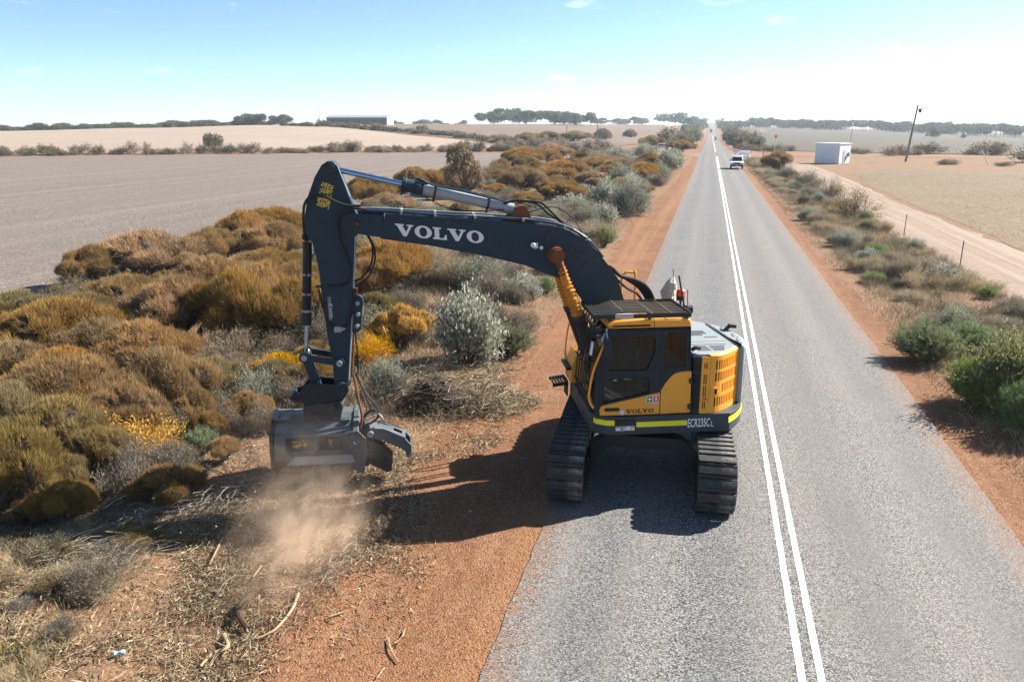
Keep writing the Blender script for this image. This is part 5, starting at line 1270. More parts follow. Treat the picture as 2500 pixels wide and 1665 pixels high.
for (a, b) in ((-1.45, .45), (-1.5, .1), (-1.48, -.4)):
    m_ = MB(); m_.box((a - .03, b - .06, HZ + .018), (a + .0, b + .06, HZ + .024)); m_.cyl((a - .05, b + .12, HZ + .015), (a - .05, b + .12, HZ + .026), .014, 8); m_.cyl((a - .05, b - .12, HZ + .015), (a - .05, b - .12, HZ + .026), .014, 8); m_.build('lifting_eye', 'black_steel', cw)
m_ = MB(); m_.bar((-1.52, -.3, HZ + .02), (-1.60, -.3, HZ + .10), .07, .05); m_.bar((-1.58, -.3, HZ + .11), (-1.72, -.3, HZ + .09), .09, .06); m_.box((-1.56, -.36, HZ + .018), (-1.44, -.24, HZ + .03)); m_.build('rear_camera', 'black_steel', cw, bevel=.01)
m_ = MB(); m_.tube(spline([(-.40, 1.13, 2.42), (-.46, 1.13, 2.46), (-.55, 1.12, 2.45)], 4), .035, 8); m_.build('hood_catch', 'black_steel', hood, smooth=True)
# deck beyond the boom: tank, step, rails
m_ = MB(); m_.box((-.36, -1.24, 1.345), (.86, -.42, 2.12)); part(m_, 'fuel_tank', 'dark_grey_paint', bevel=.04)
m_ = MB(); m_.side([(.88, 1.345), (.88, 2.0), (1.0, 2.02), (1.18, 1.92), (1.27, 1.7), (1.29, 1.345)], -1.2, -.6); tb = part(m_, 'tool_box', 'yellow_paint', bevel=.03)
m_ = MB(); m_.box((1.0, -1.22, 1.60), (1.36, -.62, 1.66)); m_.build('tread_plate', 'black_steel', tb)
m_ = MB()
for i in range(5): m_.bar((1.34 + i * .055, -1.2, 1.30 - i * .008), (1.34 + i * .055, -.75, 1.30 - i * .008), .016, .05)
m_.bar((1.30, -1.2, 1.31), (1.6, -1.2, 1.27), .02, .06); m_.bar((1.30, -.75, 1.31), (1.6, -.75, 1.27), .02, .06); m_.bar((1.3, -1.0, 1.02), (1.3, -1.0, 1.32), .3, .03); part(m_, 'boarding_step', 'black_steel')
m_ = MB(); m_.tube(spline([(1.27, -1.12, 1.42), (1.30, -1.12, 1.8), (1.24, -1.12, 2.35), (1.12, -1.12, 2.5), (.9, -1.12, 2.45), (.88, -1.12, 2.1)], 5), .02, 8); part(m_, 'deck_rail', 'yellow_paint', smooth=True)
m_ = MB(); m_.tube(spline([(.25, -1.1, 2.1), (.25, -1.1, 3.2), (.21, -1.1, 3.32), (.12, -1.1, 3.345), (.03, -1.1, 3.33), (-.01, -1.1, 3.25), (-.01, -1.1, 2.1)], 4), .022, 8); part(m_, 'hoop_rail', 'yellow_paint', smooth=True)
# exhaust with cloth wrap, beacon, aerials, rear lamp
m_ = MB(); m_.cyl((-.56, -.62, HZ), (-.56, -.62, 2.95), .07, 14); part(m_, 'exhaust_pipe', 'rust', smooth=True)
m_ = MB(); pts, rr = [], []
for i in range(14):
    t = i / 13; pts.append((-.56 + .05 * math.sin(t * 4), -.62 + .02 * math.sin(t * 9), 2.72 + .60 * t)); rr.append([.10, .125, .13, .118, .13, .125, .14, .148, .14, .12, .115, .085, .05, .01][i])
m_.tube(pts, rr, 11)
m_.V = [(x + random.uniform(-.014, .014), y + random.uniform(-.014, .014), z + random.uniform(-.014, .014)) for x, y, z in m_.V]; part(m_, 'exhaust_wrap', 'canvas')
m_ = MB(); m_.cyl((-.60, -.1, 2.36), (-.55, -.02, 3.10), .022, 8); m_.cyl((-.55, -.02, 3.02), (-.55, -.02, 3.10), .07, 16); bc = part(m_, 'beacon_stand', 'black_steel', smooth=True)
m_ = MB(); m_.tube([(-.55, -.02, 3.10), (-.55, -.02, 3.19), (-.55, -.02, 3.215)], [.078, .074, .05], 18); m_.build('beacon_lens', 'beacon_orange', bc, smooth=True)
for a, b, r in (((-.38, .1, 3.08), (-.35, .1, 3.60), .006), ((-.58, .1, 2.95), (-.46, .1, 3.48), .016), ((-.65, .1, 2.9), (-.63, .1, 3.23), .008)):
    m_ = MB(); m_.cyl(a, b, r, 8); m_.cyl((a[0], a[1], a[2] - .12), a, r * 1.8, 8); part(m_, 'aerial', 'black_steel', smooth=True)
m_ = MB(); m_.bar((-.34, .25, 3.0), (-.62, .25, 2.9), .03, .03); m_.cyl((-.62, .12, 2.88), (-.72, .12, 2.88), .075, 16); m_.bar((-.62, .10, 2.88), (-.6, .3, 2.9), .03, .03); part(m_, 'rear_work_lamp', 'black_steel', smooth=True)

# --- boom
BW = .27
boom_p = [(5.00, 4.63), (5.14, 4.625), (5.24, 4.57), (5.27, 4.48), (5.23, 4.385), (5.13, 4.33), (5.02, 4.31), (4.65, 4.225), (3.82, 4.095), (2.83, 3.885), (2.28, 3.745), (1.72, 3.525), (1.49, 3.375), (1.22, 3.07), (.85, 2.45), (.5, 1.82), (.3, 1.66), (.08, 1.74), (.02, 1.95), (.2, 2.35), (.42, 2.85), (.56, 3.14), (.67, 3.49), (.80, 3.67), (.9, 3.79), (1.02, 3.94), (1.15, 4.07), (1.32, 4.2), (1.51, 4.30), (1.7, 4.365), (1.89, 4.405), (2.57, 4.475), (4.56, 4.61)]
i0 = [i for i, p in enumerate(boom_p) if p == (4.65, 4.225)][0]
m_ = MB(); body = [p for p in boom_p if p[0] <= 4.65] 
m_.side(body, -BW, BW)
tip = [p for p in boom_p if p[0] >= 4.55] 
for s in (-1, 1): m_.side([(4.6, 4.24)] + [(5.02, 4.31), (5.13, 4.33), (5.23, 4.385), (5.27, 4.48), (5.24, 4.57), (5.14, 4.625), (5.0, 4.63), (4.6, 4.605)], s * (BW - .045), s * (BW + .006))
boom = part(m_, 'boom', 'boom_paint', bevel=.012)
volvo('maker_lettering', (4.40, BW + .001, 4.275), (-.9943, 0, -.1065), (0.03, 0, 1), 1.45, .195, 'white_letter', boom, None, (0, .004, 0))
m_ = MB(); m_.side(rrect(4.955, 4.415, 5.215, 4.535, .058), BW + .006, BW + .05); m_.build('pin_retainer', 'black_steel', boom, bevel=.012)
m_ = MB(); m_.cyl((5.10, -BW - .06, 4.48), (5.10, BW + .02, 4.48), .07, 20); m_.cyl((5.0, BW + .045, 4.475), (5.0, BW + .068, 4.475), .028, 10); m_.build('boom_tip_pin', 'rust', boom, smooth=True)
for s in (-1, 1):
    m_ = MB(); m_.cyl((1.76, s * BW, 3.93), (1.76, s * (BW + .27), 3.93), .105, 24); m_.cyl((1.76, s * BW, 3.93), (1.76, s * (BW + .05), 3.93), .15, 24); m_.build('cylinder_pin', 'rust', boom, smooth=True)
# pipes along the boom top, both sides of the arm cylinder
top = [(5.0, 4.67), (4.56, 4.655), (3.6, 4.59), (2.57, 4.52), (1.89, 4.45), (1.51, 4.345), (1.15, 4.11), (.93, 3.86)]
for k, (y, dz_, r) in enumerate(((.24, .0, .018), (.19, .012, .018), (-.24, .0, .018), (-.19, .01, .018), (.13, .006, .013))):
    P = spline([(x, y, z + dz_) for x, z in top[: (8 if k != 1 else 7)]], 6)
    m_ = MB(); m_.tube(P, r, 8); m_.build('hydraulic_pipe', 'boom_paint' if k % 2 == 0 else 'cyl_grey', boom, smooth=True)
for x, z in ((4.3, 4.64), (3.75, 4.60), (3.1, 4.555), (2.3, 4.50), (1.6, 4.38), (1.22, 4.17)):
    m_ = MB(); m_.box((x - .02, -.27, z - .03), (x + .02, .27, z + .03)); m_.build('pipe_clamp', 'cyl_grey', boom, bevel=.006)
Lf = Leaves(); n = 900; u_ = rng.uniform(1.4, 4.9, n); zt = np.interp(u_, [1.15, 1.51, 1.89, 2.57, 4.56, 5.0], [4.08, 4.31, 4.41, 4.48, 4.615, 4.63])
D = rdir(n); D[:, 2] = abs(D[:, 2]) * .3; D = unit(D)
Lf.blades(np.column_stack([u_, rng.uniform(-.25, .27, n), zt + rng.uniform(.0, .03, n)]), D, rng.uniform(.05, .16, n), .008, pick([(.12, .08, .05), (.26, .18, .11), (.05, .04, .03)], n))
o = link('trapped_twigs', Lf.mesh('trapped_twigs', 'litter'), boom); o['kind'] = 'stuff'
# arm cylinder on top of the boom
a0, a1 = Vector((2.31, 0, 4.625)), Vector((5.41, 0, 5.34)); dd = (a1 - a0).normalized(); up_ = Vector((-dd.z, 0, dd.x))
m_ = MB(); m_.cyl(a0 + dd * .13, a0 + dd * 1.98, .092, 24); ac = m_.build('arm_cylinder', 'cyl_grey', boom, smooth=True)
m_ = MB(); m_.cyl(a0 + dd * 1.95, a0 + dd * 2.02, .125, 20); m_.cyl(a0 + dd * 1.66, a0 + dd * 1.96, .112, 20); m_.cyl(a0 + dd * 1.72, a0 + dd * 1.80, .122, 20); m_.bar(a0 + dd * 1.6 + up_ * .1, a0 + dd * 1.78 + up_ * .14, .08, .05); m_.build('cylinder_gland', 'boom_paint', ac, smooth=True, bevel=.006)
m_ = MB(); m_.cyl(a0 + dd * 2.0, a1, .044, 20); m_.cyl(a1 + Vector((0, -.1, 0)), a1 + Vector((0, .1, 0)), .075, 18); m_.build('piston_rod', 'sky_tinted_chrome', ac, smooth=True)
m_ = MB(); m_.cyl(a0 + Vector((0, -.1, 0)), a0 + Vector((0, .1, 0)), .095, 18); m_.cyl(a0, a0 + dd * .15, .08, 14)
for s in (-1, 1): m_.side([(2.05, 4.43), (2.15, 4.52), (2.24, 4.70), (2.36, 4.71), (2.48, 4.58), (2.66, 4.49), (2.66, 4.45)], s * .12, s * .16)
m_.build('cylinder_bracket', 'rust', ac, smooth=True)
for k, (y, o) in enumerate(((.06, .095), (-.03, .11))):
    m_ = MB(); m_.tube(spline([a0 + dd * .25 + up_ * .09 + Vector((0, y, 0)), a0 + dd * .5 + up_ * o + Vector((0, y, 0)), a0 + dd * 1.0 + up_ * (o + .01) + Vector((0, y, 0)), a0 + dd * 1.5 + up_ * o + Vector((0, y, 0)), a0 + dd * 1.75 + up_ * .15 + Vector((0, y, 0))], 5), .014, 8); m_.build('cylinder_pipe', 'boom_paint', ac, smooth=True)
for t in (.55, 1.45):
    m_ = MB(); m_.cyl(a0 + dd * t, a0 + dd * (t + .03), .105, 18); m_.bar(a0 + dd * (t + .015) - up_ * .1, a0 + dd * (t + .015) - up_ * .16, .03, .03, (1, 0, 0)); m_.build('pipe_clamp', 'black_steel', ac)
for k, P in enumerate(([(2.62, .06, 4.74), (2.42, .08, 4.80), (2.2, .1, 4.79), (1.98, .12, 4.76), (1.80, .14, 4.60), (1.62, .17, 4.44), (1.45, .19, 4.33)], [(2.62, -.03, 4.74), (2.35, -.02, 4.79), (2.05, .0, 4.74), (1.85, .02, 4.58), (1.6, .05, 4.42), (1.4, .08, 4.3)], [(2.2, .05, 4.6), (1.8, .2, 4.70), (1.5, .24, 4.55), (1.3, .24, 4.28)])):
    m_ = MB(); m_.tube(spline(P, 7), .019 if k < 2 else .009, 8); m_.build('hydraulic_hose', 'rubber', boom, smooth=True)
m_ = MB(); m_.tube(spline([(3.9, .05, 4.86), (3.5, .1, 4.68), (3.0, .12, 4.64), (2.6, .12, 4.66)], 6), .008, 6); m_.build('hydraulic_hose', 'rubber', boom, smooth=True)
m_ = MB(); m_.box((2.06, BW, 4.03), (2.13, BW + .05, 4.12)); m_.cyl((2.10, BW + .05, 4.09), (2.16, BW + .13, 4.10), .04, 14); m_.cyl((2.0, BW, 4.04), (2.0, BW + .05, 4.04), .03, 10); m_.build('boom_lamp', 'white_body', boom, smooth=True)
m_ = MB(); m_.tube([(2.0, BW + .01, 4.05), (1.93, BW + .01, 4.2), (1.86, BW + .01, 4.40)], .006, 5)
for x, z in ((1.94, 4.17), (1.885, 4.33)): m_.box((x - .012, BW, z - .012), (x + .012, BW + .014, z + .012))
m_.build('lamp_wire', 'rubber', boom)
# boom lift cylinders with cloth-wrapped rods
for s in (-1, 1):
    c0, c1 = Vector((1.76, s * .42, 3.93)), Vector((.88, s * .42, 1.55)); d_ = (c1 - c0).normalized(); L = (c1 - c0).length
    m_ = MB(); m_.cyl(c0 + d_ * 1.12, c1, .105, 24); m_.cyl(c0 + d_ * 1.10, c0 + d_ * 1.2, .118, 24); lc = m_.build('lift_cylinder', 'black_steel', ex, RU, smooth=True)
    m_ = MB(); m_.cyl(c0, c0 + d_ * 1.15, .05, 16); m_.cyl(c0 + Vector((0, -.07, 0)), c0 + Vector((0, .07, 0)), .13, 22); m_.tube([c0 + d_ * .05, c0 + d_ * .25, c0 + d_ * .42], [.075, .066, .07], 12); m_.build('rod_end', 'rust', lc, smooth=True)
    m_ = MB(); pts, rr = [], []
    for i in range(46):
        t = i / 45; pts.append(c0 + d_ * (.22 + .93 * t)); rr.append(.062 + .035 * min(1, t * 1.6) + (.014 * math.sin(i * 1.9) + random.uniform(-.008, .008)) * min(1, t * 3 + .2))
    m_.tube(pts, rr, 18); m_.V = [(x + random.uniform(-.010, .010), y + random.uniform(-.010, .010), z + random.uniform(-.012, .012)) for x, y, z in [tuple(q) for q in m_.V]]
    m_.build('rod_sleeve', 'sleeve_cloth', lc, smooth=True, angle=70)
    m_ = MB(); sd = Vector((d_.z, 0, -d_.x)) * -1
    for y in (-.05, .06): m_.tube([c0 + d_ * 1.16 - sd * .15 + Vector((0, y * s, 0)), c0 + d_ * 1.7 - sd * .145 + Vector((0, y * s, 0)), c0 + d_ * 2.3 - sd * .14 + Vector((0, y * s, 0))], .016, 8)
    m_.bar(c0 + d_ * 1.18 - sd * .02, c0 + d_ * 1.18 - sd * .17, .12, .04); m_.build('cylinder_pipe', 'black_steel', lc, smooth=True)
# hoses from the boom foot to the deck
for k in range(5):
    y = .16 - k * .09
    m_ = MB(); P = spline([(.72, y, 3.62), (.58, y - .03, 3.50), (.32, y - .12, 3.42 - .02 * k), (.08, y - .2, 3.28 - .03 * k), (-.08, y - .25, 3.02 - .03 * k), (-.13, y - .28, 2.6), (-.13, y - .3, 2.3)], 9)
    m_.tube(P, [.030 + (.004 if i % 2 else 0) for i in range(len(P))], 10); m_.build('hydraulic_hose', 'rubber', ex, RU, smooth=True, angle=20)
for k in range(2):
    m_ = MB(); m_.tube(spline([(.62, .2 - .1 * k, 3.42), (.46, .16 - .1 * k, 3.28), (.25, .05 - .1 * k, 3.16), (.12, .0 - .1 * k, 2.95), (.08, -.05 - .1 * k, 2.5)], 8), .021, 8); m_.build('hydraulic_hose', 'rubber', ex, RU, smooth=True)

# --- stick
SW = .18
stick_p = [(5.44, 5.455), (5.53, 5.40), (5.65, 5.21), (5.78, 4.90), (5.84, 4.62), (5.855, 4.34), (5.75, 4.15), (5.68, 3.78), (5.64, 3.14), (5.60, 2.58), (5.55, 2.19), (5.53, 1.72), (5.50, 1.60), (5.42, 1.565), (5.34, 1.60), (5.30, 1.72), (5.215, 2.57), (5.13, 3.46), (5.06, 4.2), (5.0, 4.36), (5.0, 4.56), (5.07, 4.74), (5.28, 5.38), (5.35, 5.45)]
m_ = MB(); m_.side(stick_p, -SW, SW); stick = part(m_, 'stick', 'boom_paint', bevel=.012)
m_ = MB(); m_.tube([(5.07 - .003, SW - .01, 4.74), (5.17, SW - .01, 5.06), (5.285, SW - .01, 5.39)], .012, 6); m_.tube([(5.055, SW - .008, 4.25), (5.127, SW - .008, 3.46), (5.21, SW - .008, 2.57), (5.295, SW - .008, 1.75)], .012, 6); m_.build('edge_weld', 'cyl_grey', stick)
m_ = MB(); m_.cyl((5.41, -SW - .05, 5.34), (5.41, SW + .045, 5.34), .085, 22); m_.side(rrect(5.26, 5.18, 5.42, 5.23, .02), SW, SW + .03); m_.build('stick_top_pin', 'black_steel', stick, smooth=True)
m_ = MB()
for i in range(11):
    for j in range(26):
        s, t = i / 10 - .5, j / 25 - .5
        if 11 <= j <= 14 and random.random() < .6: continue
        if random.random() < .34 + .25 * abs(t): continue
        x = 5.50 + s * -.17 - t * -.18 * -1 * .55; z = 4.92 + t * .36 - s * .07
        m_.box((x - .009, SW, z - .007), (x + .009, SW + .002, z + .007))
m_.build('worn_warning_decal', 'warn_yellow', stick)
lettering('weight_marking', '2271.5', (5.50, SW + .002, 2.90), (-.06, 0, 1), (1, 0, .06), .24, .045, 'white_letter', stick, bold=.01)
m_ = MB()
for k in range(3): m_.box((5.515 + k * .018, SW, 2.86), (5.519 + k * .018, SW + .002, 3.26))
m_.build('weight_marking', 'white_letter', stick)
m_ = MB(); m_.side([(5.14, 3.26), (5.05, 3.27), (4.995, 3.22), (4.985, 3.15), (5.045, 2.68), (5.09, 2.64), (5.19, 2.64)], .03, SW - .02); bp = m_.build('side_bracket', 'boom_paint', stick, bevel=.01)
for x, z in ((5.075, 3.14), (5.075, 2.95), (5.10, 2.75)):
    m_ = MB(); m_.cyl((x, SW - .03, z), (x, SW + .02, z), .036, 14); m_.cyl((x, SW + .01, z), (x, SW + .035, z), .02, 10); m_.build('bracket_bolt', 'cyl_grey', bp, smooth=True)
m_ = MB(); m_.box((5.08, .02, 3.27), (5.16, SW, 3.38)); m_.cyl((5.07, .1, 3.33), (5.15, .1, 3.33), .035, 10); m_.build('pipe_clamp', 'rust', stick, bevel=.01)
m_ = MB(); m_.tube(spline([(4.94, .29, 4.76), (5.2, .29, 4.78), (5.5, .27, 4.905), (5.70, .25, 4.92), (5.83, .22, 4.78), (5.87, .16, 4.5), (5.87, .1, 4.2)], 8), .022, 10); m_.build('hydraulic_hose', 'rubber', stick, smooth=True)
m_ = MB(); m_.tube(spline([(4.85, .30, 4.70), (5.05, .31, 4.72), (5.24, .3, 4.68), (5.31, .26, 4.52), (5.30, .24, 4.25), (5.2, .225, 3.95), (5.16, .215, 3.7), (5.22, .21, 3.5), (5.4, .21, 3.44), (5.6, .21, 3.44), (5.74, .16, 3.43)], 7), .018, 8); m_.build('hydraulic_hose', 'rubber', stick, smooth=True)
m_ = MB(); m_.tube(spline([(5.70, .19, 3.4), (5.63, .20, 3.05), (5.56, .205, 2.85), (5.47, .21, 2.74), (5.36, .215, 2.70), (5.25, .21, 2.80), (5.16, .20, 3.05), (5.13, .19, 3.4)], 7), .020, 8); m_.build('hydraulic_hose', 'rubber', stick, smooth=True)
m_ = MB(); m_.box((5.36, SW, 2.66), (5.48, SW + .06, 2.76)); m_.cyl((5.30, SW + .035, 2.73), (5.38, SW + .035, 2.70), .028, 10); m_.build('hose_joint', 'cyl_grey', stick, bevel=.012)
m_ = MB(); m_.cyl((5.74, .1, 3.44), (5.55, SW + .03, 3.44), .02, 8); m_.build('hose_fitting', 'cyl_grey', stick, smooth=True)
for k, P in enumerate(([(4.92, -.05, 4.33), (4.80, -.03, 4.05), (4.84, 0, 3.75), (5.0, .05, 3.55), (5.12, .08, 3.5)], [(4.92, -.12, 4.33), (4.77, -.1, 4.0), (4.82, -.08, 3.65), (5.0, -.02, 3.45), (5.12, 0, 3.42)], [(5.13, .1, 3.3), (5.17, .12, 2.6), (5.22, .12, 2.1), (5.24, .14, 1.85)], [(5.14, .05, 3.3), (5.14, .06, 2.5), (5.12, .08, 2.15), (5.14, .1, 1.85)])):
    m_ = MB(); m_.tube(spline(P, 8), .016, 8); m_.build('hydraulic_hose', 'rubber' if k != 2 else 'rust', stick, smooth=True)
# bucket cylinder in front of the stick
b0, b1 = Vector((5.845, 0, 4.25)), Vector((6.0, 0, 2.24)); dd = (b1 - b0).normalized()
m_ = MB(); m_.cyl(b0 + dd * .1, b0 + dd * 1.48, .074, 22); m_.cyl(b0 + dd * 1.25, b0 + dd * 1.5, .084, 22); m_.cyl(b0 - Vector((0, .09, 0)), b0 + Vector((0, .09, 0)), .08, 18); bcy = m_.build('bucket_cylinder', 'black_steel', stick, smooth=True)
m_ = MB(); m_.cyl(b0 + dd * 1.48, b1, .034, 18); m_.build('piston_rod', 'sky_tinted_chrome', bcy, smooth=True)
for t in (.62, .95, 1.24):
    m_ = MB(); m_.cyl(b0 + dd * t, b0 + dd * (t + .035), .086, 20); m_.build('cylinder_band', 'cyl_grey', bcy, smooth=True)
m_ = MB(); m_.tube([b0 + dd * .1 + Vector((.03, .07, 0)), b0 + dd * .7 + Vector((.0, .095, 0)), b0 + dd * 1.2 + Vector((0, .095, 0))], .013, 8); m_.build('cylinder_pipe', 'black_steel', bcy, smooth=True)
# linkage
A_ = Vector((6.0, 0, 2.24))
for s in (-1, 1):
    m_ = MB(); p, q = A_ + Vector((0, s * .225, 0)), Vector((5.42, s * .225, 2.13)); m_.bar(p, q, .05, .10)
    for z in (p, q): m_.cyl(z - Vector((0, .03, 0)), z + Vector((0, .03, 0)), .085, 20)
    m_.build('guide_link', 'boom_paint', stick, smooth=True)
m_ = MB()
for s in (-1, 1): m_.side([(6.06, 2.20), (5.94, 2.28), (5.80, 1.70), (5.90, 1.66)], s * .07, s * .15)
m_.box((5.84, -.1, 1.86), (5.93, .1, 1.96)); m_.build('bucket_link', 'boom_paint', stick, bevel=.015)
for p, r, w_ in ((A_, .05, .27), (Vector((5.42, 0, 2.13)), .05, .29), (Vector((5.42, 0, 1.67)), .06, .27), (Vector((5.86, 0, 1.70)), .05, .24)):
    m_ = MB(); m_.cyl(p - Vector((0, w_, 0)), p + Vector((0, w_, 0)), r, 18); m_.build('link_pin', 'cyl_grey', stick, smooth=True)
# --- coupler and mulching head
m_ = MB(); cp = [(6.04, 1.72), (5.90, 1.80), (5.72, 1.76), (5.55, 1.74), (5.42, 1.80), (5.31, 1.75), (5.285, 1.64), (5.36, 1.52), (5.42, 1.44), (6.05, 1.40), (6.12, 1.46), (6.25, 1.49), (6.29, 1.54), (6.25, 1.585), (6.12, 1.60)]
for s in (-1, 1): m_.side(cp, s * .19, s * .255)
m_.box((5.6, -.19, 1.42), (6.1, .19, 1.6)); cpl = m_.build('quick_coupler', 'black_steel', ex, RU, bevel=.015)
for x, z, r in ((5.42, 1.67, .10), (5.86, 1.66, .07), (6.24, 1.54, .04), (5.52, 1.40, .08)):
    m_ = MB(); m_.cyl((x, -.28, z), (x, .28, z), r, 20); m_.cyl((x, .28, z), (x, .30, z), r * .55, 12); m_.build('coupler_pin', 'boom_paint', cpl, smooth=True)
m_ = MB(); m_.side([(6.06, 1.42), (5.44, 1.46), (5.40, 1.38), (5.50, .93), (6.10, .98)], -.27, .30); m_.box((5.40, -.4, .92), (6.12, .34, .99)); mh = m_.build('mulcher_head', 'mulcher_dark', ex, RU, bevel=.012)
hs = [(-.48, .42), (-.50, .90), (-.30, 1.16), (.10, 1.20), (.34, 1.10), (.52, .96), (.56, .70), (.56, .52), (.50, .46)]
m_ = MB(); m_.across(hs, 5.24, 6.56); m_.build('housing', 'mulcher_steel', mh, bevel=.018)
for x0, x1 in ((5.14, 5.24), (6.56, 6.62)):
    m_ = MB(); m_.across([(-.52, .30), (-.54, .92), (-.32, 1.19), (.10, 1.23), (.36, 1.13), (.55, .98), (.60, .68), (.58, .34), (.3, .18), (-.3, .18)], x0, x1); m_.build('end_plate', 'mulcher_steel' if x0 < 6 else 'mulcher_dark', mh, bevel=.012)
def face(x, t):   # a point on the sloping front of the housing
    return (x, .52 + .04 * t, .96 - .26 * t)
for x0, x1 in ((6.36, 5.90), (5.82, 5.42)):
    m_ = MB(); a = [face(x0, .12), face(x1, .12), face(x1, 1.0), face(x0, 1.0)]; m_.add(a + [(p[0], p[1] + .018, p[2]) for p in a], [(0, 1, 2, 3), (7, 6, 5, 4), (0, 4, 5, 1), (1, 5, 6, 2), (2, 6, 7, 3), (3, 7, 4, 0)]); w_ = m_.build('inspection_cover', 'mulcher_dark', mh, bevel=.006)
    m_ = MB()
    for k in range(26 if x0 > 6 else 5):
        xx = (x0 + x1) / 2 + random.uniform(-.12, .12) * (1 if x0 > 6 else .3); t = random.uniform(.3, .75); p = face(xx, t); m_.box((xx - .014, p[1] + .014, p[2] - .008), (xx + .014, p[1] + .021, p[2] + .008))
    m_.build('worn_sticker', 'warn_yellow', w_)
m_ = MB(); m_.add([(6.2, .57, .60), (5.26, .57, .60), (5.20, .60, .46), (6.36, .60, .46), (6.2, .54, .60), (5.26, .54, .60), (5.20, .57, .46), (6.36, .57, .46)], [(0, 1, 2, 3), (7, 6, 5, 4), (0, 4, 5, 1), (1, 5, 6, 2), (2, 6, 7, 3), (3, 7, 4, 0)]); m_.build('skid_rail', 'cyl_grey', mh, bevel=.008)
m_ = MB(); m_.cyl((5.26, .02, .40), (6.54, .02, .40), .22, 24)
for k in range(34):
    a = k * 2.4; x = 5.32 + 1.16 * (k / 33); cpt = Vector((x, .02 + .24 * math.cos(a), .40 + .24 * math.sin(a))); m_.bar(cpt - Vector((0, .05 * math.cos(a), .05 * math.sin(a))), cpt + Vector((0, .05 * math.cos(a), .05 * math.sin(a))), .05, .04)
m_.build('mulching_drum', 'rust', mh)
hole = ellipse(5.175, .86, .045, .05, 12)
m_ = MB(); m_.side([(5.30, 1.03), (5.14, 1.045), (5.02, .90), (5.02, .58), (5.06, .28), (5.20, .28), (5.20, .60), (5.31, .80)], .60, .63, [hole] + [ellipse(x, z, .014, .014, 8) for x, z in ((5.10, .97), (5.06, .87), (5.05, .76), (5.06, .66), (5.09, .74), (5.25, .97), (5.26, .84), (5.17, .72), (5.12, .62))]); m_.build('side_plate', 'mulcher_steel', mh, bevel=.005)
m_ = MB(); m_.side([(5.18, 1.05), (4.96, 1.04), (4.92, .70), (5.0, .30), (5.18, .30)], .05, .42); m_.build('grapple_mount', 'mulcher_dark', mh, bevel=.02)
teeth = lambda P, Q, n, d: [q for i in range(n) for q in ((P[0] + (Q[0] - P[0]) * i / n, P[1] + (Q[1] - P[1]) * i / n), (P[0] + (Q[0] - P[0]) * (i + .5) / n + d[0], P[1] + (Q[1] - P[1]) * (i + .5) / n + d[1]))]
up_c = [(4.97, .98), (4.72, .96), (4.36, .78), (4.27, .66), (4.30, .42), (4.35, .44)] + teeth((4.38, .58), (4.80, .80), 7, (.0, -.035)) + [(4.92, .82), (5.0, .88)]
for y0, y1 in ((.36, .40), (.02, .06)):
    m_ = MB(); m_.side(up_c, y0, y1); m_.build('upper_claw', 'mulcher_steel', mh, bevel=.005)
m_ = MB(); m_.poly([(4.96, .02), (4.72, .02), (4.36, .02), (4.36, .4), (4.72, .4), (4.96, .4)], [[(4.56, .14), (4.42, .14), (4.42, .28), (4.56, .28)]], lambda x, y: (x, y, np.interp(x, [4.27, 4.36, 4.72, 4.97], [.66, .785, .965, .985])), lambda x, y: (x, y, np.interp(x, [4.27, 4.36, 4.72, 4.97], [.66, .785, .965, .985]) + .012)); m_.box((4.262, .02, .43), (4.285, .40, .66)); m_.build('claw_top', 'mulcher_steel', mh)
m_ = MB(); m_.cyl((4.95, .0, .90), (4.95, .46, .90), .055, 16); m_.build('claw_pin', 'cyl_grey', mh, smooth=True)
lo_c = [(4.98, .80)] + teeth((4.86, .74), (4.62, .42), 6, (-.04, .0)) + [(4.60, .40), (4.61, .22), (4.70, .20), (4.98, .36)]
for y0, y1 in ((.42, .46), (.08, .12)):
    m_ = MB(); m_.side(lo_c, y0, y1); m_.build('lower_claw', 'mulcher_dark', mh, bevel=.005)
m_ = MB(); m_.side([(4.98, .50), (4.66, .30), (4.66, .24), (4.98, .38)], .12, .42); m_.build('claw_floor', 'mulcher_dark', mh)
for k, P in enumerate(([(5.20, .2, 1.9), (5.14, .3, 1.55), (5.08, .38, 1.2), (5.12, .42, 1.02)], [(5.16, .14, 1.9), (5.04, .2, 1.6), (4.88, .26, 1.38), (4.80, .30, 1.24), (4.86, .34, 1.12), (5.02, .36, 1.04)], [(5.18, .1, 1.9), (5.02, .12, 1.55), (4.84, .18, 1.34), (4.80, .24, 1.22), (4.92, .3, 1.28), (5.05, .34, 1.2), (5.07, .34, 1.06)], [(5.1, .25, 1.06), (4.98, .28, 1.22), (4.84, .3, 1.24), (4.74, .34, 1.14), (4.82, .3, 1.04)])):
    m_ = MB(); m_.tube(spline(P, 8), .022 if k == 0 else .017, 8); m_.build('hydraulic_hose', 'cyl_grey' if k == 3 else ('rust' if k == 0 else 'rubber'), mh, smooth=True)
m_ = MB(); m_.box((6.30, -.2, 1.16), (6.56, .3, 1.20)); m_.box((6.48, .05, 1.18), (6.60, .28, 1.24)); m_.build('top_cover', 'mulcher_steel', mh, bevel=.008)
m_ = MB(); m_.box((5.28, -.1, 1.12), (5.42, .36, 1.16)); m_.build('top_cover', 'mulcher_steel', mh, bevel=.008)

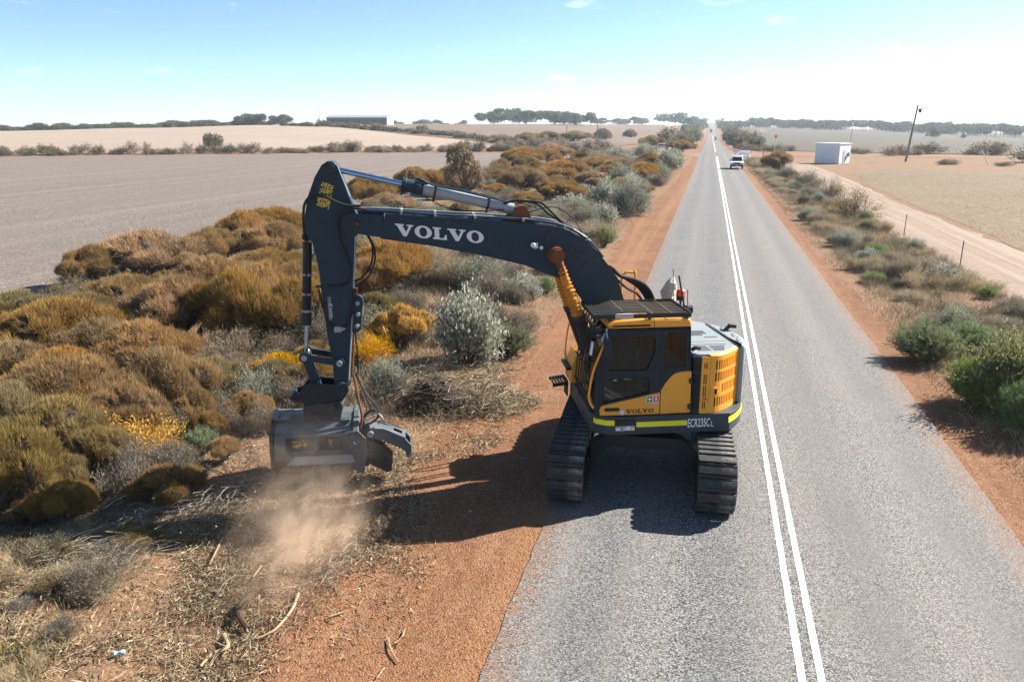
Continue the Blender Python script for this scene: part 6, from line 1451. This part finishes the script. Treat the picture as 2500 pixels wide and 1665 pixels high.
# ------------------------------------------------------------------ vehicles
def vehicle(loc, rz, label, cat='pickup', name='pickup_truck', body='white_body', back='canopy', detail=True):
    """local +y is the front; ladder: body, cabin, glass, wheels, bumper, lamps"""
    e = empty(name, loc, rz); tag(e, label, cat)
    m_ = MB(); m_.poly([(2.55, .48), (2.58, .80), (2.50, 1.00), (1.20, 1.12), (-2.5, 1.12), (-2.55, .55)], [], lambda y, z: (-.90, y, z), lambda y, z: (.90, y, z)); b = m_.build('body', body, e, bevel=.06, smooth=True)
    def cabin(y0, y1, nm, mt, z1=1.80, ins=.12):
        m_ = MB(); m_.add([(-.88, y0, 1.10), (.88, y0, 1.10), (.88, y1, 1.10), (-.88, y1, 1.10), (-.88 + ins, y0 + .04, z1), (.88 - ins, y0 + .04, z1), (.88 - ins, y1 - (.55 if nm == 'cabin' else .04), z1), (-.88 + ins, y1 - (.55 if nm == 'cabin' else .04), z1)], [(0, 3, 2, 1), (4, 5, 6, 7), (0, 1, 5, 4), (1, 2, 6, 5), (2, 3, 7, 6), (3, 0, 4, 7)]); return m_.build(nm, mt, e, bevel=.05, smooth=True)
    cabin(-.75, 1.35, 'cabin', body)
    if back == 'canopy': cabin(-2.45, -.8, 'canopy', body, 1.86, .08)
    if back == 'tray':
        m_ = MB()
        for s in (-1, 1): m_.box((s * .93 - .03, -2.75, 1.10), (s * .93 + .03, -.85, 1.42))
        m_.box((-.95, -2.8, 1.10), (.95, -2.74, 1.42)); m_.box((-.9, -.9, 1.1), (.9, -.84, 1.85)); m_.build('tray_side', body, e)
    m_ = MB(); m_.add([(-.74, 1.34, 1.15), (.74, 1.34, 1.15), (.64, .82, 1.75), (-.64, .82, 1.75)], [(0, 1, 2, 3)]); m_.V = [(x, y + .035, z + .02) for x, y, z in m_.V]; m_.build('windscreen', 'car_glass', e)
    for s in (-1, 1):
        m_ = MB(); m_.add([(s * .885, -.6, 1.18), (s * .885, 1.05, 1.18), (s * .79, .72, 1.70), (s * .79, -.6, 1.70)], [(0, 1, 2, 3)]); m_.V = [(x + s * .012, y, z) for x, y, z in m_.V]; m_.build('side_window', 'car_glass', e)
        m_ = MB(); m_.box((s * .66 - .2, 2.5, .82), (s * .66 + .2, 2.60, .98)); m_.build('headlight', 'white_letter', e, bevel=.03)
        m_ = MB(); m_.box((s * .98 - .1, 1.0, 1.18), (s * .98 + .1, 1.08, 1.36)); m_.build('mirror', 'black_steel', e, bevel=.02)
        m_ = MB(); m_.box((s * .8 - .08, -2.6, .85), (s * .8 + .08, -2.54, 1.1)); m_.build('tail_light', 'hazard_red', e)
        for y in (1.62, -1.55):
            m_ = MB(); m_.cyl((s * .70, y, .38), (s * .94, y, .38), .38, 20); w_ = m_.build('wheel', 'rubber', e, smooth=True)
            m_ = MB(); m_.cyl((s * .93, y, .38), (s * .955, y, .38), .22, 14); m_.build('rim', 'zinc_sheet', w_, smooth=True)
    m_ = MB(); m_.add([(-.7, -.79, 1.2), (.7, -.79, 1.2), (.66, -.76, 1.7), (-.66, -.76, 1.7)], [(0, 1, 2, 3)]); m_.build('rear_window', 'car_glass', e)
    m_ = MB(); m_.box((-.92, 2.52, .42), (.92, 2.72, .66)); m_.tube([(-.62, 2.68, .6), (-.58, 2.66, 1.05), (.58, 2.66, 1.05), (.62, 2.68, .6)], .035, 8); m_.build('bull_bar', 'black_steel', e, smooth=True)
    m_ = MB(); m_.box((-.45, 2.5, .76), (.45, 2.62, .96)); m_.build('front_grille', 'black_steel', e)
    m_ = MB(); m_.box((-.19, 2.72, .50), (.19, 2.735, .61)); m_.build('number_plate', 'white_letter', e)
    if back == 'canopy':
        m_ = MB()
        for y in (-.5, .5): m_.bar((-.72, y, 1.86), (.72, y, 1.86), .04, .04)
        m_.build('roof_rack', 'black_steel', e)
    return e
vehicle((4.05, 127.3, .03), R_(178), 'white pickup with bull bar facing the excavator on the right lane')
vehicle((6.45, 160.5, .02), R_(-4), 'silver white tray ute parked on the dirt corner behind the white pickup', 'ute', 'tray_ute', 'white_body', 'tray')
vehicle((2.95, 500, tz(2.95, 500) + .14), R_(180), 'small distant car coming along the right lane of the far road', 'car', 'car', 'white_body', 'canopy')
vehicle((-13.2, 231, tz(-13.2, 231)), R_(95), 'white vehicle roof half hidden in the scrub left of the crossroad', 'ute', 'tray_ute', 'white_body', 'tray')
tr = empty('lorry', (-.2, 850, tz(0, 850) + .2)); tag(tr, 'dark distant lorry on the left lane of the far road', 'lorry')
m_ = MB(); m_.box((-1.22, -4.2, 1.1), (1.22, 2.0, 3.5)); m_.build('load_body', 'dark_grey_paint', tr, bevel=.05)
m_ = MB(); m_.box((-1.15, 2.2, .7), (1.15, 4.2, 2.9)); m_.build('cabin', 'white_body', tr, bevel=.15)
m_ = MB(); m_.box((-1.0, -4.2, .75), (1.0, 4.1, 1.1)); m_.build('chassis', 'black_steel', tr)
for x in (-1, 1):
    for y in (-3.4, -2.3, 3.3): m_ = MB(); m_.cyl((x * .85, y, .5), (x * 1.2, y, .5), .5, 16); m_.build('wheel', 'rubber', tr, smooth=True)

# ------------------------------------------------------------------ sheds, poles, posts, signs
az = -24.25; bx, by = pol(az, 505); bz = tz(bx, by) - .3
sh = empty('hay_shed', (bx, by, bz), R_(-az - 20)); tag(sh, 'long open fronted grey farm shed on the far crest', 'shed')
HL, HD, EV, RG = 19.0, 13.0, 4.6, 6.0         # half length, depth, eaves, ridge; open side towards -y
m_ = MB(); m_.poly([(0, 0), (HD, 0), (HD, EV), (HD / 2, RG), (0, EV)], [], lambda y, z: (-HL, y, z), lambda y, z: (-HL + .15, y, z)); m_.build('end_wall', 'white_sheet', sh)
m_ = MB(); m_.poly([(0, 0), (HD, 0), (HD, EV), (HD / 2, RG), (0, EV)], [], lambda y, z: (HL - .15, y, z), lambda y, z: (HL, y, z)); m_.build('end_wall', 'zinc_sheet', sh)
m_ = MB(); m_.box((-HL, HD - .15, 0), (HL, HD, EV)); m_.build('back_wall', 'zinc_sheet', sh)
for s, nm in ((0, 'front'), (1, 'back')):
    m_ = MB(); y0, y1 = (-.3, HD / 2) if s == 0 else (HD + .3, HD / 2)
    m_.add([(-HL - .2, y0, EV - .05), (HL + .2, y0, EV - .05), (HL + .2, y1, RG), (-HL - .2, y1, RG), (-HL - .2, y0, EV + .1), (HL + .2, y0, EV + .1), (HL + .2, y1, RG + .15), (-HL - .2, y1, RG + .15)], [(0, 3, 2, 1), (4, 5, 6, 7), (0, 1, 5, 4), (1, 2, 6, 5), (2, 3, 7, 6), (3, 0, 4, 7)]); m_.build('roof_sheet', 'shed_roof', sh)
m_ = MB(); m_.box((-HL, -.25, EV - .75), (HL, -.12, EV + .0)); m_.build('fascia', 'zinc_sheet', sh)
for i in range(8):
    x = -HL + .3 + i * (2 * HL - .6) / 7; m_ = MB(); m_.box((x - .15, -.1, 0), (x + .15, .2, EV)); m_.build('column', 'zinc_sheet', sh)
hut = empty('hut', (20.6, 150.2, 0), R_(-33.5)); tag(hut, 'small white flat roofed hut beside the crossing paddock fence', 'hut')
m_ = MB(); m_.box((-2.15, -2.0, .05), (2.15, 2.0, 3.30)); m_.build('wall', 'white_sheet', hut, bevel=.02)
m_ = MB(); m_.box((-2.28, -2.13, 3.30), (2.28, 2.13, 3.44)); m_.build('roof', 'white_body', hut, bevel=.02)
for i in range(7):
    m_ = MB(); m_.box((-2.12 + i * .7, -2.03, .1), (-2.08 + i * .7, -2.0, 3.28)); m_.build('wall_rib', 'white_sheet', hut)
m_ = MB(); m_.box((2.15, -.7, .1), (2.2, .35, 2.25)); d_ = m_.build('door', 'zinc_sheet', hut, bevel=.01)
m_ = MB(); m_.box((2.2, .2, 1.05), (2.26, .27, 1.2)); m_.build('handle', 'black_steel', d_)
m_ = MB(); m_.box((-2.25, -2.1, -.3), (2.25, 2.1, .08)); m_.build('base_slab', 'pale_track', hut)
m_ = MB(); m_.box((2.15, 1.0, 1.2), (2.55, 1.5, 1.9)); m_.build('meter_box', 'zinc_sheet', hut)
def upole(x, y, h, lean, label, hw=True, r=.15):
    e = empty('utility_pole', (x, y, tz(x, y))); tag(e, label, 'pole', 'utility poles')
    m_ = MB(); m_.tube([(0, 0, -.5), (lean * .5, 0, h * .5), (lean, 0, h)], [r * 1.15, r, r * .75], 10); m_.build('pole', 'timber_grey', e, smooth=True)
    if hw:
        m_ = MB(); m_.bar((lean * .93 - .1, 0, h * .905), (lean * .93 + 1.6, -.1, h * .95), .1, .12); m_.bar((lean - .9, 0, h * .955), (lean + .1, 0, h * .97), .07, .08); m_.build('cross_arm', 'timber_grey', e)
        m_ = MB(); m_.tube([(lean * .9 + .55, 0, h * .865), (lean * .9 + .55, 0, h * .935)], .26, 12); m_.build('transformer', 'dark_grey_paint', e, smooth=True)
        for k in (.7, 1.1, 1.5): m_ = MB(); m_.cyl((lean * .93 + k, -.05, h * .93), (lean * .93 + k, -.05, h * .975), .05, 8); m_.build('insulator', 'rust', e)
upole(34.8, 161.8, 9.9, .95, 'tall leaning timber power pole beyond the white hut', True, .19)
upole(*pol(-9.79, 330), 9.6, .0, 'thin far power pole in front of the gum grove', False)
upole(*pol(-7.67, 335), 8.4, .0, 'thin far power pole right of the gum grove', False)
upole(*pol(-26.7, 470), 10.5, .0, 'thin far pole left of the big shed', False)
ms = empty('aerial_mast', (23.6, 153.4, 0)); tag(ms, 'thin steel aerial mast standing behind the white hut', 'mast')
m_ = MB(); m_.tube([(0, 0, -.3), (.15, 0, 3.5), (.3, 0, 6.6)], [.06, .05, .03], 8); m_.build('tube', 'steel_post', ms, smooth=True)
m_ = MB(); m_.cyl((.28, 0, 6.3), (.28, 0, 6.9), .05, 8); m_.build('aerial_tip', 'white_body', ms, smooth=True)
POSTS = [(11.08, 27.6), (11.03, 38.5), (11.14, 49.9), (11.06, 62.1), (11.2, 74.4), (11.31, 86.8), (11.2, 99.0)]
for i, (x, y) in enumerate(POSTS):
    e = empty('fence_post', (x, y, gz(x, y))); e.rotation_euler = (random.uniform(-.03, .03), random.uniform(-.02, .07), 0)
    tag(e, ordn(i) + ' steel fence post, counted from the nearest, beside the pale farm track', 'fence post', 'fence posts along the farm track')
    m_ = MB(); m_.box((-.022, -.004, -.3), (.022, .004, 1.22)); m_.box((-.004, -.004, -.3), (.004, .03, 1.22)); m_.build('star_post', 'steel_post', e)
for z in (.35, .62, .9, 1.14):
    m_ = MB(); P = []
    for (a, b) in zip(POSTS[:-1], POSTS[1:]):
        for t in (0, .5): P.append((a[0] + (b[0] - a[0]) * t, a[1] + (b[1] - a[1]) * t, z + .02 - (.02 if t else 0) + tz(*a)))
    P.append((*POSTS[-1], z)); m_.tube(P, .0022, 4)
    o = m_.build('fence_wire', 'steel_post'); tag(o, {.35: 'lowest', .62: 'second lowest', .9: 'second highest', 1.14: 'highest'}[z] + ' thin wire strung along the farm track fence posts', 'wire', 'fence wires')
def sign(name, x, y, label, draw):
    e = empty(name, (x, y, tz(x, y)), R_(-2)); tag(e, label, 'sign'); draw(e)
def stop_sign(e):
    m_ = MB(); m_.cyl((0, 0, 0), (0, 0, 2.2), .03, 8); m_.bar((-.5, 0, .02), (.5, 0, .02), .05, .05); m_.build('stand', 'steel_post', e)
    oct_ = [(.42 * math.cos(R_(22.5 + 45 * i)), 1.75 + .42 * math.sin(R_(22.5 + 45 * i))) for i in range(8)]
    m_ = MB(); m_.side(oct_, -.05, -.03); p = m_.build('sign_plate', 'hazard_red', e)
    lettering('sign_lettering', 'STOP', (-.29, -.053, 1.65), (1, 0, 0), (0, 0, 1), .58, .2, 'white_letter', p, bold=.02)
sign('stop_sign', 6.15, 178, 'round red stop sign on a stand behind the tray ute', stop_sign)
def board(e):
    m_ = MB(); m_.tube([(-.5, .25, 0), (-.5, 0, 1.2)], .025, 6); m_.tube([(.5, .25, 0), (.5, 0, 1.2)], .025, 6); m_.tube([(-.5, -.2, 0), (-.5, 0, 1.2)], .025, 6); m_.tube([(.5, -.2, 0), (.5, 0, 1.2)], .025, 6); m_.build('stand', 'steel_post', e)
    m_ = MB(); m_.box((-.62, -.07, .35), (.62, -.05, 1.2)); m_.build('sign_plate', 'white_letter', e)
sign('board_sign', 4.95 + 1.0, 200, 'white roadwork board on legs left of the red stop sign', board)
cn_ = empty('traffic_cone', (5.55, 186, .03)); tag(cn_, 'orange traffic cone beside the red stop sign', 'cone')
m_ = MB(); m_.tube([(0, 0, .03), (0, 0, .7)], [.17, .03], 14); m_.build('cone_body', 'cone_orange', cn_, smooth=True)
m_ = MB(); m_.box((-.2, -.2, 0), (.2, .2, .035)); m_.build('cone_base', 'black_steel', cn_)
mk = empty('marker_post', pol(4.19, 205) + (0,)); tag(mk, 'slim white marker post with red top left of the hut', 'marker post')
m_ = MB(); m_.box((-.08, -.03, 0), (.08, .03, 3.6)); m_.build('post', 'white_body', mk)
m_ = MB(); m_.box((-.28, -.05, 3.6), (.28, .05, 4.3)); m_.build('marker_plate', 'cone_orange', mk)
gt = empty('wire_gate', (8.6, 141, 0), R_(12)); tag(gt, 'rusty wire mesh gate left of the white hut', 'gate')
for x in (-.05, 3.5): m_ = MB(); m_.cyl((x, 0, -.2), (x, 0, 2.3), .05, 8); m_.build('gate_post', 'steel_post', gt, smooth=True)
m_ = MB()
for i in range(13): m_.cyl((.02 + i * .285, 0, .2), (.02 + i * .285, 0, 2.05), .012, 5)
for i in range(8): m_.cyl((0, 0, .2 + i * .264), (3.45, 0, .2 + i * .264), .012, 5)
m_.build('mesh_panel', 'rust', gt)
st = empty('stay_post', (45, 150, 0)); tag(st, 'pale leaning timber strainer stay right of the power pole', 'post')
m_ = MB(); m_.tube([(-1.2, 0, 2.3), (0, 0, 0)], .08, 8); m_.build('stay', 'white_body', st, smooth=True)

# ------------------------------------------------------------------ cut wood and litter on the cleared ground
plain('wood_pale', (.34, .24, .14), .9); plain('wood_dark', (.07, .038, .022), .95); plain('wood_grey', (.22, .18, .145), .95)
STK = [('curved dark brown log lying on the mulched ground', [(-5.5, 8.15), (-5.45, 7.86), (-5.34, 7.66), (-5.15, 7.52)], .055, .035, 'wood_dark', .10),
       ('long pale peeled branch beside the curved dark log', [(-4.95, 8.42), (-4.82, 8.01), (-4.81, 7.6), (-4.92, 7.42)], .022, .012, 'wood_pale', .05),
       ('pale forked root left of the long peeled branch', [(-5.4, 7.39), (-5.2, 7.16), (-5.31, 7.01), (-5.33, 6.81)], .028, .016, 'wood_pale', .05),
       ('bent brown stick on the orange gravel nearest the road', [(-3.43, 7.8), (-3.31, 7.59), (-3.14, 7.4)], .012, .008, 'wood_pale', .02),
       ('short stick on the gravel above the bent brown one', [(-3.29, 7.99), (-3.27, 7.84), (-3.31, 7.72)], .010, .008, 'wood_pale', .02),
       ('small stick on the gravel below the bent brown one', [(-3.26, 7.28), (-3.28, 7.09)], .009, .007, 'wood_pale', .02),
       ('pale split stick standing out of the mulch below the dust', [(-5.8, 8.93), (-5.72, 8.58)], .018, .010, 'wood_pale', .12),
       ('pale stick leaning in the mulch left of the dust', [(-6.72, 9.31), (-6.54, 8.8)], .016, .010, 'wood_pale', .08),
       ('thin grey branch lying across the middle of the mulch', [(-5.89, 8.65), (-6.01, 8.51), (-6.05, 8.2)], .012, .008, 'wood_grey', .05),
       ('splintered yellow wood piece near the shaded thicket edge', [(-6.81, 10.15), (-6.8, 9.95), (-6.93, 9.96)], .022, .012, 'wood_pale', .05),
       ('dark short stump stick beside the left corner growth', [(-7.9, 7.67), (-7.6, 7.36)], .02, .012, 'wood_dark', .10),
       ('short pale stick where the mulch meets the gravel', [(-4.18, 8.17), (-4.31, 8.04)], .012, .010, 'wood_pale', .02),
       ('pale twig at the lowest left corner of the cleared ground', [(-7.5, 6.1), (-7.38, 6.34)], .014, .008, 'wood_pale', .04)]
for lab, P, r0, r1, mt, up in STK:
    e = empty('cut_branch', (P[0][0], P[0][1], gz(*P[0]))); tag(e, lab, 'branch', 'cut branches on the cleared ground')
    pts = [Vector((x - P[0][0], y - P[0][1], gz(x, y) - gz(*P[0]) + .03 + up * math.sin(math.pi * (.15 + .7 * i / max(1, len(P) - 1))))) for i, (x, y) in enumerate(P)]
    S = spline(pts, 5) if len(pts) > 2 else pts; n = len(S)
    m_ = MB(); m_.tube(S, [r0 + (r1 - r0) * i / (n - 1) + random.uniform(-.15, .15) * r1 for i in range(n)], 8); m_.build('limb', mt, e, smooth=True)
    if len(P) > 2:
        m_ = MB(); a = S[n // 2]; m_.tube([a, a + Vector((random.uniform(-.12, .12), random.uniform(-.1, .1), .08)), a + Vector((random.uniform(-.22, .22), random.uniform(-.18, .18), .10))], [r1 * .8, r1 * .6, r1 * .3], 6); m_.build('side_twig', mt, e, smooth=True)
def pile(name, x, y, lab, cat, n, L, spread, h, ang, cols, w=(.006, .014), angj=.5, parts=()):
    e = empty(name, (x, y, gz(x, y))); tag(e, lab, cat)
    a = rng.normal(ang, angj, n); D = unit(np.column_stack([np.cos(a), np.sin(a), rng.normal(.12, .25, n)]))
    P = np.column_stack([rng.normal(0, spread[0], n), rng.normal(0, spread[1], n), np.abs(rng.normal(0, h, n))])
    Lf = Leaves(); ln = rng.uniform(*L, n); Lf.blades(P - D * ln[:, None] * .5, D, ln, rng.uniform(*w, n), pick(cols, n, .25)); link('twigs', Lf.mesh('twigs', 'litter'), e)['kind'] = 'stuff'
    m_ = MB()
    for k in range(14):
        aa = random.gauss(ang, angj * .8); l = random.uniform(.4, 1.0) * L[1] * 1.3; p = Vector((random.gauss(0, spread[0] * .7), random.gauss(0, spread[1] * .7), abs(random.gauss(0, h)) + .03)); d = Vector((math.cos(aa), math.sin(aa), random.uniform(.0, .45)))
        m_.tube([p - d * l * .5, p + Vector((0, 0, .04)), p + d * l * .5], [.012, .009, .003], 5)
    m_.build('stems', 'wood_grey', e, smooth=True)['kind'] = 'stuff'
    return e
GREY = [(.40, .34, .28), (.50, .43, .35), (.30, .25, .20), (.22, .18, .14), (.45, .36, .24)]
pile('brush_pile', -8.2, 8.6, 'flattened heap of long grey twigs left of the cleared ground', 'brush', 1900, (.12, .5), (.45, .36), .10, .75, GREY, (.004, .009), .8)
pile('brush_pile', -8.5, 9.85, 'broken pale twigs bristling at the edge of the shaded thicket', 'brush', 1200, (.12, .5), (.5, .25), .14, .9, GREY, (.004, .009), 1.0)
pile('brush_pile', -7.5, 10.35, 'tangle of cut branches between thicket and mulcher', 'brush', 1300, (.12, .45), (.5, .32), .14, .3, GREY + STRAW[:3], (.004, .010), 1.3)
pile('brush_pile', -4.75, 9.3, 'narrow windrow of dark twigs along the gravel edge', 'brush', 1300, (.12, .4), (.2, .75), .05, 1.2, [(.2, .16, .11), (.30, .24, .16), (.14, .11, .08), (.42, .34, .22)], angj=1.0)
rb = pile('root_heap', -4.45, 16.15, 'heap of torn out shrubs and roots beside the gravel shoulder', 'brush', 3200, (.15, .5), (.34, .42), .30, .6, STRAW + GREY, angj=1.4)
rb = pile('root_heap', -5.55, 15.75, 'brown overturned root mass with a dark hollow beside the cut shrub', 'brush', 3600, (.15, .45), (.46, .34), .36, .2, [(.24, .16, .09), (.34, .24, .14), (.16, .1, .06), (.42, .31, .18)], angj=1.5)
Lf = Leaves(); Lf.caps((0, 0, .0), (.70, .50, .66), -.1, (.055, .038, .025), 16, 7, .14); Lf.caps((-.3, -.2, .0), (.4, .36, .36), -.1, (.07, .048, .03), 14, 6, .14); link('soil_clod', Lf.mesh('soil_clod', 'litter'), rb)
cn_ = empty('drink_can', (-6.38, 6.77, gz(-6.38, 6.77) + .01), .6); tag(cn_, 'crushed pale blue drink can lying on the mulch', 'can')
m_ = MB(); m_.tube([(-.06, 0, .03), (-.05, 0, .033), (-.01, .006, .028), (.03, -.004, .034), (.055, 0, .032), (.06, 0, .032)], [.024, .031, .022, .031, .031, .025], 14); m_.build('can_shell', 'can_blue', cn_, smooth=True)
m_ = MB(); m_.cyl((.0595, 0, .032), (.064, 0, .032), .024, 14); m_.build('can_lid', 'white_letter', cn_)

# ------------------------------------------------------------------ dust and haze
def dustmat(name, amount):
    m, nt, out = newmat(name)
    tcn = nt.nodes.new('ShaderNodeTexCoord')
    ln_ = nt.nodes.new('ShaderNodeVectorMath'); ln_.operation = 'LENGTH'; nt.links.new(tcn.outputs['Object'], ln_.inputs[0])
    fall = rmp(nt, ln_.outputs['Value'], 0.05, 0.98, 1.0, 0.0)
    nz = noise(nt, tcn.outputs['Object'], 2.6, 7, 0.62, 1.1)
    dn = math_(nt, 'MULTIPLY', math_(nt, 'MULTIPLY', fall, rmp(nt, nz, 0.38, 0.66)), amount)
    pv = N(nt, 'ShaderNodeVolumePrincipled'); pv.inputs['Color'].default_value = (.93, .70, .51, 1); pv.inputs['Anisotropy'].default_value = .2
    nt.links.new(dn, pv.inputs['Density']); nt.links.new(pv.outputs[0], out.inputs['Volume'])
dustmat('dust', 1.7); dustmat('thin_dust', 0.7)
def puff(x, y, z, r, rz, lab, mt='dust'):
    bm = bmesh.new(); bmesh.ops.create_icosphere(bm, subdivisions=3, radius=1.0); me = bpy.data.meshes.new('dust_cloud'); bm.to_mesh(me); bm.free(); me.materials.append(MATS[mt])
    o = link('dust_cloud', me); o.location = (x, y, z); o.scale = r; o.rotation_euler = (0, 0, rz); tag(o, lab, 'dust', None, 'stuff')
puff(-5.35, 9.45, .45, (1.15, 2.4, .95), R_(12), 'pale brown dust cloud drifting over the cleared ground before the mulcher')
puff(-6.4, 11.3, .7, (1.9, 1.1, 1.0), R_(20), 'thin dust hanging round the mulching head', 'thin_dust')
n = 420; P = np.column_stack([rng.normal(-6.0, .8, n), rng.normal(10.4, .8, n), np.abs(rng.normal(.0, .55, n)) + .12]); Lf = Leaves()
Lf.diamonds(P, rdir(n), rng.uniform(.015, .06, n), rng.uniform(.006, .015, n), pick(STRAW[:4], n)); tag(link('flying_chips', Lf.mesh('flying_chips', 'litter')), 'chips and straw thrown up into the dust before the mulcher', 'wood chips', None, 'stuff')
m, nt, out = newmat('haze')
pv = N(nt, 'ShaderNodeVolumePrincipled', Density=0.0002); pv.inputs['Color'].default_value = (.80, .91, 1.0, 1); pv.inputs['Anisotropy'].default_value = .35
nt.links.new(pv.outputs[0], out.inputs['Volume'])
try: m.cycles.homogeneous_volume = True
except Exception: pass
m_ = MB(); m_.box((-5200, -5200, -3.2), (5200, 5200, 48)); hz = m_.build('haze', 'haze'); tag(hz, 'thin pale haze over the whole plain', 'haze', None, 'stuff')

# ------------------------------------------------------------------ labels for look-alikes: their order across the view
def bearing(o): return math.degrees(math.atan2(o.location.x, o.location.y))
for grp, what in (('ochre domes packed in the left thicket', 'filler dome bush from the left inside the left thicket'), ('low bushes along the thicket front', 'low shaded bush from the left along the thicket front'), ('low bushes beside the mulching head', 'low bush from the left between thicket and mulching head'),
                  ('ochre domes packed in the upper thicket', 'filler dome bush from the left inside the upper thicket'), ('bushes scattered behind the boom', 'small bush from the left on the verge behind the boom'),
                  ('small clumps of the lower left corner', 'small dry clump from the left in the lower left corner growth')):
    mem = sorted([o for o in col.objects if o.get('group') == grp], key=bearing)
    for i, o in enumerate(mem): o['label'] = ordn(i) + ' ' + what
